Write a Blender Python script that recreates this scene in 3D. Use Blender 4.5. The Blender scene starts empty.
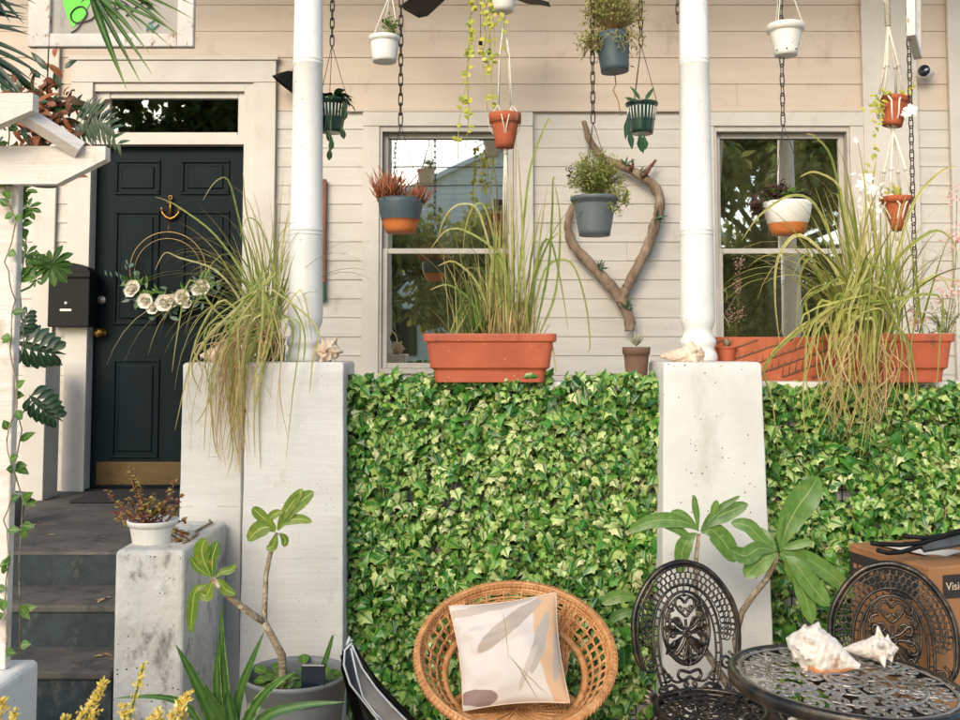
import bpy, math, random
from math import sin, cos, pi, radians, sqrt, atan2
from mathutils import Vector as V, Matrix, Euler
random.seed(7)
R = random.Random(11)
def U(a, b): return R.uniform(a, b)
scene = bpy.context.scene
col = scene.collection
# ------------------------------------------------------------------ camera model
F = 1000.0; PITCH = radians(3.5); CY = 284.0; EYE = V((0, 0, 1.6))
def P(px, py, D):
    """point of the place seen at photo pixel (px,py), D metres in front of the camera"""
    u = (px-480)/F; v = (CY-py)/F
    dy = cos(PITCH)-v*sin(PITCH); dz = sin(PITCH)+v*cos(PITCH)
    k = D/dy
    return V((u*k, D, 1.6+dz*k))
def X(px, D, py=345): return P(px, py, D).x
def Z(py, D): return P(480, py, D).z
# ------------------------------------------------------------------ tagging
WL = {}
def tag(o, label=None, cat=None, group=None, kind=None):
    if label: o['label'] = label
    if cat: o['category'] = cat
    if group: o['group'] = group
    if kind: o['kind'] = kind
    return o
def thing(name, label, cat, loc=(0, 0, 0), group=None, rz=0):
    o = bpy.data.objects.new(name, None); col.objects.link(o)
    o.location = loc; o.rotation_euler = (0, 0, rz); o.empty_display_size = .05
    WL[o.name] = V(loc)
    return tag(o, label, cat, group)
# ------------------------------------------------------------------ mesh builder
class MB:
    def __init__(s): s.v = []; s.f = []; s.uv = []; s.sm = []
    def face(s, idx, uv=None, smooth=False):
        s.f.append(tuple(idx)); s.uv.append(uv or [(0, 0)]*len(idx)); s.sm.append(smooth)
    def poly(s, pts, uv=None, smooth=False):
        n = len(s.v); s.v += [V(p) for p in pts]; s.face(range(n, n+len(pts)), uv, smooth)
    def box(s, a, b, m=None):
        x0, y0, z0 = a; x1, y1, z1 = b
        n = len(s.v)
        q = [V(c) for c in ((x0,y0,z0),(x1,y0,z0),(x1,y1,z0),(x0,y1,z0),(x0,y0,z1),(x1,y0,z1),(x1,y1,z1),(x0,y1,z1))]
        if m is not None: q = [m @ c for c in q]
        s.v += q
        for f in ((0,3,2,1),(4,5,6,7),(0,1,5,4),(1,2,6,5),(2,3,7,6),(3,0,4,7)): s.face([n+i for i in f])
    def bbox(s, a, b, r=.01, m=None, seg=2):
        """box with rounded edges (bevelled in the builder): superposed chamfer rings"""
        x0, y0, z0 = a; x1, y1, z1 = b
        prof = [(r*(1-sin(t*pi/2/seg)), z0+r*(1-cos(t*pi/2/seg))) for t in range(seg+1)]
        prof = [(r*(1-cos(pi/2-t*pi/2/seg) if False else 1-sin(t*pi/2/seg)), z0+r*(1-cos(t*pi/2/seg))) for t in range(seg+1)]
        top = [(i, z0+z1-z) for i, z in reversed(prof)]
        rings = prof+top
        n0 = len(s.v); k = 4*(seg+1)
        for ins, z in rings:
            for ci, (cx, cy, a0) in enumerate(((x1-r, y1-r, 0), (x0+r, y1-r, pi/2), (x0+r, y0+r, pi), (x1-r, y0+r, 1.5*pi))):
                for t in range(seg+1):
                    an = a0+t*pi/2/seg; rr = r-ins
                    c = V((cx+rr*cos(an), cy+rr*sin(an), z)); s.v.append(m @ c if m is not None else c)
        for i in range(len(rings)-1):
            for j in range(k):
                s.face((n0+i*k+j, n0+i*k+(j+1)%k, n0+(i+1)*k+(j+1)%k, n0+(i+1)*k+j), smooth=False)
        s.face([n0+j for j in reversed(range(k))]); s.face([n0+(len(rings)-1)*k+j for j in range(k)])
    def lathe(s, c, prof, n=28, sx=1, sy=1, m=None, capb=True, capt=False, smooth=True, wob=0):
        c = V(c); n0 = len(s.v)
        for r, z in prof:
            for j in range(n):
                a = 2*pi*j/n; w = 1+wob*(sin(3*a+z*40)+sin(5*a+1))*.5
                p = V((r*sx*w*cos(a), r*sy*w*sin(a), z))
                if m is not None: p = m @ p
                s.v.append(c+p)
        for i in range(len(prof)-1):
            for j in range(n):
                j2 = (j+1) % n
                s.face((n0+i*n+j, n0+i*n+j2, n0+(i+1)*n+j2, n0+(i+1)*n+j),
                       [(j/n, i/len(prof)), ((j+1)/n, i/len(prof)), ((j+1)/n, (i+1)/len(prof)), (j/n, (i+1)/len(prof))], smooth)
        if capb: s.face([n0+j for j in reversed(range(n))])
        if capt: s.face([n0+(len(prof)-1)*n+j for j in range(n)])
    def tube(s, path, r, n=7, closed=False, caps=True, flat=1.0, nrm=None, smooth=True):
        path = [V(p) for p in path]; L = len(path)
        if L < 2: return
        rr = r if hasattr(r, '__len__') else [r]*L
        n0 = len(s.v)
        T = []
        for i in range(L):
            a = path[(i-1) % L] if (closed or i > 0) else path[i]
            b = path[(i+1) % L] if (closed or i < L-1) else path[i]
            d = b-a; T.append(d.normalized() if d.length > 1e-9 else V((0, 0, 1)))
        if nrm is not None: N = V(nrm)
        else:
            N = V((0, 0, 1)) if abs(T[0].z) < .9 else V((1, 0, 0))
        for i in range(L):
            t = T[i]; N = (N-t*N.dot(t))
            N = N.normalized() if N.length > 1e-6 else t.orthogonal().normalized()
            B = t.cross(N)
            for j in range(n):
                a = 2*pi*j/n
                s.v.append(path[i]+(N*cos(a)*flat+B*sin(a))*rr[i])
            if nrm is not None: N = V(nrm)
        for i in range(L if closed else L-1):
            i2 = (i+1) % L
            for j in range(n):
                j2 = (j+1) % n
                s.face((n0+i*n+j, n0+i*n+j2, n0+i2*n+j2, n0+i2*n+j), [(j/n, i/L), ((j+1)/n, i/L), ((j+1)/n, (i+1)/L), (j/n, (i+1)/L)], smooth)
        if caps and not closed:
            s.face([n0+j for j in reversed(range(n))]); s.face([n0+(L-1)*n+j for j in range(n)])
    def ribbon(s, pts, nrms, ws, fold=.25):
        """leaf strip: three verts per row (edge, rib, edge)"""
        n0 = len(s.v); L = len(pts)
        for i in range(L):
            t = (pts[min(i+1, L-1)]-pts[max(i-1, 0)]); t = t.normalized() if t.length > 1e-9 else V((0, 0, 1))
            N = nrms[i]; B = t.cross(N); B = B.normalized() if B.length > 1e-6 else t.orthogonal()
            w = ws[i]
            s.v += [pts[i]-B*w+N*w*fold, pts[i], pts[i]+B*w+N*w*fold]
        for i in range(L-1):
            a = n0+3*i; v0 = i/(L-1); v1 = (i+1)/(L-1)
            s.face((a, a+1, a+4, a+3), [(0, v0), (.5, v0), (.5, v1), (0, v1)], True)
            s.face((a+1, a+2, a+5, a+4), [(.5, v0), (1, v0), (1, v1), (.5, v1)], True)
    def leaf(s, base, d, nrm, L, W, droop=.3, segs=5, prof='ovate', fold=.2, wave=0):
        d = V(d).normalized(); nrm = V(nrm); nrm = (nrm-d*nrm.dot(d))
        nrm = nrm.normalized() if nrm.length > 1e-6 else d.orthogonal().normalized()
        pts = []; ns = []; ws = []
        p = V(base); axis = d.cross(nrm)
        for i in range(segs+1):
            t = i/segs
            pts.append(p.copy()); ns.append(nrm.copy())
            if prof == 'ovate': w = sin(pi*min(1, t**.75))*1.0 if t < 1 else 0.02
            elif prof == 'obov': w = (sin(pi*t**1.5*.93)**.9+.06*(1-t)) if t < .999 else 0.12
            elif prof == 'lance': w = sin(pi*t**.6)**.8 if t < 1 else .02
            elif prof == 'round': w = sqrt(max(0, 1-(2*t-1)**2))+.02
            else: w = (1-t)**.6*.9+.06 if t > .08 else .6
            ws.append(max(.02, w)*W/2*(1+wave*sin(t*14)))
            rot = Matrix.Rotation(-droop/segs, 3, axis)
            d = rot @ d; nrm = rot @ nrm
            p = p+d*(L/segs)
        # rotation sign: bend away from the normal
        s.ribbon(pts, ns, ws, fold)
    def blade(s, base, d, L, W, grav=1.0, segs=9, twist=0, taper=.75, fold=.15, jit=0):
        """grass blade whose direction sinks under gravity"""
        d = V(d).normalized(); p = V(base); pts = []; ns = []; ws = []
        side = d.cross(V((0, 0, 1)))
        side = side.normalized() if side.length > .05 else V((U(-1, 1), U(-1, 1), 0)).normalized()
        for i in range(segs+1):
            t = i/segs
            pts.append(p.copy())
            n = side.cross(d).normalized()
            if twist: n = Matrix.Rotation(twist*t, 3, d) @ n
            ns.append(n)
            ws.append(W/2*max(.06, min(1, .55+t*3)*(1-t**2.2*.97) if taper else 1))
            g = grav*(L/segs)*(0.35+t*1.6)
            d = (d+V((U(-jit, jit), U(-jit, jit), -g))).normalized()
            p = p+d*(L/segs)
        s.ribbon(pts, ns, ws, fold)
        return pts[-1]
    def fan(s, c, n, up, outline, size, cup=.15):
        """lobed leaf: outline [(x,y)] around the base point, y along 'up'"""
        n = V(n).normalized(); up = V(up); up = (up-n*up.dot(n)).normalized(); sd = up.cross(n)
        n0 = len(s.v); ctr = V(c)+up*size*.35+n*size*cup*.4
        s.v.append(ctr)
        for (x, y) in outline:
            rr = (x*x+(y-.35)**2)
            s.v.append(V(c)+sd*x*size+up*y*size-n*rr*size*cup)
        k = len(outline)
        for j in range(k):
            a, b = outline[j], outline[(j+1) % k]
            s.face((n0, n0+1+j, n0+1+(j+1) % k), [(.5, .35), (a[0]+.5, a[1]*.5+.1), (b[0]+.5, b[1]*.5+.1)], False)
    def ring(s, c, R1, r, nx=(1, 0, 0), ny=(0, 0, 1), seg=20, n=6, R2=None, flat=1.0):
        c = V(c); nx = V(nx); ny = V(ny); R2 = R2 or R1
        s.tube([c+nx*R1*cos(2*pi*i/seg)+ny*R2*sin(2*pi*i/seg) for i in range(seg)], r, n, closed=True, flat=flat, nrm=nx.cross(ny))
    def grid(s, fn, nu, nv, closeu=False, smooth=True):
        n0 = len(s.v)
        for j in range(nv+1):
            for i in range(nu+(0 if closeu else 1)): s.v.append(V(fn(i/nu, j/nv)))
        w = nu if closeu else nu+1
        for j in range(nv):
            for i in range(nu):
                i2 = (i+1) % nu if closeu else i+1
                s.face((n0+j*w+i, n0+j*w+i2, n0+(j+1)*w+i2, n0+(j+1)*w+i),
                       [(i/nu, j/nv), ((i+1)/nu, j/nv), ((i+1)/nu, (j+1)/nv), (i/nu, (j+1)/nv)], smooth)
    def build(s, name, mat, parent=None, local=False):
        me = bpy.data.meshes.new(name)
        me.from_pydata([tuple(v) for v in s.v], [], s.f)
        uvl = me.uv_layers.new(name='UVMap')
        flat = [c for f in s.uv for uv in f for c in uv]
        uvl.data.foreach_set('uv', flat)
        me.polygons.foreach_set('use_smooth', s.sm)
        mats = mat if isinstance(mat, (list, tuple)) else [mat]
        for m in mats: me.materials.append(m)
        me.validate(); me.update()
        o = bpy.data.objects.new(name, me); col.objects.link(o)
        if parent is not None:
            o.parent = parent
            if not local and parent.name in WL:
                o.location = -WL[parent.name]
        return o
def copy_tree(o, parent=None):
    c = o.copy(); col.objects.link(c)
    if parent is not None: c.parent = parent
    for ch in list(o.children): copy_tree(ch, c)
    return c
# ------------------------------------------------------------------ materials
def srgb(r, g, b):
    f = lambda c: (c/255)/12.92 if c/255 <= .04045 else ((c/255+.055)/1.055)**2.4
    return (f(r), f(g), f(b), 1)
def sc(c, k): return (c[0]*k, c[1]*k, c[2]*k, 1)
def nt(name):
    m = bpy.data.materials.new(name); m.use_nodes = True; t = m.node_tree
    for n in list(t.nodes): t.nodes.remove(n)
    out = t.nodes.new('ShaderNodeOutputMaterial')
    return m, t, out
def N(t, kind, **kw):
    n = t.nodes.new(kind)
    for k, v in kw.items():
        if k.startswith('i_'): n.inputs[k[2:].replace('_', ' ')].default_value = v
        else: setattr(n, k, v)
    return n
def ramp(t, stops):
    r = t.nodes.new('ShaderNodeValToRGB'); e = r.color_ramp.elements
    while len(e) > 1: e.remove(e[-1])
    e[0].position, e[0].color = stops[0]
    for p, c in stops[1:]:
        x = e.new(p); x.color = c
    return r
def pm(name, c1, c2=None, scale=6, rough=.6, bump=.1, bscale=60, metal=0, spec=.5, stretch=(1, 1, 1), lo=.35, hi=.65, pits=None, stain=None, coat=0, bdist=.004, detail=6):
    """procedural painted / mineral / plastic surface: two tones in noise, fine bump, optional pits and stains"""
    m, t, out = nt(name)
    b = N(t, 'ShaderNodeBsdfPrincipled'); t.links.new(b.outputs[0], out.inputs[0])
    b.inputs['Roughness'].default_value = rough; b.inputs['Metallic'].default_value = metal
    b.inputs['Specular IOR Level'].default_value = spec; b.inputs['Coat Weight'].default_value = coat
    tc = N(t, 'ShaderNodeTexCoord'); mp = N(t, 'ShaderNodeMapping'); mp.inputs['Scale'].default_value = stretch
    t.links.new(tc.outputs['Object'], mp.inputs[0])
    no = N(t, 'ShaderNodeTexNoise'); no.inputs['Scale'].default_value = scale; no.inputs['Detail'].default_value = detail
    no.inputs['Roughness'].default_value = .65
    t.links.new(mp.outputs[0], no.inputs[0])
    c2 = c2 or sc(c1, .82)
    rp = ramp(t, [(lo, c1), (hi, c2)]); t.links.new(no.outputs[0], rp.inputs[0])
    cur = rp.outputs[0]
    if stain:
        scol, sscale, s0, s1 = stain
        n2 = N(t, 'ShaderNodeTexNoise'); n2.inputs['Scale'].default_value = sscale; n2.inputs['Detail'].default_value = 8; n2.inputs['Roughness'].default_value = .7
        mp2 = N(t, 'ShaderNodeMapping'); mp2.inputs['Location'].default_value = (5, 3, 8); mp2.inputs['Scale'].default_value = (1, 1, .6)
        t.links.new(tc.outputs['Object'], mp2.inputs[0]); t.links.new(mp2.outputs[0], n2.inputs[0])
        r2 = ramp(t, [(s0, (0, 0, 0, 1)), (s1, (1, 1, 1, 1))]); t.links.new(n2.outputs[0], r2.inputs[0])
        mx = N(t, 'ShaderNodeMix', data_type='RGBA'); t.links.new(r2.outputs[0], mx.inputs[0]); t.links.new(cur, mx.inputs[6]); mx.inputs[7].default_value = scol
        cur = mx.outputs[2]
    hgt = None
    n3 = N(t, 'ShaderNodeTexNoise'); n3.inputs['Scale'].default_value = bscale; n3.inputs['Detail'].default_value = 5
    t.links.new(mp.outputs[0], n3.inputs[0]); hgt = n3.outputs[0]
    if pits:
        pcol, pscale, pth = pits
        vo = N(t, 'ShaderNodeTexVoronoi'); vo.inputs['Scale'].default_value = pscale
        t.links.new(tc.outputs['Object'], vo.inputs[0])
        n5 = N(t, 'ShaderNodeTexNoise'); n5.inputs['Scale'].default_value = 4
        t.links.new(tc.outputs['Object'], n5.inputs[0])
        ml = N(t, 'ShaderNodeMath', operation='MULTIPLY'); t.links.new(n5.outputs[0], ml.inputs[0]); ml.inputs[1].default_value = pth*2
        lt = N(t, 'ShaderNodeMath', operation='LESS_THAN'); t.links.new(vo.outputs['Distance'], lt.inputs[0]); t.links.new(ml.outputs[0], lt.inputs[1])
        # only some cells carry a pit
        sep = N(t, 'ShaderNodeSeparateColor'); t.links.new(vo.outputs['Color'], sep.inputs[0])
        gt = N(t, 'ShaderNodeMath', operation='GREATER_THAN'); t.links.new(sep.outputs[0], gt.inputs[0]); gt.inputs[1].default_value = .72
        m2 = N(t, 'ShaderNodeMath', operation='MULTIPLY'); t.links.new(lt.outputs[0], m2.inputs[0]); t.links.new(gt.outputs[0], m2.inputs[1])
        mx = N(t, 'ShaderNodeMix', data_type='RGBA'); t.links.new(m2.outputs[0], mx.inputs[0]); t.links.new(cur, mx.inputs[6]); mx.inputs[7].default_value = pcol
        cur = mx.outputs[2]
        sb = N(t, 'ShaderNodeMath', operation='SUBTRACT'); t.links.new(hgt, sb.inputs[0]); t.links.new(m2.outputs[0], sb.inputs[1]); hgt = sb.outputs[0]
    t.links.new(cur, b.inputs['Base Color'])
    if bump:
        bp = N(t, 'ShaderNodeBump'); bp.inputs['Strength'].default_value = bump; bp.inputs['Distance'].default_value = bdist
        t.links.new(hgt, bp.inputs['Height']); t.links.new(bp.outputs[0], b.inputs['Normal'])
    return m
def leafmat(name, cols, rib=None, ribw=.06, edge=None, edgew=.3, rough=.45, trans=.3, tip=None, spec=.4, blot=None):
    """leaf: colour differs from leaf to leaf; paler midrib, optional pale margin and dry tip; lets light through"""
    m, t, out = nt(name)
    b = N(t, 'ShaderNodeBsdfPrincipled'); b.inputs['Roughness'].default_value = rough; b.inputs['Specular IOR Level'].default_value = spec
    g = N(t, 'ShaderNodeNewGeometry')
    k = len(cols)
    rp = ramp(t, [(i/max(1, k-1), c) for i, c in enumerate(cols)]); t.links.new(g.outputs['Random Per Island'], rp.inputs[0])
    cur = rp.outputs[0]
    tc = N(t, 'ShaderNodeTexCoord')
    no = N(t, 'ShaderNodeTexNoise'); no.inputs['Scale'].default_value = 45; no.inputs['Detail'].default_value = 4; t.links.new(tc.outputs['Object'], no.inputs[0])
    hv = N(t, 'ShaderNodeMapRange'); hv.inputs[1].default_value = .3; hv.inputs[2].default_value = .7; hv.inputs[3].default_value = .78; hv.inputs[4].default_value = 1.22
    t.links.new(no.outputs[0], hv.inputs[0])
    vm = N(t, 'ShaderNodeVectorMath', operation='SCALE'); t.links.new(cur, vm.inputs[0]); t.links.new(hv.outputs[0], vm.inputs['Scale']); cur = vm.outputs[0]
    sep = N(t, 'ShaderNodeSeparateXYZ'); t.links.new(tc.outputs['UV'], sep.inputs[0])
    su = N(t, 'ShaderNodeMath', operation='SUBTRACT'); su.inputs[1].default_value = .5; t.links.new(sep.outputs[0], su.inputs[0])
    ab = N(t, 'ShaderNodeMath', operation='ABSOLUTE'); t.links.new(su.outputs[0], ab.inputs[0])
    def mixin(cur, fac, c):
        mx = N(t, 'ShaderNodeMix', data_type='RGBA'); t.links.new(fac, mx.inputs[0]); t.links.new(cur, mx.inputs[6]); mx.inputs[7].default_value = c
        return mx.outputs[2]
    if edge:
        # noisy distance from the rib -> pale margin
        ad = N(t, 'ShaderNodeMath', operation='MULTIPLY_ADD'); ad.inputs[1].default_value = .5; t.links.new(no.outputs[0], ad.inputs[0]); t.links.new(ab.outputs[0], ad.inputs[2])
        rr = N(t, 'ShaderNodeMapRange'); rr.inputs[1].default_value = edgew+.2; rr.inputs[2].default_value = edgew+.33; t.links.new(ad.outputs[0], rr.inputs[0])
        # only on a share of the leaves
        sh = N(t, 'ShaderNodeMath', operation='MULTIPLY'); sh.inputs[1].default_value = 7.31; t.links.new(g.outputs['Random Per Island'], sh.inputs[0])
        fr = N(t, 'ShaderNodeMath', operation='FRACT'); t.links.new(sh.outputs[0], fr.inputs[0])
        mu = N(t, 'ShaderNodeMath', operation='MULTIPLY'); t.links.new(fr.outputs[0], mu.inputs[0]); t.links.new(rr.outputs[0], mu.inputs[1])
        cur = mixin(cur, mu.outputs[0], edge)
    if tip:
        rr = N(t, 'ShaderNodeMapRange'); rr.inputs[1].default_value = .55; rr.inputs[2].default_value = 1.0; t.links.new(sep.outputs[1], rr.inputs[0])
        cur = mixin(cur, rr.outputs[0], tip)
    if blot:
        r3 = N(t, 'ShaderNodeMapRange'); r3.inputs[1].default_value = .6; r3.inputs[2].default_value = .66; t.links.new(no.outputs[0], r3.inputs[0])
        cur = mixin(cur, r3.outputs[0], blot)
    if rib:
        rr = N(t, 'ShaderNodeMapRange'); rr.inputs[1].default_value = ribw; rr.inputs[2].default_value = ribw*.4; t.links.new(ab.outputs[0], rr.inputs[0])
        cur = mixin(cur, rr.outputs[0], rib)
    t.links.new(cur, b.inputs['Base Color'])
    bp = N(t, 'ShaderNodeBump'); bp.inputs['Strength'].default_value = .25; bp.inputs['Distance'].default_value = .003
    t.links.new(no.outputs[0], bp.inputs['Height']); t.links.new(bp.outputs[0], b.inputs['Normal'])
    tr = N(t, 'ShaderNodeBsdfTranslucent'); t.links.new(cur, tr.inputs[0])
    ms = N(t, 'ShaderNodeMixShader'); ms.inputs[0].default_value = trans
    t.links.new(b.outputs[0], ms.inputs[1]); t.links.new(tr.outputs[0], ms.inputs[2]); t.links.new(ms.outputs[0], out.inputs[0])
    return m
M = {}
M['siding'] = pm('siding_paint', srgb(206, 200, 192), srgb(196, 189, 180), 3, .55, .25, 30, stretch=(.6, 1, 6), stain=(srgb(158, 149, 138), 5, .58, .82))
M['upper'] = pm('upper_board_warm_bounce', srgb(210, 193, 177), srgb(202, 184, 167), 2.2, .55, .2, 30, stretch=(.5, 1, 6), stain=(srgb(170, 146, 128), 4, .58, .8))  # warm bounce light put into the colour of the upper boards
M['trim'] = pm('trim_paint', srgb(209, 202, 193), srgb(198, 190, 180), 4, .5, .2, 40, stain=(srgb(175, 165, 152), 7, .6, .85))
M['sash'] = pm('sash_paint', srgb(196, 189, 180), srgb(180, 172, 162), 6, .5, .15, 60)
M['column'] = pm('column_paint', srgb(232, 230, 226), srgb(223, 220, 215), 5, .45, .25, 40, stain=(srgb(180, 172, 160), 9, .6, .8), pits=(srgb(150, 140, 126), 30, .09))
M['door'] = pm('door_paint', srgb(6, 26, 31), srgb(4, 17, 21), 3, .55, .25, 25, stretch=(1, 1, .25), spec=.14)
M['pillar'] = pm('board_formed_concrete', srgb(215, 212, 206), srgb(206, 202, 196), 4, .85, .6, 16, stretch=(.4, 1, 3.4), stain=(srgb(188, 181, 171), 7, .56, .74), pits=(srgb(160, 152, 140), 75, .13), bdist=.004)
M['pitted'] = pm('pitted_concrete', srgb(214, 211, 206), srgb(202, 199, 193), 5, .85, .35, 30, stain=(srgb(182, 175, 165), 4, .58, .8), pits=(srgb(96, 78, 62), 46, .12), bdist=.006)
M['pier'] = pm('weathered_concrete', srgb(216, 211, 203), srgb(192, 186, 176), 6, .9, .8, 28, stain=(srgb(112, 105, 96), 11, .53, .7), pits=(srgb(80, 72, 62), 55, .16), bdist=.01)
M['riser'] = pm('blue_grey_step_paint', srgb(50, 62, 65), srgb(34, 43, 46), 9, .75, .6, 40, stain=(srgb(104, 104, 98), 11, .55, .8), bdist=.006)
M['tread'] = pm('worn_tread', srgb(104, 96, 88), srgb(78, 74, 70), 6, .85, .5, 50, stain=(srgb(58, 60, 60), 9, .5, .66), pits=(srgb(150, 140, 126), 40, .09))
M['ground'] = pm('ground_paving', srgb(168, 158, 144), srgb(138, 129, 116), 3, .9, .6, 30, stain=(srgb(70, 68, 55), 2, .5, .7))
M['grasslawn'] = pm('lawn', srgb(82, 100, 52), srgb(60, 78, 38), 5, .9, .8, 60)
M['asphalt'] = pm('asphalt', srgb(74, 74, 74), srgb(60, 60, 61), 5, .9, .5, 90)
M['black'] = pm('black_metal', srgb(12, 14, 15), srgb(20, 20, 20), 12, .55, .1, 80, metal=.1, spec=.25)
M['iron'] = pm('cast_iron_enamel', srgb(52, 50, 49), srgb(112, 94, 78), 16, .36, .4, 70, metal=.8, lo=.42, hi=.8, coat=.15)
M['irontop'] = pm('sky_sheen_iron', srgb(178, 170, 162), srgb(120, 108, 96), 9, .36, .3, 70, metal=.75, lo=.4, hi=.75)  # pale copy of the iron: reflected sky put into the top's colour
M['chain'] = pm('dark_chain', srgb(58, 56, 54), srgb(80, 68, 58), 40, .5, .1, 90, metal=.6)
M['bronze'] = pm('dull_bronze', srgb(158, 132, 94), srgb(130, 106, 74), 10, .4, .1, 50, metal=.8)
M['brass'] = pm('brass', srgb(176, 132, 70), srgb(150, 106, 52), 10, .3, .1, 50, metal=.9)
M['kick'] = pm('tarnished_brass_plate', srgb(104, 88, 64), srgb(74, 60, 44), 5, .38, .1, 30, metal=.85)
M['chrome'] = pm('pale_metal', srgb(205, 200, 190), None, 10, .3, .05, 50, metal=.7)
M['terra'] = pm('terracotta_plastic', srgb(182, 92, 60), srgb(164, 78, 50), 4, .55, .2, 60, stain=(srgb(120, 74, 52), 14, .6, .72), pits=(srgb(206, 168, 140), 55, .12))
M['clay'] = pm('terracotta_clay', srgb(188, 98, 62), srgb(158, 78, 48), 9, .8, .3, 70, stain=(srgb(205, 150, 120), 14, .58, .75))
M['weave'] = pm('clay_relief', srgb(196, 110, 76), srgb(168, 88, 58), 10, .8, .4, 60, stain=(srgb(212, 158, 128), 12, .58, .75))
M['greypot'] = pm('grey_plastic', srgb(122, 124, 124), srgb(108, 111, 112), 4, .5, .1, 60)
M['greypot_pale'] = pm('pale_grey_plastic', srgb(98, 106, 108), srgb(86, 94, 96), 4, .5, .1, 60, stain=(srgb(150, 152, 150), 9, .6, .8))
M['tealpot'] = pm('slate_glaze', srgb(70, 84, 88), srgb(58, 72, 78), 6, .5, .12, 60)
M['greenpot'] = pm('dark_green_glaze', srgb(24, 56, 44), srgb(18, 42, 38), 9, .3, .1, 50, coat=.3)
M['whitepot'] = pm('white_ceramic', srgb(236, 232, 224), srgb(222, 216, 206), 6, .5, .15, 50, stain=(srgb(196, 184, 166), 9, .6, .8))
M['orangebase'] = pm('orange_base', srgb(206, 118, 58), srgb(190, 102, 48), 8, .6, .1, 60)
M['brownpot'] = pm('brown_clay', srgb(122, 92, 74), srgb(104, 78, 62), 9, .8, .2, 60)
M['soil'] = pm('potting_soil', srgb(62, 48, 36), srgb(44, 34, 26), 40, .95, 1, 120, bdist=.01)
M['rope'] = pm('cotton_cord', srgb(232, 224, 208), srgb(208, 198, 180), 90, .9, .6, 220, bdist=.002)
M['wood'] = pm('driftwood', srgb(156, 132, 110), srgb(104, 84, 68), 14, .85, 1, 35, stretch=(1, 1, .35), stain=(srgb(178, 160, 138), 12, .52, .72), bdist=.01)
M['bark'] = pm('tree_bark', srgb(110, 98, 84), srgb(80, 70, 58), 10, .9, .8, 25, bdist=.02)
M['plumstem'] = pm('plumeria_bark', srgb(160, 140, 114), srgb(118, 98, 76), 26, .8, .9, 50, stretch=(.6, .6, 2.4), stain=(srgb(188, 174, 152), 40, .5, .62), bdist=.006)
M['pergola'] = pm('whitewashed_timber', srgb(230, 222, 213), srgb(214, 201, 189), 5, .6, .5, 26, stretch=(.35, 1, 6), stain=(srgb(186, 158, 138), 9, .55, .75))
M['chipped'] = pm('chipped_white_paint', srgb(214, 207, 199), srgb(198, 188, 178), 7, .6, .6, 40, stain=(srgb(140, 112, 90), 22, .57, .62), bdist=.006)
M['rattan'] = pm('rattan', srgb(206, 152, 98), srgb(168, 112, 66), 30, .5, .5, 140, stain=(srgb(222, 168, 116), 24, .5, .7), coat=.15, bdist=.002)
M['cardboard'] = pm('cardboard', srgb(164, 116, 76), srgb(148, 100, 64), 5, .85, .2, 90, stretch=(1, 1, .3))
M['print'] = pm('black_print', srgb(40, 34, 34), srgb(52, 44, 42), 12, .8, .05, 60)
M['paperwhite'] = pm('paper', srgb(220, 212, 200), None, 12, .8, .05, 60)
M['cream'] = pm('cream_print', srgb(222, 196, 170), None, 12, .8, .05, 60)
M['shell'] = pm('shell_white', srgb(226, 218, 208), srgb(212, 196, 180), 14, .4, .7, 60, stain=(srgb(176, 140, 112), 22, .55, .68), bdist=.006)
M['shellcream'] = pm('shell_cream', srgb(232, 214, 192), srgb(206, 176, 148), 22, .6, .9, 50, stain=(srgb(176, 138, 108), 24, .56, .72), bdist=.01)
M['shellpink'] = pm('shell_orange_lip', srgb(226, 160, 112), srgb(206, 130, 84), 10, .3, .1, 60, coat=.3)
M['redstone'] = pm('reddish_wood', srgb(110, 54, 38), srgb(84, 38, 28), 20, .5, .3, 60)
M['fabric'] = pm('grey_sling_fabric', srgb(134, 128, 122), srgb(110, 106, 102), 8, .9, .5, 300, bdist=.001)
M['darkfab'] = pm('dark_grey_fabric', srgb(74, 76, 80), srgb(54, 58, 62), 8, .8, .5, 300, bdist=.001)
M['piping'] = pm('silver_piping', srgb(196, 198, 200), srgb(170, 172, 176), 10, .5, .2, 100)
M['solar'] = pm('solar_cell', srgb(20, 28, 38), srgb(26, 36, 48), 30, .2, .05, 60, coat=.5)
M['woodpanel'] = pm('stained_plank', srgb(136, 82, 48), srgb(108, 62, 36), 6, .6, .4, 30, stretch=(6, 1, .4))
M['greenpaint'] = pm('green_paint', srgb(42, 88, 52), srgb(32, 68, 40), 9, .6, .2, 60)
M['mat_rubber'] = pm('door_mat', srgb(38, 38, 40), srgb(50, 48, 48), 20, .95, .8, 300)
M['lattice'] = pm('black_plastic_lattice', srgb(34, 38, 34), None, 10, .6, .05, 60)
M['parapet'] = pm('grey_white_parapet', srgb(224, 222, 226), srgb(196, 194, 200), 3, .85, .4, 30, stain=(srgb(158, 156, 162), 4, .55, .75))
M['ceiling'] = pm('ceiling_boards', srgb(240, 228, 214), srgb(230, 216, 200), 3, .6, .2, 30)
M['housewhite'] = pm('white_siding_far', srgb(246, 243, 236), srgb(238, 234, 228), 2, .7, .2, 20)
M['roofgrey'] = pm('grey_shingles', srgb(120, 118, 116), srgb(96, 94, 94), 6, .9, .6, 30)
M['plasticgreen'] = pm('sign_green_paint', srgb(96, 226, 42), srgb(70, 200, 40), 9, .5, .15, 40)
M['signblack'] = pm('sign_black_ink', srgb(46, 38, 38), None, 9, .5, .05, 40)
M['signteal'] = pm('sign_teal_ink', srgb(90, 150, 140), None, 9, .5, .05, 40)
M['cord'] = pm('hemp_cord', srgb(150, 132, 104), srgb(120, 102, 78), 60, .9, .4, 200)
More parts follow.
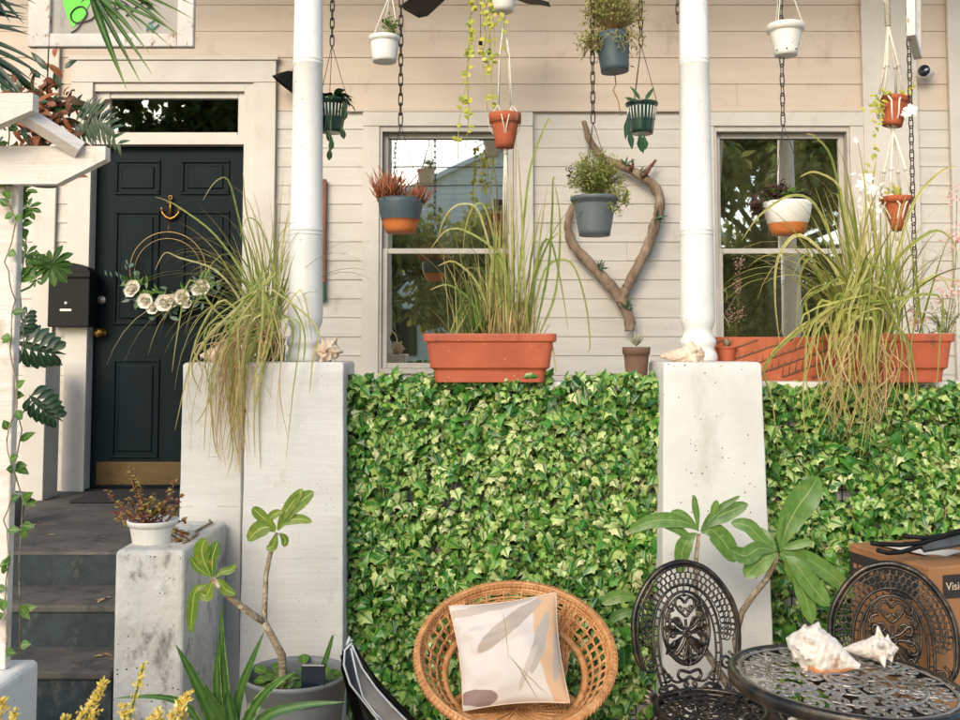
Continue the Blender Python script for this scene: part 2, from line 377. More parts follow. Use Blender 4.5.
M['room'] = pm('dark_room', srgb(52, 50, 44), srgb(36, 36, 32), 2, .9, .1, 20)
M['glass_backing'] = pm('glass_backing_tone', srgb(158, 148, 110), srgb(118, 112, 78), 3, .9, .3, 20, stretch=(9, 1, .4))
def glassmat(name, refl, tint, body):
    m, t, out = nt(name)
    gl = N(t, 'ShaderNodeBsdfGlossy'); gl.inputs['Roughness'].default_value = .012; gl.inputs['Color'].default_value = tint
    tr = N(t, 'ShaderNodeBsdfTransparent'); tr.inputs['Color'].default_value = body
    tc = N(t, 'ShaderNodeTexCoord'); no = N(t, 'ShaderNodeTexNoise'); no.inputs['Scale'].default_value = 2.5; no.inputs['Detail'].default_value = 1
    t.links.new(tc.outputs['Object'], no.inputs[0])
    bp = N(t, 'ShaderNodeBump'); bp.inputs['Strength'].default_value = .12; bp.inputs['Distance'].default_value = .004
    t.links.new(no.outputs[0], bp.inputs['Height']); t.links.new(bp.outputs[0], gl.inputs['Normal'])
    ms = N(t, 'ShaderNodeMixShader'); ms.inputs[0].default_value = refl
    t.links.new(tr.outputs[0], ms.inputs[1]); t.links.new(gl.outputs[0], ms.inputs[2]); t.links.new(ms.outputs[0], out.inputs[0])
    return m
M['glass'] = glassmat('coated_window_glass', .58, (1, .99, .94, 1), (.75, .8, .75, 1))
M['glass_dark'] = glassmat('transom_glass', .12, (.9, .97, 1, 1), (.7, .75, .75, 1))
def dusty(name, colr, cover):
    m, t, out = nt(name); df = N(t, 'ShaderNodeBsdfPrincipled'); df.inputs['Base Color'].default_value = colr; df.inputs['Roughness'].default_value = .6
    tr = N(t, 'ShaderNodeBsdfTransparent'); tc = N(t, 'ShaderNodeTexCoord'); no = N(t, 'ShaderNodeTexNoise'); no.inputs['Scale'].default_value = 9; no.inputs['Detail'].default_value = 6
    t.links.new(tc.outputs['Object'], no.inputs[0]); mr = N(t, 'ShaderNodeMapRange'); mr.inputs[1].default_value = .35; mr.inputs[2].default_value = .65; mr.inputs[3].default_value = cover-.12; mr.inputs[4].default_value = cover+.12
    t.links.new(no.outputs[0], mr.inputs[0]); ms = N(t, 'ShaderNodeMixShader'); t.links.new(mr.outputs[0], ms.inputs[0]); t.links.new(tr.outputs[0], ms.inputs[1]); t.links.new(df.outputs[0], ms.inputs[2]); t.links.new(ms.outputs[0], out.inputs[0])
    return m
M['glass_sign'] = dusty('dusty_sign_glass', srgb(176, 170, 162), .6)
def G(r, g, b, k=1): return sc(srgb(r, g, b), k)
L_ = {}
L_['ivy'] = leafmat('ivy_leaf', [G(12, 60, 16), G(20, 80, 22), G(34, 104, 28), G(16, 68, 18), G(54, 124, 38), G(26, 90, 26), G(78, 140, 48), G(14, 56, 14)], rib=G(80, 134, 56), ribw=.04, edge=G(170, 192, 104), edgew=.14, trans=.12, rough=.32, spec=.55)
L_['ivypale'] = leafmat('variegated_ivy_leaf', [G(120, 164, 72), G(176, 196, 116), G(202, 208, 146), G(94, 146, 56), G(150, 182, 92), G(210, 206, 156), G(108, 156, 64)], rib=G(70, 126, 46), ribw=.09, trans=.15, rough=.4, spec=.5)
L_['ivydark'] = leafmat('inner_ivy_leaf', [G(16, 46, 12), G(24, 62, 16), G(12, 36, 10)], trans=.08, rough=.45)
L_['grass'] = leafmat('grass_blade', [G(136, 154, 70), G(170, 178, 98), G(108, 134, 54), G(196, 192, 124), G(148, 162, 76), G(212, 198, 142), G(118, 142, 60)], trans=.35, tip=G(190, 166, 110), rough=.5)
L_['straw'] = leafmat('dry_blade', [G(196, 168, 118), G(176, 140, 92), G(214, 190, 144), G(150, 108, 74)], trans=.25, rough=.7)
L_['palegrass'] = leafmat('variegated_blade', [G(196, 192, 108), G(216, 208, 140), G(150, 158, 70), G(120, 136, 54), G(222, 208, 138), G(170, 172, 84)], rib=G(120, 136, 56), ribw=.12, trans=.35, tip=G(200, 180, 110), rough=.45)
L_['plum'] = leafmat('plumeria_leaf', [G(94, 132, 60), G(112, 148, 70), G(84, 120, 56)], rib=G(168, 184, 116), ribw=.025, trans=.35, rough=.32, spec=.55, blot=G(126, 140, 70))
L_['plumyoung'] = leafmat('young_plumeria_leaf', [G(92, 126, 40), G(120, 142, 44), G(76, 112, 36)], rib=G(176, 188, 96), ribw=.05, trans=.35, rough=.4, blot=G(150, 140, 50))
L_['agave'] = leafmat('strap_leaf', [G(64, 102, 44), G(52, 88, 38), G(84, 120, 52)], rib=G(86, 122, 56), ribw=.2, edge=G(150, 170, 90), edgew=.42, trans=.2, rough=.35, spec=.5)
L_['palm'] = leafmat('palm_leaflet', [G(44, 84, 34), G(62, 104, 40), G(34, 66, 30)], rib=G(130, 150, 70), ribw=.1, trans=.25, rough=.4, tip=G(120, 132, 60))
L_['palmdark'] = leafmat('dark_palm_leaflet', [G(24, 46, 32), G(34, 58, 36), G(20, 38, 28)], rib=G(60, 84, 52), ribw=.1, trans=.15, rough=.4)
L_['dark'] = leafmat('dark_green_leaf', [G(34, 62, 34), G(44, 78, 38), G(28, 50, 30)], rib=G(80, 110, 60), trans=.2, rough=.35, spec=.5)
L_['mid'] = leafmat('mid_green_leaf', [G(70, 112, 40), G(92, 130, 50), G(56, 96, 36)], rib=G(140, 160, 84), trans=.28, rough=.4)
L_['bushy'] = leafmat('small_yellow_green_leaf', [G(152, 158, 78), G(180, 180, 104), G(116, 134, 58), G(198, 190, 128), G(98, 122, 50)], trans=.4, rough=.5)
L_['yellow'] = leafmat('yellow_green_vine_leaf', [G(214, 200, 84), G(190, 188, 76), G(146, 160, 62), G(224, 212, 120)], trans=.35, rough=.5)
L_['copper'] = leafmat('copper_leaf', [G(172, 98, 66), G(196, 122, 84), G(142, 76, 56), G(188, 134, 92)], trans=.25, rough=.5)
L_['purple'] = leafmat('purple_leaf', [G(74, 40, 48), G(96, 52, 58), G(52, 34, 38), G(84, 94, 52)], trans=.2, rough=.45)
L_['succ'] = leafmat('red_green_succulent', [G(138, 146, 62), G(158, 104, 70), G(178, 170, 84), G(140, 82, 62), G(170, 120, 84)], trans=.2, rough=.45)
L_['grey_succ'] = leafmat('grey_pink_succulent', [G(186, 170, 150), G(200, 178, 164), G(150, 156, 130), G(196, 190, 150)], trans=.2, rough=.5)
L_['orangebrom'] = leafmat('rust_bromeliad', [G(140, 80, 50), G(164, 102, 64), G(104, 62, 42), G(92, 78, 54)], trans=.2, rough=.5)
L_['cream'] = leafmat('cream_petal', [G(248, 242, 230), G(244, 236, 220), G(252, 248, 240)], trans=.12, rough=.6)
L_['pink'] = leafmat('pink_petal', [G(232, 176, 166), G(240, 202, 194), G(214, 140, 134)], trans=.35, rough=.6)
L_['yflower'] = leafmat('yellow_plume', [G(232, 202, 84), G(242, 222, 128), G(214, 176, 60), G(246, 234, 176)], trans=.35, rough=.6)
L_['treeleaf'] = leafmat('street_tree_leaf', [G(138, 150, 78), G(170, 172, 98), G(108, 122, 62), G(186, 180, 112)], trans=.5, rough=.5)
L_['mons'] = leafmat('monstera_leaf', [G(26, 52, 34), G(34, 64, 40)], rib=G(70, 100, 60), trans=.12, rough=.35, spec=.5)
L_['bluegreen'] = leafmat('eucalyptus_leaf', [G(84, 112, 96), G(60, 90, 72), G(110, 132, 118)], trans=.15, rough=.5)
# ================================================================== SETTING
DW = 6.06           # wall
DC = 4.35           # column line
ZF = 0.73           # porch floor
def struct(name, mb, mat, label=None):
    o = mb.build(name, mat); o['kind'] = 'structure'
    if label: o['label'] = label
    return o
b = MB(); b.box((-60, -11.5, -.3), (60, 60, 0)); struct('ground', b, M['ground'])
b = MB(); b.box((-60, -17.5, -.3), (60, -11.5, -.05)); struct('street', b, M['asphalt'])
b = MB(); b.box((-60, -80, -.3), (60, -17.5, .02)); struct('lawn', b, M['grasslawn'])
# porch floor slab (landing) - sheet with front edge at the top riser
b = MB(); b.bbox((-3.3, 4.28, 0), (-1.04, DW-.002, ZF), .012); b.box((-1.0399, 4.502, 0), (3.6, DW-.002, ZF-.0005)); struct('porch_floor', b, M['tread'])
# ---- steps
st = thing('porch_steps', 'worn concrete steps with blue-grey risers climbing to the black door', 'steps', (-1.9, 3.4, 0))
xs0, xs1 = -2.4, -1.325
for k, (d, zt, zb) in enumerate([(3.96, .593, .43), (3.68, .43, .25), (3.40, .25, .10), (3.12, .10, .0)]):
    t = MB(); t.bbox((xs0, d-.012, zt-.03), (xs1, 4.275, zt), .008)
    t.build('tread', M['tread'], st)
    t = MB(); t.box((xs0+.001, d, -.01 if k == 3 else zb-.03), (xs1-.001, d+.1, zt-.03)); t.build('riser', M['riser'], st)
t = MB(); t.box((xs0+.001, 4.268, .59), (xs1-.001, 4.2795, ZF-.012)); t.build('riser', M['riser'], st)
# ================================================================== HOUSE
h = thing('house', 'pale wooden house front with clapboard siding behind the porch', 'house', (0, DW, 0))
# openings in the wall (x0,x1,z0,z1)
def rect(px0, px1, py0, py1, D=DW):
    a = P(px0, py1, D); c = P(px1, py0, D)
    return a.x, c.x, a.z, c.z
ROW = .1135
zs = 3.035          # where the narrow boards give way to the wide ones
win_l = [-.615, .225, 1.43, 2.93]; win_r = [1.42, 2.255, 1.43, 2.93]
dr = [-2.36, -1.38, ZF, 3.20]
openings = [win_l, win_r, dr]
def boards(mb, x0, x1, z0, z1, row, y=DW, seglen=3.1, seed=1):
    r = random.Random(seed); n = int(round((z1-z0)/row))
    for i in range(n):
        a = z0+i*row; c = a+row
        spans = [(x0, x1)]
        for (ox0, ox1, oz0, oz1) in openings:
            if c > oz0+.02 and a < oz1-.02:
                ns = []
                for s0, s1 in spans:
                    if ox1 <= s0 or ox0 >= s1: ns.append((s0, s1)); continue
                    if ox0 > s0: ns.append((s0, ox0))
                    if ox1 < s1: ns.append((ox1, s1))
                spans = ns
        for s0, s1 in spans:
            # now and then a butt joint
            cuts = [s0]; x = s0+r.uniform(.6, seglen)
            while x < s1-.4: cuts.append(x); x += r.uniform(1.5, seglen)
            cuts.append(s1)
            for q in range(len(cuts)-1):
                u0 = cuts[q]+(.0012 if q else 0); u1 = cuts[q+1]
                j = r.uniform(-.0015, .0015); dz = r.uniform(-.0012, .0012)
                m = len(mb.v)
                yb = y-.0105+j; yt = y-.004
                mb.v += [V((u0, yb, a+dz)), V((u1, yb, a+dz)), V((u1, yt, c+.004)), V((u0, yt, c+.004)), V((u0, y+.02, a+dz)), V((u1, y+.02, a+dz)), V((u1, y+.02, c+.004)), V((u0, y+.02, c+.004))]
                for f in ((0,1,2,3),(0,4,5,1),(1,5,6,2),(3,2,6,7),(4,0,3,7)): mb.face([m+k for k in f])
b = MB(); nrow = int(round((zs-ZF)/ROW)); ROW = (zs-ZF)/nrow
boards(b, -3.3, 3.6, ZF, zs, ROW, seed=3); wall = b.build('siding', M['siding'], h)
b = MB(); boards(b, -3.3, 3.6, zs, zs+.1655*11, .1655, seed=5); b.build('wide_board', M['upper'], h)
b = MB(); rn_ = random.Random(4)
for i in range(nrow):
    for x in [-3.1+.405*k for k in range(17)]:
        if any(o_[0]-.14 < x < o_[1]+.14 and o_[2]-.1 < ZF+i*ROW < o_[3]+.15 for o_ in openings): continue
        if rn_.random() < .75: b.lathe((x+rn_.uniform(-.006, .006), DW-.0105, ZF+i*ROW+.022+rn_.uniform(-.003, .003)), [(.0024, 0), (.0018, .001), (.0003, .0013)], 6, m=Matrix.Rotation(pi/2, 3, 'X'))
no_ = b.build('nail_heads', M['sash'], h); no_['kind'] = 'stuff'
# small ledge where the boards change
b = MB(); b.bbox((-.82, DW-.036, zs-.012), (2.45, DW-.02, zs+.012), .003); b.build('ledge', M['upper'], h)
# dark rooms behind the openings
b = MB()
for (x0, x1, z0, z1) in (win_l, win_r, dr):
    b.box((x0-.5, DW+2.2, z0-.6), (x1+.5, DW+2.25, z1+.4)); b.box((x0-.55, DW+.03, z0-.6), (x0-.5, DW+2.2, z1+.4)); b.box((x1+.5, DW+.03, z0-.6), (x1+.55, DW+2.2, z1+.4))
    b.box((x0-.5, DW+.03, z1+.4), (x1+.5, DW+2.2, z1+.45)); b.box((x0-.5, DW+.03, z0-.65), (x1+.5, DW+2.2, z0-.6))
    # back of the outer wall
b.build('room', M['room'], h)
# ceiling, roof, beam of the porch, unseen, raised so light reaches the wall
b = MB(); b.box((-3.6, 4.2, 4.9), (3.9, DW+.5, 4.94))
for i in range(26): b.box((-3.6, 4.22+i*.075, 4.892), (3.9, 4.22+i*.075+.068, 4.9))
b.build('porch_ceiling', M['ceiling'], h)
b = MB(); b.bbox((-3.6, 4.24, 4.45), (3.9, 4.46, 4.89), .01); b.build('porch_beam', M['trim'], h)
b = MB(); b.box((-3.9, 4.1, 4.941), (4.2, DW+4, 5.04)); b.build('roof', M['roofgrey'], h)
b = MB(); b.box((-3.35, DW+.03, 0), (-3.3, DW+4, 4.93)); b.box((3.6, DW+.03, 0), (3.65, DW+4, 4.93)); b.box((-3.3, DW+3.95, 0), (3.6, DW+4, 4.93)); b.build('wall', M['siding'], h)
# corner board and right pilaster
b = MB(); b.bbox((X(34, DW, 300), DW-.04, ZF), (X(46, DW, 480)+.03, DW-.0205, 4.855), .003); b.build('corner_board', M['trim'], h)
b = MB(); b.bbox((2.335, DW-.05, ZF), (X(917, DW, 200), DW-.0205, 4.855), .004); b.build('corner_board', M['trim'], h)
b = MB(); b.bbox((X(949, DW, 200), DW-.05, ZF), (3.2, DW-.0205, 4.855), .004); b.build('corner_board', M['trim'], h)
# ---- windows
def window(op, mull, lbl):
    x0, x1, z0, z1 = op
    cw = .098 if x0 < 0 else .08
    w = MB()
    y0 = DW-.045
    # casing: butt-jointed
    w.bbox((x0-cw, y0, z0-.02), (x0+.004, DW-.0205, z1+.0), .003); w.bbox((x1-.004, y0, z0-.02), (x1+cw, DW-.0205, z1), .003)
    w.bbox((x0-cw, y0-.004, z1+.001), (x1+cw, DW-.0205, z1+.088), .003)
    w.bbox((x0-cw-.02, y0-.03, z0-.055), (x1+cw+.02, DW-.0205, z0-.021), .004)
    fr = w.build('window', M['trim'], h)
    if lbl: fr['label'] = lbl
    j = MB()   # inner stops / aluminium track
    j.box((x0+.005, DW-.034, z0), (x0+.02, DW+.06, z1)); j.box((x1-.02, DW-.034, z0), (x1-.005, DW+.06, z1))
    j.box((x0+.021, DW-.034, z1-.03), (x1-.021, DW+.06, z1)); j.box((x0+.021, DW-.034, z0), (x1-.021, DW+.06, z0+.03))
    j.build('jamb', M['sash'], fr)
    s = MB(); zm = mull; sw = .032
    a0, a1 = x0+.021, x1-.021
    def sash(za, zb, yy):
        s.bbox((a0, yy, za), (a0+sw, yy+.03, zb), .003); s.bbox((a1-sw, yy, za), (a1, yy+.03, zb), .003)
        s.bbox((a0+sw+.001, yy+.001, zb-sw), (a1-sw-.001, yy+.03, zb), .003); s.bbox((a0+sw+.001, yy+.001, za), (a1-sw-.001, yy+.03, za+sw), .003)
    sash(zm-.008, z1-.031, DW+.02); sash(z0+.031, zm+.02, DW-.015)
    s.build('sash', M['sash'], fr)
    gz = [(zm+.02, z1-.07, DW+.034), (z0+.06, zm-.008, DW-.002)]
    for za, zb, yy in gz:
        if za < zm-.1: pass
        g = MB(); g.grid(lambda u, v: V((a0+sw*.9+(a1-a0-1.8*sw)*u, yy, za+(zb-za)*v)), 6, 6); g.build('pane', M['glass'], fr)
    return fr
for (x0, x1, z0, z1) in (win_l, win_r):
    cu_ = MB(); cu_.grid(lambda u, v: V((x0-.05+(x1-x0+.1)*u, DW+.16+.012*sin(u*60)+.008*sin(u*23+1), z0-.05+(z1-z0+.1)*v)), 90, 3); cu_.build('glass_backing', M['glass_backing'], h)  # added sheet behind the panes, lends the glass a warmer, lighter tone
window(win_l, Z(252, DW), None); window(win_r, Z(252, DW), None)
# ---- door, casing and transom
x0, x1, z0, z1 = dr
c = MB(); cw = .135
c.bbox((x0-cw, DW-.048, ZF), (x0, DW-.0205, z1), .003); c.bbox((x1, DW-.048, ZF), (x1+cw, DW-.0205, z1), .003)
c.bbox((x0-cw, DW-.050, z1+.001), (x1+cw, DW-.0205, z1+.135), .003); c.bbox((x0-cw-.015, DW-.062, z1+.136), (x1+cw+.015, DW-.0205, z1+.165), .004)
fr = c.build('door_frame', M['trim'], h)
xd0, xd1 = X(97, DW+.06, 300)-.02, X(245, DW+.06, 300); zd1 = Z(148, DW+.06); zt0 = zd1+.0; 
c = MB()
c.box((x0+.001, DW-.03, ZF), (xd0, DW+.1, z1)); c.box((xd1, DW-.03, ZF), (x1-.001, DW+.1, z1))
c.box((xd0+.001, DW-.025, zd1+.006), (xd1-.001, DW+.1, zd1+.06)); c.box((xd0+.001, DW-.03, z1-.05), (xd1-.001, DW+.1, z1-.001))
c.build('jamb', M['trim'], fr)
zt0 = zd1+.061; zt1 = z1-.052; s = MB(); tw = .045
for (a, e) in (((xd0+.002, zt0), (xd0+tw+.05, zt1)), ((xd1-tw, zt0), (xd1-.002, zt1))): s.bbox((a[0], DW+.0, a[1]), (e[0], DW+.04, e[1]), .004)
s.bbox((xd0+tw+.051, DW+.002, zt0), (xd1-tw-.001, DW+.04, zt0+.025), .004); s.bbox((xd0+tw+.051, DW+.002, zt1-.035), (xd1-tw-.001, DW+.04, zt1), .004)
tro = s.build('transom', M['trim'], h)
g = MB(); g.grid(lambda u, v: V((xd0+tw+.04+(xd1-xd0-2*tw-.04)*u, DW+.03, zt0+.02+(zt1-zt0-.05)*v)), 6, 3); g.build('pane', M['glass_dark'], tro)
# door slab with raised panels
d = MB(); yd = DW+.045
d.bbox((xd0+.004, yd, ZF+.012), (xd1-.004, yd+.045, zd1), .003)
def pan(px0, px1, py0, py1):
    a = P(px0, py1, yd); e = P(px1, py0, yd)
    # moulding frame + raised field
    for (u, w) in (((a.x-.018, a.z-.018), (e.x+.018, a.z)), ((a.x-.018, e.z), (e.x+.018, e.z+.018)), ((a.x-.018, a.z+.0005), (a.x-.0005, e.z-.0005)), ((e.x+.0005, a.z+.0005), (e.x+.018, e.z-.0005))):
        d.bbox((u[0], yd-.011, u[1]), (w[0], yd+.004, w[1]), .004)
    d.bbox((a.x+.02, yd-.008, a.z+.02), (e.x-.02, yd+.004, e.z-.02), .007)
for q in ((118, 158, 163, 192), (184, 227, 163, 192), (116, 157, 214, 322), (184, 227, 214, 322), (114, 157, 362, 455), (184, 227, 362, 455)): pan(*q)
do = d.build('door', M['door'], h)
k = MB(); a = P(91, 488, yd); e = P(236, 462, yd); k.bbox((a.x+.03, yd-.004, a.z+.02), (e.x, yd-.0005, e.z), .001)
for q in range(7):
    for zz in (a.z+.03, e.z-.012):
        k.lathe((a.x+.05+q*(e.x-a.x-.07)/6, yd-.004, zz), [(.005, -.0), (.004, .002), (0.0005, .0025)], 8, m=Matrix.Rotation(pi/2, 3, 'X'))
k.build('kick_plate', M['kick'], do)
rx = Matrix.Rotation(pi/2, 3, 'X')
k = MB(); k.lathe(P(102, 300, yd), [(.026, 0), (.026, .008), (.02, .014), (.012, .015), (.012, .02), (.0005, .021)], 20, m=rx); k.build('deadbolt', M['chrome'], do)
k = MB(); k.lathe(P(102, 333, yd), [(.03, 0), (.03, .006), (.011, .012), (.011, .035), (.026, .045), (.029, .058), (.02, .07), (.0005, .073)], 20, m=rx); k.build('door_knob', M['brass'], do)
# anchor knocker
k = MB(); ya = yd-.02
pa = lambda x, y: P(x, y, ya)
k.ring(pa(170.5, 197.5), .011, .004, seg=14)
k.tube([pa(170.5, 200), pa(170.5, 207), pa(170.5, 215)], [.006, .008, .009], 8)
k.tube([pa(166, 203), pa(175, 203)], .004, 8)
k.tube([pa(161.5, 209), pa(162.5, 213), pa(166, 217), (pa(170.5, 219)), pa(175, 217), pa(178.5, 213), pa(179.5, 209)], [.003, .006, .008, .009, .008, .006, .003], 8)
k.tube([pa(159.5, 212), pa(161.5, 208), pa(164.5, 211)], [.001, .005, .001], 6); k.tube([pa(176.5, 211), pa(179.5, 208), pa(181.5, 212)], [.001, .005, .001], 6)
k.build('anchor_knocker', M['brass'], do)
# threshold
k = MB(); k.bbox((xd0, DW-.03, ZF), (xd1, DW+.1, ZF+.012), .003); k.build('threshold', M['black'], h)
# ================================================================== porch posts, pillars, parapet
def pillar(name, label, x0, x1, y0, y1, zt, mat, taper=.01, seed=0, cap=0):
    o = thing(name, label, 'pillar', ((x0+x1)/2, (y0+y1)/2, 0), 'concrete pillars of the porch front')
    m = MB(); r = random.Random(seed)
    nx, nz = 8, 30
    ph = [r.uniform(0, 6) for _ in range(8)]
    def wob(u, z, k): return .0006*sin(z*19+ph[k]+u*3)+.0005*sin(z*47+ph[k+1]-u*7)
    rr = .007
    prof = []
    # outline of the plan with rounded corners, swept up with slight unevenness
    plan = []
    for (cx, cy, a0) in ((1, 1, 0), (-1, 1, pi/2), (-1, -1, pi), (1, -1, 1.5*pi)):
        for t in range(4): plan.append((cx, cy, a0+t*pi/6))
    zz = [0]+[zt*(i+1)/nz for i in range(nz-1)]+[zt-.012, zt-.004, zt]
    ins = [0]*(nz)+[0, .005, .012]
    zz = zz[:nz]+[zt-.012, zt-.004, zt]
    n0 = len(m.v); k = len(plan)
    cxm, cym = (x0+x1)/2, (y0+y1)/2
    for i, z in enumerate(zz):
        e = taper*(1-z/zt)
        for q, (sx, sy, a) in enumerate(plan):
            hx = (x1-x0)/2+e-rr-ins[i]; hy = (y1-y0)/2+e-rr-ins[i]
            m.v.append(V((cxm+sx*hx+rr*cos(a)+wob(sy, z, 0)*sx, cym+sy*hy+rr*sin(a)+wob(sx, z, 3)*sy, z)))
    for i in range(len(zz)-1):
        for j in range(k): m.face((n0+i*k+j, n0+i*k+(j+1) % k, n0+(i+1)*k+(j+1) % k, n0+(i+1)*k+j), None, True)
    m.face([n0+(len(zz)-1)*k+j for j in range(k)])
    m.build('shaft', mat, o)
    if cap:      # broken form seams left by the boards
        s = MB()
        for z in cap:
            x = x0+.01
            while x < x1-.03:
                w_ = r.uniform(.02, .09); tz_ = taper*(1-z/zt)
                s.tube([(x, y0-tz_+.0012, z+r.uniform(-.001, .001)), (min(x+w_, x1-.012), y0-tz_+.0012, z+r.uniform(-.001, .001))], r.uniform(.0012, .0026), 5); x += w_+r.uniform(.004, .06)
        s.build('form_seam', M['pier'], o)
    return o
ZP = 1.53
p_mid = pillar('concrete_pillar', 'white board-marked concrete pillar under the left porch column', -.968, -.565, 4.15, 4.52, ZP, M['pillar'], .012, 1, [Z(558, 4.15), Z(618, 4.15)])
p_left = pillar('concrete_pillar', 'narrower white pillar beside the steps with grass hanging over its top', -1.265, -1.012, 4.27, 4.62, ZP-.004, M['pillar'], .008, 2, [Z(456, 4.3), Z(505, 4.3)])
p_right = pillar('concrete_pillar', 'pitted white concrete pillar behind the iron chair and plumeria', .76, 1.165, 4.15, 4.52, ZP, M['pitted'], .03, 3)
p_far = pillar('concrete_pillar', 'pillar at the right end of the ivy panel', 2.2, 2.6, 4.15, 4.52, ZP, M['pitted'], .02, 4)
# turned columns
def column(cx, cy, label):
    o = thing('porch_column', label, 'column', (cx, cy, ZP), 'white round columns of the porch')
    m = MB()
    prof = [(.088, 0), (.088, .02), (.094, .03), (.098, .045), (.094, .06), (.078, .07), (.074, .085), (.076, .1), (.07, .112), (.066, .13), (.07, .15), (.08, .165), (.082, .175), (.076, .182), (.078, .19), (.082, .2)]
    prof = [(.078, .0), (.082, .012), (.082, .03), (.076, .04), (.070, .052), (.070, .062), (.077, .072), (.079, .085), (.075, .098), (.064, .112), (.060, .128), (.062, .142), (.070, .158), (.074, .175), (.0755, .2), (.0715, Z(236, DC)-ZP)]
    m.lathe((cx, cy, ZP), prof, 40, capb=True)
    za = Z(236, DC)-ZP; zc = Z(66, DC)-ZP
    ring = lambda z, r: [(r, z), (r+.002, z+.003), (r+.002, z+.010), (r, z+.013), (r, z+.017), (r+.002, z+.020), (r+.002, z+.027), (r, z+.030)]
    m.lathe((cx, cy, ZP), ring(za, .0715)+ring(zc, .0650)+[(.060, 1.75), (.058, 2.3), (.058, 2.8), (.064, 2.82), (.075, 2.84), (.075, 2.918)], 40, capb=False, capt=True)
    m.build('shaft', M['column'], o)
    return o
cl = P(305, 350, DC+.0); cr = P(698, 350, DC)
column(cl.x, DC, 'white turned column on the pillar next to the door side')
column(cr.x, DC, 'white turned column on the pitted pillar in front of the right window')
column(2.42, DC, 'white turned column at the far right end of the porch')
# parapet behind the ivy
for (a, c_, lab) in ((-.567, .762, 'low grey-white parapet behind the left ivy panel'), (1.163, 2.202, 'low grey-white parapet behind the right ivy panel')):
    o = thing('parapet_wall', lab, 'wall', ((a+c_)/2, 4.45, 0), 'low walls between the pillars')
    m = MB(); m.bbox((a, 4.385, 0), (c_, 4.5, 1.40), .006)
    for zz in (.5, .95): m.box((a, 4.381, zz), (c_, 4.386, zz+.012))
    m.build('wall_body', M['parapet'], o)
    m = MB(); m.bbox((a, 4.31, 1.401), (c_, 4.53, 1.443), .008); m.build('cap', M['column'], o)
# ---- ivy panels
ivy_out = [(-.06, .02), (-.30, -.06), (-.46, .10), (-.40, .26), (-.50, .46), (-.30, .52), (-.16, .74), (0, 1.0), (.16, .74), (.30, .52), (.50, .46), (.40, .26), (.46, .10), (.30, -.06), (.06, .02)]
def ivy(x0, x1, zt, dens, label, seed, ytop=None):
    o = thing('ivy_panel', label, 'ivy screen', ((x0+x1)/2, 4.36, 0), 'artificial ivy screens between the pillars')
    r = random.Random(seed); g = MB()
    x = x0+.02
    while x < x1: g.box((x, 4.345, .02), (x+.004, 4.350, zt-.02)); x += .045
    z = .03
    while z < zt-.02: g.box((x0, 4.351, z), (x1, 4.356, z+.004)); z += .045
    g.build('lattice', M['lattice'], o)
    mb = MB(); n = int((x1-x0)*zt*dens)
    def clump(x, z): return sin(x*9+seed)*sin(z*8+seed*2)+.6*sin(x*23+z*17)
    k = 0
    # vines every few cm carry the leaves
    pale = MB()
    while k < n:
        k += 1
        x = r.uniform(x0-.008, x1+.008); z = r.uniform(.02, zt+.01)
        low = max(0, 1-z/.6)          # sparser towards the ground
        if r.random() < low*.4: continue
        cl_ = clump(x, z)
        if r.random() < .16*max(0, 1+cl_)**1.5: continue
        # open rows where two screens of the trellis meet
        if abs(z-.96-.012*sin(x*9)) < .022 and r.random() < .62: continue
        if abs(z-.52) < .02 and r.random() < .6: continue
        y = 4.340-.078*r.random()**1.2-.022*max(0, cl_)
        ang = r.gauss(0, .8)
        up = V((sin(ang), r.uniform(-.55, .15), -cos(ang)))         # leaves hang tip down
        nn = V((r.gauss(0, .75), -1, r.gauss(.4, .75)))
        if r.random() < .2: up = V((r.uniform(-1, 1), -.5, r.uniform(-.2, 1)))
        t_ = pale if r.random() < .28+.14*sin(x*9+seed)*sin(z*8+1)+.26*math.exp(-((x-.08)/.34)**2-((z-1.0)/.34)**2) else mb  # more pale leaves mid-panel, imitating a sunlit patch by colour
        t_.fan((x, y, z+.02), nn, up, ivy_out, r.choice([r.uniform(.022, .04), r.uniform(.038, .058), r.uniform(.048, .076)]), r.uniform(.05, .9))
    pale.build('pale_leaves', L_['ivypale'], o)
    for q in range(int((x1-x0)*60)):      # a few shoots standing above the edge
        x = r.uniform(x0, x1)
        mb.fan((x, 4.33-.08*r.random(), zt+r.uniform(-.02, .02)), (r.gauss(0, .4), -1, .4), (r.gauss(0, .8), -.2, -1 if q % 3 else .7), ivy_out, r.uniform(.03, .05), .2)
    mb.build('leaves', L_['ivy'], o)
    s = MB()
    for q in range(int((x1-x0)*26)):
        x = r.uniform(x0, x1); z = r.uniform(.1, zt-.3); pts = []
        for t in range(6): pts.append((x+.02*sin(t*1.7+q), 4.325, z+t*.06))
        s.tube(pts, .0018, 4)
    for q in range(int((x1-x0)*9)):
        x = r.uniform(x0, x1); z = r.uniform(.1, zt-.5); s.tube([(x+.03*sin(t*1.1+q)+.012*t*(1 if q % 2 else -1), 4.29-.02*sin(t), z+t*.055) for t in range(9)], .0022, 5)
    s.build('stems', M['plumstem'], o)
    return o
ivy(-.575, .765, 1.445, 4700, 'artificial ivy screen behind the rattan chair, left of the pitted pillar', 3)
ivy(1.175, 2.21, 1.40, 4500, 'artificial ivy screen right of the pitted pillar, behind the cardboard box', 8)
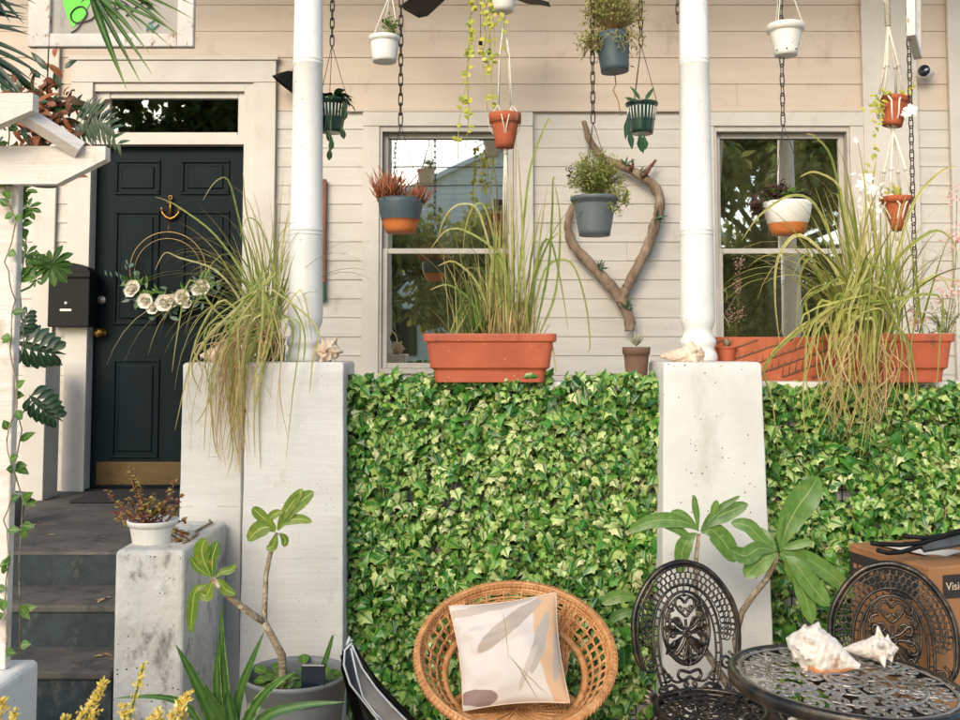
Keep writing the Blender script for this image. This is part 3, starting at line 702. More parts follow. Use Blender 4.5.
# white painted box post at the far left
a = P(20, 498, 5.66); e = P(46, 363, 5.66)
o = thing('box_post', 'short grey-white box post behind the monstera leaves', 'post', (a.x, 5.7, ZF))
m = MB(); m.bbox((a.x, 5.66, ZF), (e.x, 5.86, e.z-.02), .004); m.build('shaft', M['trim'], o)
m = MB(); m.bbox((a.x-.008, 5.65, e.z-.0195), (e.x+.008, 5.87, e.z), .005); m.build('cap', M['trim'], o)
# stepped side walls of the stairs
o = thing('stair_pier', 'weathered concrete side wall of the steps carrying a white flower pot', 'side wall', (-1.2, 3.9, 0))
m = MB(); m.bbox((-1.31, 3.64, 0), (-1.06, 4.245, .865), .018, seg=3); m.build('pier_body', M['pier'], o)
m = MB()      # cable-like root and lump on its top
m.tube([(-1.10, 3.75, .866), (-1.09, 3.9, .872), (-1.12, 4.0, .869), (-1.10, 4.15, .874), (-1.13, 4.23, .87)], .005, 6)
m.build('cable', M['cord'], o)
o = thing('side_block', 'smooth white block at the foot of the pergola post', 'block', (-1.65, 2.9, 0))
m = MB(); xb = X(40, 3.17, 660); m.bbox((-2.1, 2.3, 0), (xb, 3.17, Z(658, 3.17)), .02, seg=3); m.build('block_body', M['column'], o)
# ================================================================== pergola
pg = thing('pergola', 'whitewashed timber pergola with angled beam ends at the left edge', 'pergola', (-1.5, 3.05, 0))
zb = Z(658, 3.17)
xr = X(18.5, 3.088, 400)
m = MB(); m.bbox((xr-.12, 3.05, zb+.001), (xr, 3.088, Z(148, 3.05)), .005); m.build('post', M['pergola'], pg)
def beam(px1, pytop, pybot, D, xleft, cham, th=.04):
    mb = MB(); a = P(px1, pytop, D); zb_ = Z(pybot, D); zc = Z(pytop+(pybot-pytop)*cham, D); xc = a.x-(a.z-zb_)*1.25
    pts = [(xleft, a.z), (a.x, a.z), (a.x, zc), (xc, zb_), (xleft, zb_)]
    n = len(mb.v)
    for y in (D, D+th): mb.v += [V((x, y, z)) for x, z in pts]
    k = 5
    mb.face([n+i for i in reversed(range(k))]); mb.face([n+k+i for i in range(k)])
    for i in range(k): mb.face((n+i, n+(i+1) % k, n+k+(i+1) % k, n+k+i))
    return mb
beam(105.5, 146, 184, 3.005, -2.4, .35).build('beam', M['pergola'], pg)
beam(33, 93, 131, 2.9, -2.4, .45).build('beam', M['pergola'], pg)
m = MB()
a = P(22, 113, 2.945); c_ = P(80, 150, 3.0)
ax = (c_-a).normalized(); 
m.tube([a, c_], .028, 4, nrm=V((0, 1, 0)), smooth=False); m.build('brace', M['pergola'], pg)
# ================================================================== HANGING PLANTERS
ZB = 4.451      # underside of the beam
def chain(mb, top, bot, link=.05, w=.011, r=.0028):
    top, bot = V(top), V(bot); d = (bot-top); L = d.length; d.normalize()
    n = max(1, int(L/(link*.78))); st = L/n
    s1 = d.orthogonal().normalized() if abs(d.z) < .95 else V((1, 0, 0)); s1 = (s1-d*s1.dot(d)).normalized(); s2 = d.cross(s1)
    for i in range(n):
        c = top+d*(st*(i+.5)); a = (s1 if i % 2 else (s1*.35+s2*.94)).normalized()
        path = []
        h = link/2-w/2
        for q in range(10):
            an = 2*pi*q/10; path.append(c+a*w*cos(an)*.8+d*(h*(1 if sin(an) > 0 else -1)*min(1, abs(sin(an))*3)+w*sin(an)*.6))
        mb.tube(path, r, 4, closed=True)
def pot(px, ytop, ybot, rt, rb, D, mats, rim=.0, thick=.006, base=None, parent=None, tilt=None, sy=1, name='pot', n=32, bowl=0):
    """pot seen between pixel rows ytop (rim) and ybot (foot); rt, rb half widths in pixels"""
    c = P(px, ybot, D); k = D/F; H = P(px, ytop, D).z-c.z; rt *= k; rb *= k
    prof = []
    K = 8
    for i in range(K+1):
        t = i/K; r = rb+(rt-rb)*(t if not bowl else sin(t*pi/2)**bowl)
        prof.append((r, H*t*(1-rim*0)))
    if bowl: prof = [(rb*.9, 0)]+prof[1:] if False else prof
    if rim:
        prof = [(r, z) for r, z in prof if z < H*(1-rim)]
        rr = rt
        prof += [(rb+(rt-rb)*(1-rim), H*(1-rim)), (rr*1.05, H*(1-rim)+.002), (rr*1.08, H-.003), (rr*1.06, H)]
    last = prof[-1][0]
    inn = [(last-thick, H-.001), (last-thick-.002, H*.82), (rt*.86-thick, H*.8)]
    m = None
    if tilt: m = Matrix.Rotation(tilt, 3, 'Y')
    mb = MB()
    if base:        # lower band of another colour is a part of its own
        cut = base; lo = [(r, z) for r, z in prof if z <= H*cut]; hi = [(r, z) for r, z in prof if z > H*cut]
        rc = lo[-1][0]+(hi[0][0]-lo[-1][0])*.5
        lo.append((rc, H*cut)); hi = [(rc, H*cut)]+hi
        mb.lathe(c, hi+inn, n, m=m, sy=sy, capb=False)
        o = mb.build(name, mats[0], parent)
        m2 = MB(); m2.lathe(c, lo, n, m=m, sy=sy); m2.build('pot_base', mats[1], o)
    else:
        mb.lathe(c, prof+inn, n, m=m, sy=sy); o = mb.build(name, mats[0], parent)
    ms = MB(); so = [(rt*.86-thick, H*.8), (rt*.4, H*.84), (.001, H*.85)]
    ms.lathe(c, so, 16, m=m, sy=sy, capb=False, wob=.03); ms.build('soil', M['soil'], parent)
    return c+V((0, 0, H)), rt, H, o
def bush(mb, stems, c, rx, ry, rz, n, ls, seed, droop=.3, up=.6, prof='ovate', wfac=.5, leafn=5):
    r = random.Random(seed)
    for q in range(n):
        a = r.uniform(0, 2*pi); e = r.random()
        tip = c+V((cos(a)*rx*sqrt(e), sin(a)*ry*sqrt(e), rz*(up*(1-e)**.6+r.uniform(-.1, .55)) if r.random() > droop else -rz*r.uniform(0, .6)))
        base = c+V((cos(a)*rx*.12, sin(a)*ry*.12, -.01))
        mid = (base+tip)/2+V((0, 0, rz*.25))
        pts = []
        for t in range(6):
            u = t/5; pts.append(base*(1-u)**2+mid*2*u*(1-u)+tip*u*u)
        if stems is not None: stems.tube(pts, .0012, 3, caps=False)
        for t in range(1, leafn+1):
            u = .3+.7*t/leafn; p = base*(1-u)**2+mid*2*u*(1-u)+tip*u*u
            d = V((r.gauss(0, 1), r.gauss(0, 1), r.gauss(.4, .7)))
            mb.leaf(p, d, (r.gauss(0, .5), -.5+r.gauss(0, .5), 1), ls*r.uniform(.7, 1.4), ls*wfac*r.uniform(.8, 1.2), .4, 2, prof)
HG = 'hanging planters along the porch beam'
def hangpot(name, label, px, D, ytop, ybot, rt, rb, mats, ysplit, nw=3, chainr=.0028, rope=False, link=.05, xtop=None, wirer=.0016, yhook=None, **kw):
    top_c = P(px, ytop, D); o = thing(name, label, 'hanging planter', (top_c.x, D, P(px, ybot, D).z), HG)
    rimc, r, H, po = pot(px, ytop, ybot, rt, rb, D, mats, parent=o, **kw)
    s = P(px if xtop is None else xtop, ysplit, D)
    s.x = rimc.x+(s.x-rimc.x)
    w = MB()
    for q in range(nw):
        a = pi/2+2*pi*q/nw+.35
        e = rimc+V((cos(a)*r, sin(a)*r*kw.get('sy', 1), -.004))
        w.tube([s, s.lerp(e, .5), e, e+V((0, 0, -.012))], wirer, 5)
    w.build('hanger', M['rope'] if rope else M['chain'], o)
    if s.z < ZB:
        m = MB()
        if rope: m.tube([V((s.x, D, ZB)), s], .004, 6)
        else: chain(m, (s.x, min(max(D, 4.26), 4.44), ZB), s, link, r=chainr)
        m.build('rope' if rope else 'chain', M['rope'] if rope else M['chain'], o)
    return o, rimc, r, H, po
def slots(parent, c, r, H, n, mat, z0, z1, rb):
    m = MB()
    for q in range(n):
        a = 2*pi*q/n
        for (za, zb) in ((z0, z1),):
            ra = rb+(r-rb)*za; rz_ = rb+(r-rb)*zb
            m.tube([c+V((cos(a)*ra*1.01, sin(a)*ra*1.01, -H*(1-za))), c+V((cos(a)*rz_*1.01, sin(a)*rz_*1.01, -H*(1-zb)))], .0022, 4)
    m.build('rib', mat, parent); 
# 1 green slotted pot by the left column
o, c, r, H, po = hangpot('hanging_planter', 'dark green ribbed pot with broad drooping leaves hanging right beside the left column', 332, 4.42, 100, 133, 16, 10, [M['greenpot']], 45, rim=.1)
slots(po, c, r, H, 26, M['whitepot'], .45, .82, r*.65)
m = MB(); rr = random.Random(2)
for q in range(16):
    a = rr.uniform(0, 2*pi); d = V((cos(a), sin(a)*.7, rr.uniform(.4, 1.4)))
    m.leaf(c+V((0, 0, -.01)), d, (-cos(a), -sin(a), 1), rr.uniform(.08, .15), .040, rr.uniform(.8, 1.9), 5, 'obov')
for (ex, ey) in ((343, 112), (346, 118), (341, 137), (332, 148), (327, 140), (330, 158)):
    e = P(ex, ey, 4.36); m.leaf(e+V((0, 0, .05)), (rr.uniform(-.2, .3), -.1, -1), (.2, -1, .2), .06, .026, .3, 4, 'obov')
    m.blade(c+V((0, -.02, 0)), (e-c+V((0, 0, .1))), .09+abs(c.z-e.z)*.6, .004, 3)
m.build('foliage', L_['dark'], o)
# 2 small white pot
o, c, r, H, po = hangpot('hanging_planter', 'small white square-shouldered pot on white cords above the left window', 384.5, 4.40, 37, 62, 15, 12, [M['whitepot']], -8, rope=True, xtop=391, wirer=.003, rim=.2)
m = MB(); s = MB(); bush(m, s, P(391, 33, 4.40), .055, .05, .07, 30, .02, 5, droop=.25); m.build('foliage', L_['mid'], o); s.build('stem', L_['bushy'], o)
# 3 slate and orange bowl
o, c, r, H, po = hangpot('hanging_planter', 'slate bowl with orange base and copper succulents before the left window', 400.5, 4.40, 199, 233, 22.5, 14, [M['tealpot'], M['orangebase']], 124, base=.38, bowl=.9, link=.056)
m = MB(); rr = random.Random(4)
for (qx, qy, n, sp) in ((391, 199, 70, 1.0), (385, 199, 40, .8), (419, 201, 46, .55)):
    b0 = P(qx, qy, 4.40)
    for q in range(n):
        d = V((rr.gauss(0, .35), rr.gauss(0, .35), 1))
        p0 = b0+V((rr.gauss(0, .02), rr.gauss(0, .02), -.01)); L = rr.uniform(.07, .16)*sp
        pts = [p0, p0+d*L*.5+V((rr.gauss(0, .008), 0, 0)), p0+d*L]
        m.tube(pts, [.0028, .003, .0012], 4)
        if rr.random() < .7: m.tube([pts[1], pts[1]+V((rr.uniform(-.03, .03), rr.uniform(-.02, .02), .03))], [.0025, .001], 4)
m.build('foliage', L_['copper'], o)
# 4/5 double macrame hanger: white pot above, terracotta below, yellow vine
mc = thing('macrame_hanger', 'white macrame hanger with a trailing yellow vine above a terracotta pot, centre window', 'hanging planter', P(505, 148, 4.38), HG)
c, r, H, po = pot(505, 114, 148, 15.5, 9, 4.38, [M['clay']], rim=.27, parent=mc)
wp, wr, wH, wpo = pot(503, -22, 12, 20, 10, 4.38, [M['whitepot']], parent=mc, rim=.15)
m = MB()
D = 4.38
top = P(504, 20, D)
wb = P(503, 13, D)
# cords round the upper pot
for a in (0.3, 1.9, 3.4, 5.0):
    e = wp+V((cos(a)*wr*1.03, sin(a)*wr*1.03, 0)); m.tube([V((wp.x, D, ZB)), wp.lerp(V((wp.x, D, ZB)), .4), e, wb+V((cos(a)*.03, sin(a)*.03, .01)), wb], .0028, 5)
m.tube([wb+V((0, 0, .012)), wb+V((0, 0, 0)), top], [.004, .010, .006], 7)
hub = P(505.5, 150, D)
for a, kx in ((-2.4, 0), (-.75, 0), (.9, 0), (2.3, 0)):
    sp = c+V((cos(a)*r*.75, sin(a)*r*.75, .09))
    sp1 = c+V((cos(a)*r*.62, sin(a)*r*.62, .035))
    m.tube([top, top.lerp(sp, .5)+V((cos(a)*.004, 0, 0)), sp1], .0036, 6)
    for da in (-.6, .6):
        e = c+V((cos(a+da)*r*1.08, sin(a+da)*r*1.08, -.02)); e2 = c+V((cos(a+da*1.25)*r*.98, sin(a+da*1.25)*r*.98, -.07))
        m.tube([sp1, e, e2, hub+V((0, 0, .006))], .0026, 5)
m.tube([hub+V((0, 0, .01)), hub, hub+V((0, 0, -.02))], [.006, .011, .008], 8)
for q in range(9):
    a = q*.7; h0 = hub+V((cos(a)*.004, sin(a)*.004, -.015))
    m.tube([h0, h0+V((cos(a)*.006, sin(a)*.006, -.15)), h0+V((cos(a)*.009, sin(a)*.01, -.36-.05*(q % 3)))], [.0028, .0024, .0016], 4)
m.build('cords', M['rope'], mc)
m = MB(); s = MB(); rr = random.Random(9)
for (x0_, xs, ye, n) in ((472, 470, 62, 15), (471, 466, 150, 26), (491, 489, 72, 17), (494, 492, 118, 22), (485, 484, 60, 9), (499, 508, 58, 8), (474, 457, 160, 20), (482, 486, 110, 14)):
    a = P(x0_, -6, D-.03); e = P(xs, ye, D-.02)
    pts = [a.lerp(e, t/8)+V((.008*sin(t*1.3+x0_), .006*cos(t), 0)) for t in range(9)]
    pts = [wp+V((0, -.02, .0))]+pts
    s.tube(pts, .0016, 4)
    for q in range(n):
        u = rr.random()*8; i = int(min(7, u)); p = pts[1+i].lerp(pts[min(8, 2+i)], u-i)
        m.leaf(p, (rr.gauss(0, 1), -.4, rr.gauss(-.2, .6)), (rr.gauss(0, .4), -1, .6), rr.uniform(.018, .034), .022, .4, 3, 'round')
for q in range(90):
    p = wp+V((rr.gauss(-.03, .06), rr.gauss(-.02, .04), rr.uniform(-.02, .06)))
    m.leaf(p, (rr.gauss(0, 1), rr.gauss(0, 1), rr.gauss(.2, .6)), (0, -.5, 1), rr.uniform(.02, .04), .024, .4, 3, 'round')
m.build('vine', L_['yellow'], mc); s.build('stem', L_['yellow'], mc)
# 6 dark pot with bush, top centre
o, c, r, H, po = hangpot('hanging_planter', 'dark grey bucket pot with an overflowing bush at the top edge, right of centre', 615, 4.40, 34, 72, 17.5, 14, [M['tealpot']], -30, tilt=radians(-4))
m = MB(); s = MB()
bush(m, s, c+V((-.01, 0, .0)), .155, .14, .19, 330, .021, 12, droop=.22, up=.9, leafn=8, wfac=.4)
bush(m, s, P(590, 45, 4.36), .07, .07, .06, 40, .018, 13, droop=.5, leafn=6)
m.build('foliage', L_['bushy'], o)
a = P(615, 72, 4.42)
s.tube([a+V((0, .03, .02)), P(616, 84, 4.42), P(613, 90, 4.42), P(618, 100, 4.42), P(621, 116, 4.42)], [.002, .003, .004, .003, .002], 5); s.build('stem', L_['straw'], o)
# 7 green slotted pot with strap cactus
o, c, r, H, po = hangpot('hanging_planter', 'dark green ribbed pot with flat cactus straps hanging left of the right column', 642, 4.42, 103, 134, 15.5, 11, [M['greenpot']], 45, xtop=641, rim=.1)
slots(po, c, r, H, 24, M['whitepot'], .45, .84, r*.7)
m = MB()
for pts in (((634, 101), (628, 97), (625, 101)), ((640, 100), (636, 92), (630, 87)), ((645, 101), (650, 92), (656, 88)), ((640, 102), (633, 99), (628, 100))):
    q = [P(x, y, 4.36) for x, y in pts]; d = (q[1]-q[0]); m.leaf(q[0], d, (0, -1, .5), (q[2]-q[0]).length*1.2, .018, .6, 5, 'lance')
for (x, y, x2, y2) in ((630, 108, 624, 140), (629, 125, 631, 150), (641, 132, 642, 154), (639, 133, 640, 152), (644, 134, 645, 150)):
    q = P(x, y, 4.34); q2 = P(x2, y2, 4.34); m.leaf(q, q2-q, (.2, -1, 0), (q2-q).length, .028, -.2, 5, 'obov', wave=.15)
m.build('foliage', L_['dark'], o)
# 8 gray pot in front of the driftwood
o, c, r, H, po = hangpot('hanging_planter', 'pale grey pot with bushy herbs hanging in front of the driftwood', 594.5, 4.40, 197, 236, 22.5, 15.5, [M['greypot_pale']], 122, xtop=593, rim=.12, link=.056)
m = MB(); s = MB(); bush(m, s, c+V((.01, 0, .0)), .14, .12, .15, 280, .021, 22, droop=.14, up=.95, leafn=8, wfac=.4)
bush(m, s, P(621, 200, 4.38), .05, .05, .05, 30, .018, 23, droop=.55)
m.build('foliage', L_['bushy'], o); s.build('stem', L_['bushy'], o)
m = MB(); bush(m, None, P(570, 175, 4.40), .02, .02, .04, 8, .014, 3); m.build('dry_sprig', L_['purple'], o)
# 10 small white pot on cords, right
o, c, r, H, po = hangpot('hanging_planter', 'empty white swirled pot with drain holes on white cords above the right window', 786, 4.40, 25, 56, 17.5, 11, [M['whitepot']], -35, rope=True, wirer=.0026, rim=.22, xtop=782)
m = MB()
for q in range(7):
    a = q*2*pi/7
    p = P(786, 51.5, 4.40)+V((cos(a)*.05, sin(a)*.05, 0)); m.lathe(p, [(.0045, -.003), (.0045, .003)], 8, m=Matrix.Rotation(pi/2, 3, V((-sin(a), cos(a), 0))), capt=True)
    p = P(786, 45.5, 4.40)+V((cos(a+.4)*.0545, sin(a+.4)*.0545, 0)); m.lathe(p, [(.004, -.003), (.004, .003)], 8, m=Matrix.Rotation(pi/2, 3, V((-sin(a+.4), cos(a+.4), 0))), capt=True)
m.build('drain_holes', M['black'], po)
# 11 white bowl with orange base
o, c, r, H, po = hangpot('hanging_planter', 'white bowl with orange base and dark purple leaves before the right window', 788, 4.42, 202, 235, 23.5, 15, [M['whitepot'], M['orangebase']], 124, xtop=783, base=.34, bowl=.85, link=.056)
m = MB(); bush(m, None, P(775, 200, 4.4), .075, .06, .07, 50, .028, 31, droop=.25, wfac=.45); bush(m, None, P(757, 208, 4.36), .035, .04, .045, 26, .026, 32, droop=.6, wfac=.5); bush(m, None, P(805, 199, 4.38), .05, .04, .035, 20, .026, 33, droop=.1)
m.build('foliage', L_['purple'], o)
m = MB(); bush(m, None, P(785, 199, 4.4), .08, .06, .04, 22, .035, 35, droop=.1, wfac=.4); m.build('green_leaves', L_['mid'], o)
# 12 double macrame at the right
mc = thing('macrame_hanger', 'long white macrame hanger with two small terracotta pots at the right end', 'hanging planter', P(897, 230, 4.36), HG)
D = 4.36
cA, rA, HA, pA = pot(892, 97, 126, 13.5, 9.5, D, [M['clay']], rim=.2, parent=mc, tilt=radians(9))
cB, rB, HB, pB = pot(897, 197, 231, 15, 4.5, D, [M['clay']], rim=.18, parent=mc)
m = MB(); k0 = P(888, 26, D); m.tube([V((k0.x, D, ZB)), k0], [.011, .013], 7); m.tube([P(884, -6, D), P(886, 4, D), k0], .006, 5)
hA = P(893, 130, D)
for a in (-2.5, -.9, .8, 2.4):
    e = P(886 if cos(a) < 0 else 897, 66, D)+V((0, sin(a)*.02, 0)); e2 = cA+V((cos(a)*rA*.9, sin(a)*rA*.9, .02))
    m.tube([k0, e, e2], .006, 6)
    m.tube([e+V((0, 0, .006)), e, e+V((0, 0, -.008))], .009, 7)
    for da in (-.55, .55): m.tube([e2, cA+V((cos(a+da)*rA*1.12, sin(a+da)*rA*1.12, -.03)), cA+V((cos(a+da)*rA*.98, sin(a+da)*rA*.98, -.09)), hA], .0045, 5)
m.tube([hA+V((0, 0, .02)), hA, hA+V((0, 0, -.02))], [.006, .01, .007], 7)
hB = P(897, 234, D)
for a in (-2.3, -.8, .9, 2.4):
    e = hA.lerp(cB+V((cos(a)*rB*.95, sin(a)*rB*.95, 0)), .6)+V((cos(a)*.01, sin(a)*.01, 0)); e2 = cB+V((cos(a)*rB, sin(a)*rB, .01))
    m.tube([hA, e, e2], .006, 6); m.tube([e+V((0, 0, .006)), e, e+V((0, 0, -.008))], .009, 7)
    for da in (-.55, .55): m.tube([e2, cB+V((cos(a+da)*rB*1.0, sin(a+da)*rB*1.0, -.04)), hB+V((cos(a)*.012, sin(a)*.012, .03)), hB], .0045, 5)
m.tube([hB+V((0, 0, .02)), hB, hB+V((0, 0, -.03))], [.005, .009, .006], 7)
for q in range(7):
    a = q*.9; m.tube([hB, hB+V((cos(a)*.008, sin(a)*.008, -.1)), hB+V((cos(a)*.012, sin(a)*.012, -.24))], .003, 4)
m.build('cords', M['rope'], mc)
m = MB(); rr = random.Random(5)
for (x0_, y0_, x1_, y1_, n) in ((880, 100, 868, 172, 22), (884, 97, 870, 118, 10), (901, 96, 914, 86, 9), (890, 92, 860, 112, 8)):
    for q in range(n):
        p = P(x0_, y0_, D-.05).lerp(P(x1_, y1_, D-.07), rr.random())+V((rr.gauss(0, .008), 0, rr.gauss(0, .008)))
        m.leaf(p, (rr.gauss(0, 1), -.3, rr.gauss(0, .8)), (0, -1, .5), rr.uniform(.02, .04), .016, .5, 3)
for d in ((-.6, 0, .8), (-.2, -.3, 1), (.3, 0, 1), (.6, .2, .8), (-.9, -.1, .5)): m.leaf(cB, d, (0, -1, .3), .07, .018, .5, 4, 'lance')
m.build('foliage', L_['yellow'], mc)
m = MB()
def flower(mb, c, R_, n=5, nrm=(0, -1, .2), w=.6):
    nn = V(nrm).normalized(); u = nn.orthogonal().normalized(); v = nn.cross(u)
    for q in range(n):
        a = 2*pi*q/n+c[0]*31; d = u*cos(a)+v*sin(a)+nn*.35
        mb.leaf(V(c)-d*.002, d, nn, R_, R_*w, .7, 3, 'round')
flower(m, P(911, 110, D-.07), .038, 5); flower(m, P(905, 114, D-.07), .022, 5)
m.build('blossom', L_['cream'], mc)
# 13 long chain and 14 short chain
for (px, ye, D, lab, lk) in ((916.5, 330, 4.30, 'long dark chain hanging at the right end down to the terracotta planter', .045), (678, 22, 4.44, 'short end of dark chain hanging just left of the right column', .05)):
    e = P(px, ye, D); o = thing('hanging_chain', lab, 'chain', e, 'bare chains hanging from the porch beam')
    m = MB(); chain(m, (e.x, D, ZB), e, lk); m.build('links', M['chain'], o)
# ---- ceiling fan
o = thing('ceiling_fan', 'dark ceiling fan with two pull chains above the left window', 'ceiling fan', (-.11, 5.1, 4.89))
fc = V((-.11, 5.1, 0)); zb_ = Z(-26, 5.1)
m = MB(); m.lathe((fc.x, fc.y, 0), [(.02, zb_+.12), (.02, 4.84), (.07, 4.85), (.075, 4.891)], 20, capb=False); m.build('downrod', M['black'], o)
m = MB(); m.lathe((fc.x, fc.y, zb_), [(.03, -.05), (.07, -.045), (.10, -.02), (.115, .03), (.11, .08), (.06, .12), (.02, .125)], 28); m.build('motor', M['black'], o)
for q in range(5):
    a = radians(-28+72*q); ca, sa = cos(a), sin(a)
    m = MB()
    def bl(u, v):
        L = .13+.53*u; w = (.05+.035*u)*(1-.9*max(0, u-.93)/.07*.5); s_ = (v-.5)*2*w
        return V((fc.x+ca*L-sa*s_, fc.y+sa*L+ca*s_, zb_-.005+.018*(v-.5)*2))
    m.grid(bl, 10, 4); m.grid(lambda u, v: bl(u, 1-v)+V((0, 0, -.006)), 10, 4)
    for v in (0, 1): m.grid(lambda u, w: bl(u, v)+V((0, 0, -.006*w)), 10, 1)
    m.grid(lambda u, w: bl(1, u)+V((0, 0, -.006*w)), 4, 1)
    bo = m.build('blade', M['black'], o)
    m = MB(); m.tube([(fc.x+ca*.08, fc.y+sa*.08, zb_-.01), (fc.x+ca*.2, fc.y+sa*.2, zb_-.014)], .012, 6, flat=.4); m.build('bracket', M['black'], bo)
for (px, ye) in ((480.5, 43), (489.5, 52)):
    e = P(px, ye, 5.1); m = MB(); m.tube([(e.x, 5.1, zb_-.04), (e.x, 5.1, e.z+.02)], .0013, 4); pc = m.build('pull_chain', M['chain'], o)
    m = MB(); m.lathe((e.x, 5.1, e.z), [(.002, -.018), (.009, -.014), (.0105, 0), (.008, .014), (.002, .02)], 12, capt=True); m.build('pull_knob', M['black'], pc)
# ---- driftwood on the wall
D = DW-.085
o = thing('driftwood', 'forked driftwood branch with small air plants mounted on the siding', 'driftwood', P(628, 332, D))
m = MB()
def br(pts, rr_, dd=0):
    path = [P(x, y, D+dd) for x, y in pts]
    # smooth
    out = []; ro = []
    n = len(path)
    for i in range(n-1):
        p0 = path[max(0, i-1)]; p1 = path[i]; p2 = path[i+1]; p3 = path[min(n-1, i+2)]
        for q in range(4):
            t = q/4
            out.append(.5*((2*p1)+(-p0+p2)*t+(2*p0-5*p1+4*p2-p3)*t*t+(-p0+3*p1-3*p2+p3)*t**3)); ro.append((rr_[i]*(1-t)+rr_[i+1]*t)*.86*(1+.12*sin(i*5+q*2.1)))
    out.append(path[-1]); ro.append(rr_[-1])
    k0 = len(m.v); m.tube(out, ro, 12)
    for i in range(k0, len(m.v)):
        p = m.v[i]; p += V((sin(p.z*60+p.y*90), cos(p.z*71+p.x*33), 0))*.0022
br([(584, 121), (587, 133), (593, 146), (603, 158), (625, 167), (641, 176), (654, 186), (660, 200), (658, 215), (654, 228), (648, 246), (638, 266), (626, 288)], [.016, .022, .026, .028, .030, .032, .035, .035, .034, .036, .036, .036, .03])
br([(579, 196), (571, 210), (568, 228), (574, 246), (590, 264), (606, 281), (620, 298), (628, 314), (630, 331)], [.018, .024, .03, .035, .036, .038, .045, .042, .03], .003)
br([(625, 167), (634, 172), (645, 171), (656, 160)], [.024, .022, .016, .009])
br([(620, 303), (622, 296), (628, 286), (634, 274)], [.04, .04, .035, .03])
m.build('branch', M['wood'], o)
m = MB()
for (x, y, ds) in ((656, 218, ((1, 0, .5), (.8, -.3, .2), (-.3, -.5, -.8), (.2, -.3, .9), (1, -.2, -.1))), (599, 269, ((.3, -.2, 1), (.7, -.2, 1), (-.1, -.2, 1), (1, -.1, .8), (1.2, -.2, .2))), (627, 309, ((1, -.2, .2), (.8, -.2, .6), (-.6, -.4, .6), (.1, -.3, 1))), (625, 165, ((.3, -.2, 1), (-.5, -.2, .9), (.8, -.3, .5))), (640, 172, ((.3, -.3, -1), (.6, -.2, 1)))):
    for dd in ds: m.leaf(P(x, y, D-.035), dd, (0, -1, .3), U(.04, .075), .014, .4, 4, 'lance')
m.build('air_plant', L_['dark'], o)
m = MB(); m.tube([P(642, 178, D-.03), P(648, 172, D-.04), P(655, 160, D-.045)], [.010, .009, .003], 7); m.tube([P(630, 171, D-.03), P(633, 164, D-.03), P(632, 159, D-.03)], [.012, .009, .004], 7); m.build('red_hook', M['redstone'], o)
# ---- wall lamp, security camera, plank
o = thing('wall_lamp', 'black barn lamp on the siding just left of the left column', 'wall lamp', P(296, 80, DW-.02))
m = MB(); lm = Matrix.Rotation(radians(38), 3, 'Y'); m.lathe(P(289, 79, DW-.16), [(.088, -.05), (.085, -.045), (.06, .0), (.035, .035), (.012, .05), (.001, .052)], 28, m=lm, capb=False); m.lathe(P(289, 79, DW-.16), [(.086, -.05), (.058, -.003), (.033, .03)], 28, m=lm, capb=False); m.build('lamp_shade', M['black'], o)
m = MB(); m.tube([P(293, 72, DW-.16), P(297, 62, DW-.15), P(300, 66, DW-.08), P(300, 74, DW-.02)], .009, 8); m.lathe(P(300, 74, DW-.024), [(.05, -.012), (.05, .004), (.03, .008)], 20, m=Matrix.Rotation(pi/2, 3, 'X'), capt=True); m.build('lamp_arm', M['black'], o)
o = thing('security_camera', 'small white camera with black face on the right corner boards', 'camera', P(927, 72, DW-.02))
m = MB(); cm = Matrix.Rotation(radians(-40), 3, 'Z') @ Matrix.Rotation(pi/2, 3, 'X'); p = P(926, 72, DW-.10)
m.lathe(p, [(.012, -.045), (.033, -.04), (.038, -.02), (.038, .035), (.036, .04)], 24, m=cm, capb=True, capt=True); m.build('body', M['whitepot'], o)
m = MB(); m.lathe(p, [(.036, .0405), (.034, .045), (.001, .047)], 24, m=cm, capb=False); m.build('lens_face', M['solar'], o)
m = MB(); m.tube([p+V((.01, .02, 0)), p+V((.02, .05, -.005)), P(933, 73, DW-.022)], .010, 7); m.build('bracket', M['whitepot'], o)
o = thing('wall_plank', 'narrow brown plank with green foot hanging on the siding behind the left column', 'wall plaque', P(321, 300, DW-.02))
a = P(310, 283, DW-.045); e = P(326.5, 179, DW-.045); m = MB(); m.bbox((a.x, DW-.05, a.z), (e.x, DW-.024, e.z), .004); m.build('plank', M['woodpanel'], o)
a2 = P(310, 301, DW-.045); m = MB(); m.bbox((a.x, DW-.051, a2.z), (e.x, DW-.024, a.z-.0005), .004); m.build('foot', M['greenpaint'], o)
# ---- hanging window-frame signs
def signframe(name, label, cx, cz, w, hgt, D, rz, ry=0, group=None, fw=.07):
    o = thing(name, label, 'sign', (cx, D, cz-hgt/2), group, rz); o.rotation_euler = (0, ry, rz)
    WL[o.name] = V((0, 0, 0))
    def L(mb, nm, mat, par=o): return mb.build(nm, mat, par, local=True)
    a = MB(); t = .035
    a.bbox((-w/2, 0, 0), (-w/2+fw, t, hgt), .004); a.bbox((w/2-fw*.75, 0, 0), (w/2, t, hgt), .004)
    a.bbox((-w/2+fw+.0005, .001, 0), (w/2-fw*.75-.0005, t, fw*.62), .004); a.bbox((-w/2+fw+.0005, .001, hgt-fw*.7), (w/2-fw*.75-.0005, t, hgt), .004)
    L(a, 'frame', M['chipped'])
    g = MB(); g.box((-w/2+fw*.9, t*.5, fw*.5), (w/2-fw*.6, t*.5+.003, hgt-fw*.5)); L(g, 'pane', M['glass_sign'])
    return o, L
D = 3.95
a = P(27, 46.5, D); e = P(193, 46.5, D); W_ = e.x-a.x; HH = .46
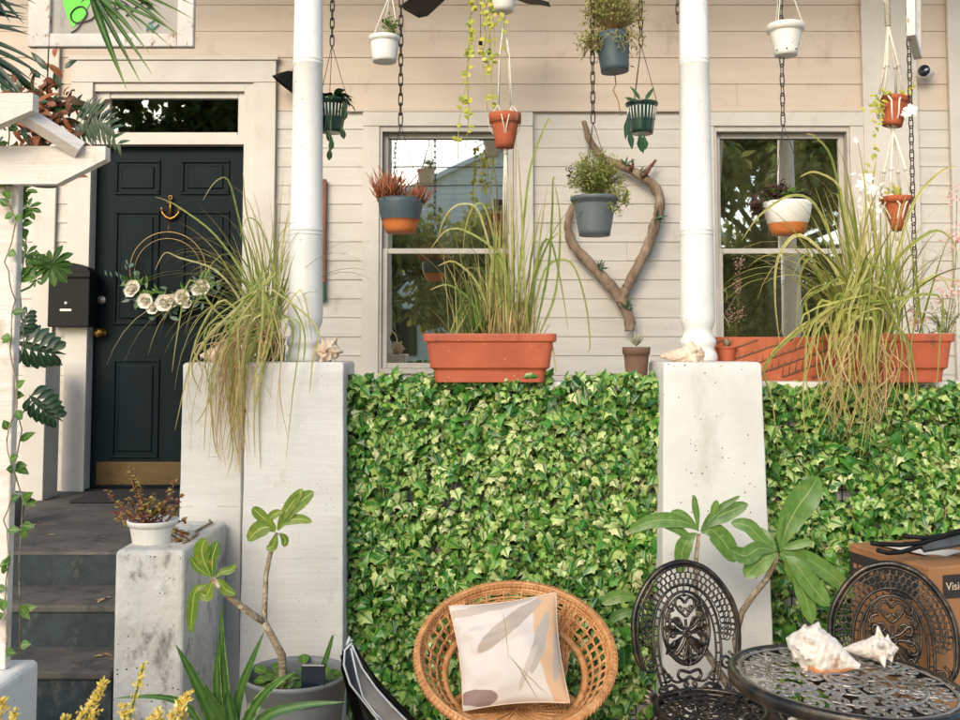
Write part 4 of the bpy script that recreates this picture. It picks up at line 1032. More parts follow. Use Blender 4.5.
o, L = signframe('hanging_sign', 'old white window sash hung as a sign with green dot and black script', (a.x+e.x)/2, a.z+HH/2, W_, HH, D, 0, fw=.088)
def lp(px, py): q = P(px, py, D+.013); return V((q.x-(a.x+e.x)/2, .0135, q.z-a.z))
m = MB()
def blob(mb, pts, y):
    q = [lp(*p) for p in pts]; c0 = sum(q, V((0, 0, 0)))/len(q)
    n = len(mb.v); mb.v += [V((c.x, y, c.z)) for c in q]+[V((c.x, y-.0012, c.z)) for c in q]
    k = len(q); mb.face([n+k+i for i in range(k)])
    for i in range(k): mb.face((n+i, n+(i+1) % k, n+k+(i+1) % k, n+k+i))
blob(m, [(68, -16), (64, -8), (63, 0), (64, 7), (66, 13), (68, 19), (71, 25), (73.5, 27), (76, 24), (79, 21), (83, 18.5), (86, 14), (87, 8), (90, 3), (93, -3), (92, -10), (88, -16)], .0155)
L(m, 'green_dot', M['plasticgreen'])
m = MB()
def stroke(pts, r=.0035):
    q = [lp(*p) for p in pts]; out = []
    n = len(q)
    for i in range(n-1):
        p0, p1, p2, p3 = q[max(0, i-1)], q[i], q[i+1], q[min(n-1, i+2)]
        for k in range(5):
            t = k/5; out.append(.5*((2*p1)+(-p0+p2)*t+(2*p0-5*p1+4*p2-p3)*t*t+(-p0+3*p1-3*p2+p3)*t**3))
    out.append(q[-1]); m.tube([V((c.x, .0125, c.z)) for c in out], r, 6)
stroke([(71, 33), (77, 29), (83, 21), (87, 13), (83, 7), (76, 8), (71, 14), (72, 20), (77, 23), (84, 22), (92, 19), (97, 13), (101, 11)])
stroke([(108, 14), (103, 17), (101, 12), (106, 8), (109, 13), (113, 18), (119, 16)])
stroke([(114, 5), (117, 9), (122, 5), (119, 1), (124, 2), (131, 8)], .003)
stroke([(126, 16), (133, 10), (140, 4), (147, 2), (151, 4), (151, 8), (147, 8)])
stroke([(84, -2), (100, -8), (120, -6), (140, -12)])
L(m, 'script', M['signblack'])
m = MB()
for d in ((148, 24, 155, 20), (148, 29, 156, 27), (151, 31, 159, 24), (153, 33, 150, 22), (147, 31, 147, 26)): stroke_pts = [lp(d[0], d[1]), lp(d[2], d[3])]; m.tube([V((c.x, .0125, c.z)) for c in stroke_pts], .003, 5)
L(m, 'leaf_doodle', M['signteal'])
m = MB(); m.tube([(-W_/2+.03, .018, HH), (-W_/2+.03, .018, HH+1.4)], .003, 5); m.tube([(W_/2-.03, .018, HH), (W_/2-.03, .018, HH+1.4)], .003, 5); L(m, 'hanger', M['chain'])
e = P(915, 30, 4.15)
o, L = signframe('hanging_sign', 'old window sash seen almost edge-on at the top right', e.x+.015, Z(52, 4.15)+.27, .27, .5, 4.15, radians(61), radians(7), fw=.05)
m = MB(); m.tube([(-.11, .018, .5), (-.11, .018, 1.3)], .003, 5); m.tube([(.11, .018, .5), (.11, .018, 1.3)], .003, 5); L(m, 'hanger', M['chain'])
# ================================================================== PLANTERS AND PLANTS ON THE LEDGE
def sect(hx, hy, r, k=4):
    pts = []
    for (sx, sy, a0) in ((1, 1, 0), (-1, 1, pi/2), (-1, -1, pi), (1, -1, 1.5*pi)):
        for t in range(k+1):
            a = a0+t*pi/2/k; pts.append((sx*(hx-r)+r*cos(a), sy*(hy-r)+r*sin(a)))
    return pts
def loft(mb, c, secs, r=.02, m=None, capb=True, smooth=True):
    """secs: (half x, half y, z)"""
    n0 = len(mb.v); c = V(c); k = None
    for hx, hy, z in secs:
        q = sect(hx, hy, min(r, hx*.5, hy*.5)); k = len(q)
        for x, y in q:
            p = V((x, y, z)); p = m @ p if m is not None else p
            mb.v.append(c+p)
    for i in range(len(secs)-1):
        for j in range(k): mb.face((n0+i*k+j, n0+i*k+(j+1) % k, n0+(i+1)*k+(j+1) % k, n0+(i+1)*k+j), None, False)
    if capb: mb.face([n0+j for j in reversed(range(k))])
GRP = 'long terracotta planters on the porch ledge'
def trough(label, px0, px1, D=4.30, rz=0):
    zt = Z(333.5, D-.1); zb = 1.4445; H = zt-zb
    x0 = X(px0, D-.1); x1 = X(px1, D-.1); cx = (x0+x1)/2; hx = (x1-x0)/2; hy = .105
    o = thing('trough_planter', label, 'planter', (cx, D, zb), GRP)
    m = MB()
    secs = [(hx*.82, hy*.70, 0), (hx*.84, hy*.72, H*.21), (hx*.85, hy*.74, H*.25), (hx*.90, hy*.84, H*.30), (hx*.905, hy*.85, H*.36), (hx*.95, hy*.93, H*.815), (hx*.97, hy*.95, H*.825), (hx*.995, hy*.985, H*.835), (hx, hy, H*.86), (hx, hy, H*.97), (hx*.995, hy*.98, H), (hx*.965, hy*.90, H), (hx*.955, hy*.88, H*.95), (hx*.94, hy*.84, H*.7)]
    loft(m, (cx, D, zb), secs, .03); m.build('planter_body', M['terra'], o)
    s = MB(); s.grid(lambda u, v: V((cx-hx*.93+hx*1.86*u, D-hy*.83+hy*1.66*v, zb+H*.86+.008*sin(u*40)*sin(v*13))), 24, 6); s.build('soil', M['soil'], o)
    return o, V((cx, D, zb+H*.87)), hx
rg = random.Random(77)
def fanblades(mb, c, n, L0, L1, W, spread, grav, sx=.05, sy=.03, bias=(0, 0), up=1.0, jit=.02, twist=1.0):
    for q in range(n):
        a = rg.uniform(0, 2*pi); s = spread*rg.random()**.8
        d = V((cos(a)*s+bias[0], sin(a)*s*.7+bias[1], up))
        mb.blade(V(c)+V((rg.uniform(-sx, sx), rg.uniform(-sy, sy), 0)), d, rg.uniform(L0, L1), W*rg.choice([.4, .55, .7, .85, 1.1]), grav*rg.uniform(.5, 1.5), 11, rg.uniform(-twist, twist), jit=jit)
def pathblade(mb, pts, D, W, dy=0):
    """a blade along hand-set bends"""
    q = [P(x, y, D+dy*i/len(pts)) for i, (x, y) in enumerate(pts)]; n = len(q); out = []
    for i in range(n-1):
        p0, p1, p2, p3 = q[max(0, i-1)], q[i], q[i+1], q[min(n-1, i+2)]
        for k in range(4):
            t = k/4; out.append(.5*((2*p1)+(-p0+p2)*t+(2*p0-5*p1+4*p2-p3)*t*t+(-p0+3*p1-3*p2+p3)*t**3))
    out.append(q[-1]); m = len(out)
    W *= .95; ns = [V((.3, -1, .4)).normalized()]*m
    mb.ribbon(out, ns, [W/2*max(.05, min(1, .5+i/m*3)*(1-(i/m)**2.5)) for i in range(m)], .2)
# planter 1
o, c, hx = trough('long terracotta planter with tall arching grass in front of the left window', 423, 557)
m = MB()
b0 = c+V((.06, 0, 0))
fanblades(m, b0+V((.02, 0, 0)), 40, .35, .75, .011, .28, .55, .10, .05)
fanblades(m, b0, 34, .35, .70, .010, .55, 1.3, .11, .05)
fanblades(m, b0+V((-.14, 0, 0)), 34, .18, .42, .011, .7, 1.2, .10, .05)
for pts in (((515, 333), (519, 280), (524, 220), (531, 165), (547, 122), (550, 121), (556, 126)), ((528, 333), (524, 270), (521, 200), (518, 150)), ((535, 333), (548, 270), (552, 215), (553, 180), (556, 178)), ((540, 333), (556, 290), (560, 220), (554, 182)), ((530, 333), (545, 270), (570, 262), (585, 300), (590, 345), (586, 352)),
            ((500, 333), (498, 290), (480, 215), (462, 204), (446, 215), (437, 242)), ((505, 333), (500, 270), (486, 210), (474, 206), (466, 225), (463, 250)), ((508, 333), (506, 275), (500, 252), (492, 260), (488, 300), (486, 320)), ((512, 333), (512, 240), (511, 185)), ((522, 333), (532, 290), (545, 250), (556, 235), (566, 232)), ((546, 333), (553, 350), (556, 372)), ((526, 333), (536, 262), (550, 240), (562, 290), (568, 330)), ((495, 333), (478, 285), (455, 262), (438, 266)), ((490, 333), (470, 300), (448, 285), (430, 290)), ((518, 333), (500, 260), (470, 233), (447, 230), (430, 250))):
    pathblade(m, pts, 4.26, .012, rg.uniform(-.1, .1))
m.build('grass_clump', L_['grass'], o)
m = MB(); fanblades(m, b0+V((.02, -.04, 0)), 70, .12, .38, .008, .4, 1.2, .09, .03); fanblades(m, b0+V((-.02, -.03, 0)), 60, .06, .22, .006, .9, 3.0, .2, .04); fanblades(m, b0+V((.02, -.06, -.01)), 14, .12, .2, .003, .4, 5, .12, .02, bias=(0, -.5), up=.4); m.build('dry_grass', L_['straw'], o)
m = MB()
for q in range(12):
    a = radians(150-10*q+rg.uniform(-5, 5)); m.blade(c+V((-.06+rg.uniform(-.02, .02), rg.uniform(-.03, .03), 0)), (cos(a)*.8, rg.uniform(-.3, .3), abs(sin(a))+.4), rg.uniform(.14, .30), .022, .3, 7)
m.build('broad_leaves', L_['mid'], o)
# planter 2
o2, c2, hx2 = trough('long terracotta planter holding the big yellow-green grass at the right end', 838, 957)
m = MB(); b1 = P(872, 333, 4.28); b1.z = c2.z
fanblades(m, b1, 60, .35, .78, .017, .5, .9, .09, .06)
fanblades(m, b1, 46, .5, .95, .015, .75, 2.6, .09, .06, bias=(-.12, -.25))
fanblades(m, b1+V((-.05, 0, 0)), 40, .4, .8, .013, .6, 2.0, .08, .05, bias=(-.5, -.2))
fanblades(m, b1+V((.12, 0, 0)), 22, .3, .6, .012, .6, 1.1, .08, .05)
for pts in (((865, 333), (862, 270), (866, 200), (858, 142)), ((855, 333), (838, 260), (815, 205), (790, 196), (760, 215), (742, 240)), ((860, 333), (845, 230), (832, 160), (815, 137), (806, 134)), ((870, 333), (845, 215), (838, 185), (815, 172), (800, 177)), ((858, 333), (835, 270), (800, 235), (778, 258), (775, 300), (780, 345)), ((880, 333), (895, 260), (915, 200), (940, 172), (957, 166)), ((878, 333), (890, 270), (930, 232), (952, 240), (958, 262)), ((862, 333), (850, 300), (800, 330), (765, 366), (772, 400), (778, 450)),
            ((850, 333), (815, 320), (780, 345), (762, 368)), ((868, 333), (856, 240), (846, 200), (845, 175)), ((872, 333), (878, 270), (872, 200), (876, 160)), ((856, 333), (830, 300), (812, 260), (800, 275), (796, 330)), ((886, 333), (905, 300), (935, 275), (950, 290)), ((884, 333), (900, 330), (912, 355), (918, 400)), ((880, 333), (888, 345), (890, 380), (887, 408)), ((870, 335), (868, 350), (872, 390), (868, 440)), ((862, 335), (850, 360), (856, 400), (850, 430))):
    pathblade(m, pts, 4.20, .017, rg.uniform(-.12, .1))
for q in range(60):
    x = rg.gauss(862, 30); y0 = rg.uniform(290, 340); ln = rg.uniform(40, 130)
    pathblade(m, [(870+rg.uniform(-14, 14), rg.uniform(250, 320)), (x, y0), (x+rg.uniform(-14, 8), y0+ln*.5), (x+rg.uniform(-18, 8), y0+ln)], rg.uniform(4.08, 4.18), rg.uniform(.006, .014))
m.build('grass_clump', L_['palegrass'], o2)
m = MB()
for q in range(55):
    x = rg.gauss(866, 22); y0 = rg.uniform(325, 345); ln = rg.uniform(40, 105)
    pts = [(x+rg.uniform(-8, 8), y0), (x+rg.uniform(-12, 12), y0+ln*.4), (x+rg.uniform(-14, 14), y0+ln*.75), (x+rg.uniform(-16, 16), y0+ln)]
    pathblade(m, pts, rg.uniform(4.10, 4.18), rg.uniform(.003, .008))
fanblades(m, b1, 40, .1, .35, .007, .5, 2.0, .09, .05)
m.build('dry_grass', L_['straw'], o2)
m = MB()
for (x, y, s_) in ((862, 185, .035), (873, 190, .04), (868, 178, .03), (856, 140, .02), (870, 205, .025), (908, 222, .02)): flower(m, P(x, y, 4.24), s_, 6, (rg.uniform(-.4, .4), -1, .3), .45)
for q in range(26): m.leaf(P(rg.gauss(866, 8), rg.uniform(170, 235), 4.26), (rg.gauss(0, 1), -.3, rg.gauss(0, 1)), (0, -1, 0), .03, .012, .5, 3)
m.build('cream_flowers', L_['cream'], o2)
m = MB(); s = MB()
for (bx, tx, ty) in ((945, 957, 195), (948, 952, 235), (938, 942, 295), (950, 958, 290), (930, 915, 320)):
    a = P(bx, 333, 4.28); e = P(tx, ty, 4.26); s.tube([a, a.lerp(e, .5)+V((.02, 0, 0)), e], .0018, 4)
    for q in range(34): m.leaf(e+V((rg.gauss(0, .02), rg.gauss(0, .015), rg.gauss(0, .035))), (rg.gauss(0, 1), rg.gauss(-.3, .6), rg.gauss(0, 1)), (0, -1, .3), .018, .011, .4, 2, 'round')
m.build('pink_flowers', L_['pink'], o2)
bl = MB(); bush(bl, s, P(945, 330, 4.28), .09, .06, .12, 40, .022, 61, leafn=4, wfac=.3); bl.build('herb', L_['bushy'], o2); s.build('stems', L_['bushy'], o2)
# clay relief trough behind, slanted incised lines
zt, zb = Z(337, 4.46), 1.4435
x0, x1 = X(711, 4.46), X(842, 4.46)
o = thing('relief_planter', 'reddish clay trough with slanting ridges on the ledge below the right window', 'planter', ((x0+x1)/2, 4.48, zb))
m = MB(); cx = (x0+x1)/2; hx = (x1-x0)/2; H = zt-zb
loft(m, (cx, 4.49, zb), [(hx*.94, .05, 0), (hx*.98, .06, H*.5), (hx, .065, H*.93), (hx, .066, H), (hx*.975, .055, H), (hx*.96, .05, H*.7)], .012); pb = m.build('planter_body', M['weave'], o)
m = MB()
for k in range(-4, 5):
    pts = []
    for t in range(22):
        u = t/21; x = cx-hx*.95+2*hx*.95*u; z = zb+H*(.08+k*.26+u*1.0)+.0015*sin(u*50)
        if zb+.006 < z < zt-.008: pts.append((x, 4.4245+.012*(1-(z-zb)/H), z))
    if len(pts) > 2: m.tube(pts, .0042, 5)
for k in range(-6, 9):
    x = cx-hx*.95
    for j in range(20):
        z0_ = zb+H*(.08+k*.26+(j/19)*1.0)
        xx = x+2*hx*.95*j/19+(.012 if k % 2 else 0)
        if zb+.008 < z0_ and z0_+H*.2 < zt-.01 and abs(xx-cx) < hx*.93: m.tube([(xx, 4.4250+.010*(1-(z0_-zb)/H), z0_), (xx+.006, 4.4245+.010*(1-(z0_-zb)/H), z0_+H*.24)], .0022, 4)
m.build('ridge', M['brownpot'], pb)
s = MB(); s.grid(lambda u, v: V((cx-hx*.95+hx*1.9*u, 4.44+.1*v, zb+H*.8)), 8, 2); s.build('soil', M['soil'], o)
# small pots
def smallpot(name, label, px, yt, yb, rt, rb, D, mat, zfix=None, rim=.25):
    e = P(px, yb, D); o = thing(name, label, 'plant pot', e); c, r, H, po = pot(px, yt, yb, rt, rb, D, [mat], parent=o, rim=rim); return o, c, r, H
o, c, r, H = smallpot('potted_succulent', 'small square-shouldered brown pot with pale rosette under the driftwood', 636.5, 347, Z and 378, 13, 10.5, 4.40, M['brownpot'])
m = MB()
for q in range(34):
    a = q*2.4; e = .3+1.2*(1-q/34); m.leaf(c+V((0, 0, .002)), (cos(a)*e, sin(a)*e, 1), (-cos(a), -sin(a), 1), .035+.045*rg.random(), .011, -.3, 3, 'lance')
m.build('rosette', L_['grey_succ'], o)
o, c, r, H = smallpot('potted_succulent', 'tiny fluted terracotta pot with grey spikes on the pitted pillar', 727, 346.5, 361.5, 9.5, 7, 4.42, M['terra'], rim=.15)
m = MB()
for q in range(22):
    a = q*2.4; e = .2+.9*(1-q/22); m.leaf(c+V((0, 0, -.005)), (cos(a)*e, sin(a)*e, 1), (-cos(a), -sin(a), 1), .045, .009, -.2, 3, 'lance')
m.build('rosette', L_['grey_succ'], o)
# ---- grass pot on the left pillar
c0 = P(266, 352, 4.36)
o = thing('potted_grass', 'pot of long drooping grass spilling over the pillars beside the steps', 'potted plant', (c0.x, 4.40, 1.53))
m = MB(); m.lathe((c0.x, 4.42, 1.5305), [(.05, 0), (.07, .09), (.075, .1), (.07, .1), (.062, .07)], 24); m.build('pot', M['brownpot'], o)
cc = V((c0.x, 4.40, 1.62)); m = MB()
fanblades(m, cc, 70, .35, .7, .010, .6, 1.8, .05, .04)
fanblades(m, cc, 60, .45, .85, .009, .9, 3.2, .05, .04, bias=(-.25, -.25))
for pts in (((262, 340), (250, 270), (238, 215), (228, 180), (215, 182), (203, 200)), ((260, 340), (245, 280), (215, 235), (180, 208), (165, 200), (155, 197)), ((258, 342), (240, 300), (215, 270), (180, 258), (165, 253), (155, 270)), ((268, 340), (262, 270), (247, 215), (243, 172)), ((272, 340), (280, 270), (285, 230), (290, 210)), ((270, 340), (275, 280), (262, 230), (248, 218), (240, 236)),
            ((255, 340), (225, 300), (200, 330), (186, 380), (175, 430)), ((252, 345), (215, 310), (190, 280), (178, 330), (172, 372)), ((258, 345), (240, 330), (222, 370), (205, 410), (195, 425)), ((262, 345), (245, 345), (230, 400), (233, 450), (226, 478)), ((265, 350), (250, 370), (240, 420), (238, 470)), ((285, 345), (282, 370), (272, 400), (262, 440)), ((262, 345), (250, 360), (236, 410), (228, 460)), ((270, 340), (300, 290), (312, 340)), ((268, 345), (230, 330), (212, 380), (214, 440), (222, 462)), ((262, 350), (240, 380), (245, 430), (238, 455))):
    pathblade(m, pts, 4.26, .010, rg.uniform(-.14, -.02))
for q in range(70):
    x = rg.gauss(252, 22); tx = x-rg.uniform(0, 28); ln = rg.uniform(30, 130) if x > 225 else rg.uniform(20, 60)
    pathblade(m, [(264+rg.uniform(-14, 14), rg.uniform(265, 330)), (x, 325), (tx+rg.uniform(-6, 6), 345+ln*.4), (tx+rg.uniform(-8, 8), 345+ln)], rg.uniform(4.08, 4.22), rg.uniform(.004, .011))
m.build('grass_clump', L_['grass'], o)
m = MB()
for q in range(75):
    x = rg.gauss(246, 18); tx = x-rg.uniform(-6, 22); ln = rg.uniform(30, 125)
    pathblade(m, [(262+rg.uniform(-16, 16), rg.uniform(300, 345)), (x, 345), (tx+rg.uniform(-6, 6), 350+ln*.5), (tx+rg.uniform(-8, 8), 350+ln)], rg.uniform(4.08, 4.2), rg.uniform(.003, .007))
fanblades(m, cc, 40, .15, .4, .006, .7, 3, .05, .04)
m.build('dry_grass', L_['straw'], o)
# ================================================================== SHELLS
big_prof = [(0, .14), (.1, .26), (.25, .55), (.42, .88), (.6, 1), (.74, .92), (.86, .62), (.94, .36), (1, .04)]
def conch(name, label, tip, apex, rad, mat, lipmat=None, spikes=7, spk=.35, seed=1, up=(0, 0, 1), group=None, cat='sea shell', shoulder=.66, twist=0.0, lipdir=-1):
    """whelk-like shell: canal tip -> spire apex, whorl shoulder set with knobs, flared lip on one side"""
    tip, apex = V(tip), V(apex); ax = apex-tip; L = ax.length; ax.normalize()
    u = (V(up)-ax*V(up).dot(ax)).normalized(); w = ax.cross(u)
    o = thing(name, label, cat, tip.lerp(apex, .5)-V((0, 0, rad*.8)), group)
    r = random.Random(seed); m = MB(); NU, NV = 96, 72
    kpow = 8 if lipmat else 5
    PR = big_prof if lipmat else [(0, .12), (.2, .42), (.45, .72), (.66, 1), (.8, .72), (.92, .4), (1, .05)]
    def prof(t):
        for k in range(len(PR)-1):
            if t <= PR[k+1][0]:
                p0, p1, p2, p3 = PR[max(0, k-1)][1], PR[k][1], PR[k+1][1], PR[min(len(PR)-1, k+2)][1]
                s_ = (t-PR[k][0])/(PR[k+1][0]-PR[k][0]); return max(.02, .5*((2*p1)+(-p0+p2)*s_+(2*p0-5*p1+4*p2-p3)*s_*s_+(-p0+3*p1-3*p2+p3)*s_**3))
        return .03
    def fn(a_, t):
        a = a_*2*pi
        R0 = prof(t)*rad
        g = math.exp(-((t-shoulder)/.055)**2)
        kn = max(0, cos(spikes*a/2.0+twist)**2)**kpow
        R0 *= 1+spk*g*kn*(1 if not (-2.2 < (a-pi*1.5) < -.9) else .4)
        g2 = math.exp(-((t-(shoulder+.16))/.035)**2); R0 *= 1+spk*.9*g2*(cos((spikes+1)*a/2+1)**2)**6
        R0 *= 1+.02*sin(a*9+t*31)+.02*sin(t*70+a)+.03*sin(t*26-a*1.0)*(1 if t > shoulder else .3)
        # lip flare
        da = (a-pi*1.25+pi) % (2*pi)-pi
        if t < shoulder: R0 *= 1+.45*math.exp(-(da/.5)**2)*sin(pi*t/shoulder)**.8
        if t < shoulder and -.2 < da+.55 < .35: R0 *= .72
        return tip+ax*(L*t)+(u*cos(a)+w*sin(a))*R0
    m.grid(fn, NU, NV, closeu=True)
    m.build('shell_body', mat, o)
    if lipmat:
        m = MB()
        def lf(a_, t):
            a = pi*1.25-.35+.75*a_; t2 = .06+.56*t; p = fn(a/(2*pi), t2); c = tip+ax*(L*t2)
            return c+(p-c)*(1.02+.03*sin(pi*a_))
        m.grid(lf, 8, 16); m.grid(lambda a_, t: lf(1-a_, t), 8, 16); m.build('aperture_lip', lipmat, o)
    return o
# ================================================================== IRON TABLE AND CHAIRS
def spiral(c, r0, turns, u, v, a0=0, n=20, grow=1.0):
    out = []
    for i in range(n):
        t = i/(n-1); rr_ = r0*(1-t)**grow+r0*.12; a = a0+turns*2*pi*t
        out.append(V(c)+V(u)*cos(a)*rr_+V(v)*sin(a)*rr_)
    return out
TC = P(845.5, 680, 2.66); TR = .294
tb = thing('bistro_table', 'round black cast iron lace table with two shells on it', 'table', (TC.x, TC.y, 0)); tb.rotation_euler = (0, 0, 0)
tz = TC.z
tilt = Matrix.Rotation(radians(3.2), 3, 'Y')
def T(x, y, z=0): return V((TC.x, TC.y, tz))+tilt @ V((x, y, z))
m = MB()
m2 = MB()
def circ(R_, r_, z=0, n=64, sides=6, mb=m, flat=.5): mb.tube([T(R_*cos(2*pi*i/n), R_*sin(2*pi*i/n), z) for i in range(n)], r_, sides, closed=True, flat=flat, nrm=tilt @ V((0, 0, 1)))
def prof_ring():
    pr = [(TR-.016, .004), (TR-.006, .007), (TR+.0, .005), (TR+.004, -.002), (TR+.003, -.024), (TR-.003, -.030), (TR-.008, -.028), (TR-.010, -.008), (TR-.016, -.006)]
    n0 = len(m.v); n = 96
    for R_, z in pr:
        for j in range(n): m.v.append(T(R_*cos(2*pi*j/n), R_*sin(2*pi*j/n), z))
    k = len(pr)
    for i in range(k):
        for j in range(n): m.face((n0+i*n+j, n0+i*n+(j+1) % n, n0+((i+1) % k)*n+(j+1) % n, n0+((i+1) % k)*n+j), None, True)
prof_ring()
for R_, r_ in ((.268, .0045), (.196, .005), (.118, .0045), (.05, .006)): circ(R_, r_*1.25, mb=m2)
def scr(cx, cy, r0, turns, a0, wd=.0072, n=16): m2.tube([T(p.x, p.y, 0) for p in spiral((cx, cy, 0), r0, turns, (1, 0, 0), (0, 1, 0), a0, n)], wd, 6, flat=.3, nrm=tilt @ V((0, 0, 1)))
for (R_, n, r0, tw) in ((.2785, 30, .010, .8), (.240, 21, .025, 1.1), (.176, 17, .0235, 1.1), (.141, 12, .020, 1.0), (.085, 9, .024, 1.1)):
    for q in range(n):
        a = 2*pi*(q+.5*(n % 2))/n; s_ = 1 if q % 2 else -1
        scr(R_*cos(a), R_*sin(a), r0, tw*s_, a+pi*.3*s_)
for R_, n, r0 in ((.210, 42, .006), (.270, 36, .005), (.118, 16, .007)):
    for q in range(n): a = 2*pi*q/n; m2.tube([T(R_*cos(a)+r0*cos(2*pi*i/8), R_*sin(a)+r0*sin(2*pi*i/8), .001) for i in range(8)], .0038, 5, closed=True, flat=.45, nrm=tilt @ V((0, 0, 1)))
for q in range(8): scr(.024*cos(q*pi/4), .024*sin(q*pi/4), .013, 1.0 if q % 2 else -1.0, q*pi/4)
for q in range(12):
    a = 2*pi*q/12; m2.tube([T(.05*cos(a), .05*sin(a)), T(.118*cos(a+.1), .118*sin(a+.1)), T(.196*cos(a), .196*sin(a)), T(.268*cos(a+.08), .268*sin(a+.08)), T(.29*cos(a), .29*sin(a))], .005, 5, flat=.45, nrm=tilt @ V((0, 0, 1)))
m.build('rim', M['iron'], tb); m2.build('table_top', M['irontop'], tb)
m = MB(); m.lathe((TC.x, TC.y, 0), [(.02, .30), (.028, .34), (.02, .40), (.016, .55), (.024, .62), (.05, tz-.02), (.10, tz-.010)], 18); m.build('pedestal', M['iron'], tb)
for q in range(3):
    a = radians(200+120*q); ca, sa = cos(a), sin(a)
    m = MB(); m.tube([(TC.x+ca*r_, TC.y+sa*r_, z) for r_, z in ((.22, tz-.03), (.17, tz-.12), (.08, .48), (.03, .36), (.06, .26), (.15, .14), (.24, .05), (.27, .012))], [.010, .012, .014, .016, .016, .015, .013, .012], 8); m.build('leg', M['iron'], tb)
# shells on the table
A = P(786, 646, 2.70)
cb = thing  # noqa
zt = lambda x, y: T(x-TC.x, y-TC.y, .008).z
tip = P(860, 667, 2.72); tip.z = zt(tip.x, tip.y)+.010; ap = P(786, 645, 2.80); ap.z = zt(ap.x, ap.y)+.052
conch('conch_shell', 'large white knobbed conch with orange lip, left one on the iron table', tip, ap, .056, M['shell'], M['shellpink'], 9, .38, 3, (0, -.1, 1), 'shells on display', shoulder=.66, twist=1.0)
tip = P(843, 656, 2.84); tip.z = zt(tip.x, tip.y)+.02; ap = P(899, 652, 2.80); ap.z = zt(ap.x, ap.y)+.042
conch('conch_shell', 'smaller white spiked conch, right one on the iron table', tip, ap, .036, M['shell'], None, 6, .8, 5, (0, -.2, 1), 'shells on display', shoulder=.68, twist=.4)
# shells on the pillars
tip = P(660, 358, 4.24); tip.z = 1.553; ap = P(708, 354, 4.30); ap.z = 1.56
conch('conch_shell', 'rough cream conch lying at the foot of the right column', tip, ap, .046, M['shellcream'], None, 7, .45, 8, (0, -.3, 1), 'shells on display', shoulder=.62)
tip = P(200, 352, 4.36); tip.z = 1.553; ap = P(236, 350, 4.40); ap.z = 1.565
conch('conch_shell', 'pinkish conch half hidden by grass on the narrow left pillar', tip, ap, .05, M['shellcream'], None, 7, .4, 12, (0, -.2, 1), 'shells on display', shoulder=.6)
o = thing('spiny_shell', 'cream star-shaped spiny shell beside the left column foot', 'sea shell', P(328, 362, 4.27), 'shells on display')
m = MB(); c = P(328, 349, 4.27); c.z = 1.575
def star(u, v):
    a = u*2*pi; e = (v-.5)*pi; d = V((cos(a)*cos(e), sin(e)*.75, sin(a)*cos(e)))
    k = max(0, cos(6*a+.4))**3; R_ = .040*(1+.5*k*cos(e)**3+.3*max(0, cos(5*a+9*e))**4+.06*sin(a*13+e*9))
    return c+d*R_
m.grid(star, 60, 30, closeu=True); m.build('shell_body', M['shellcream'], o)
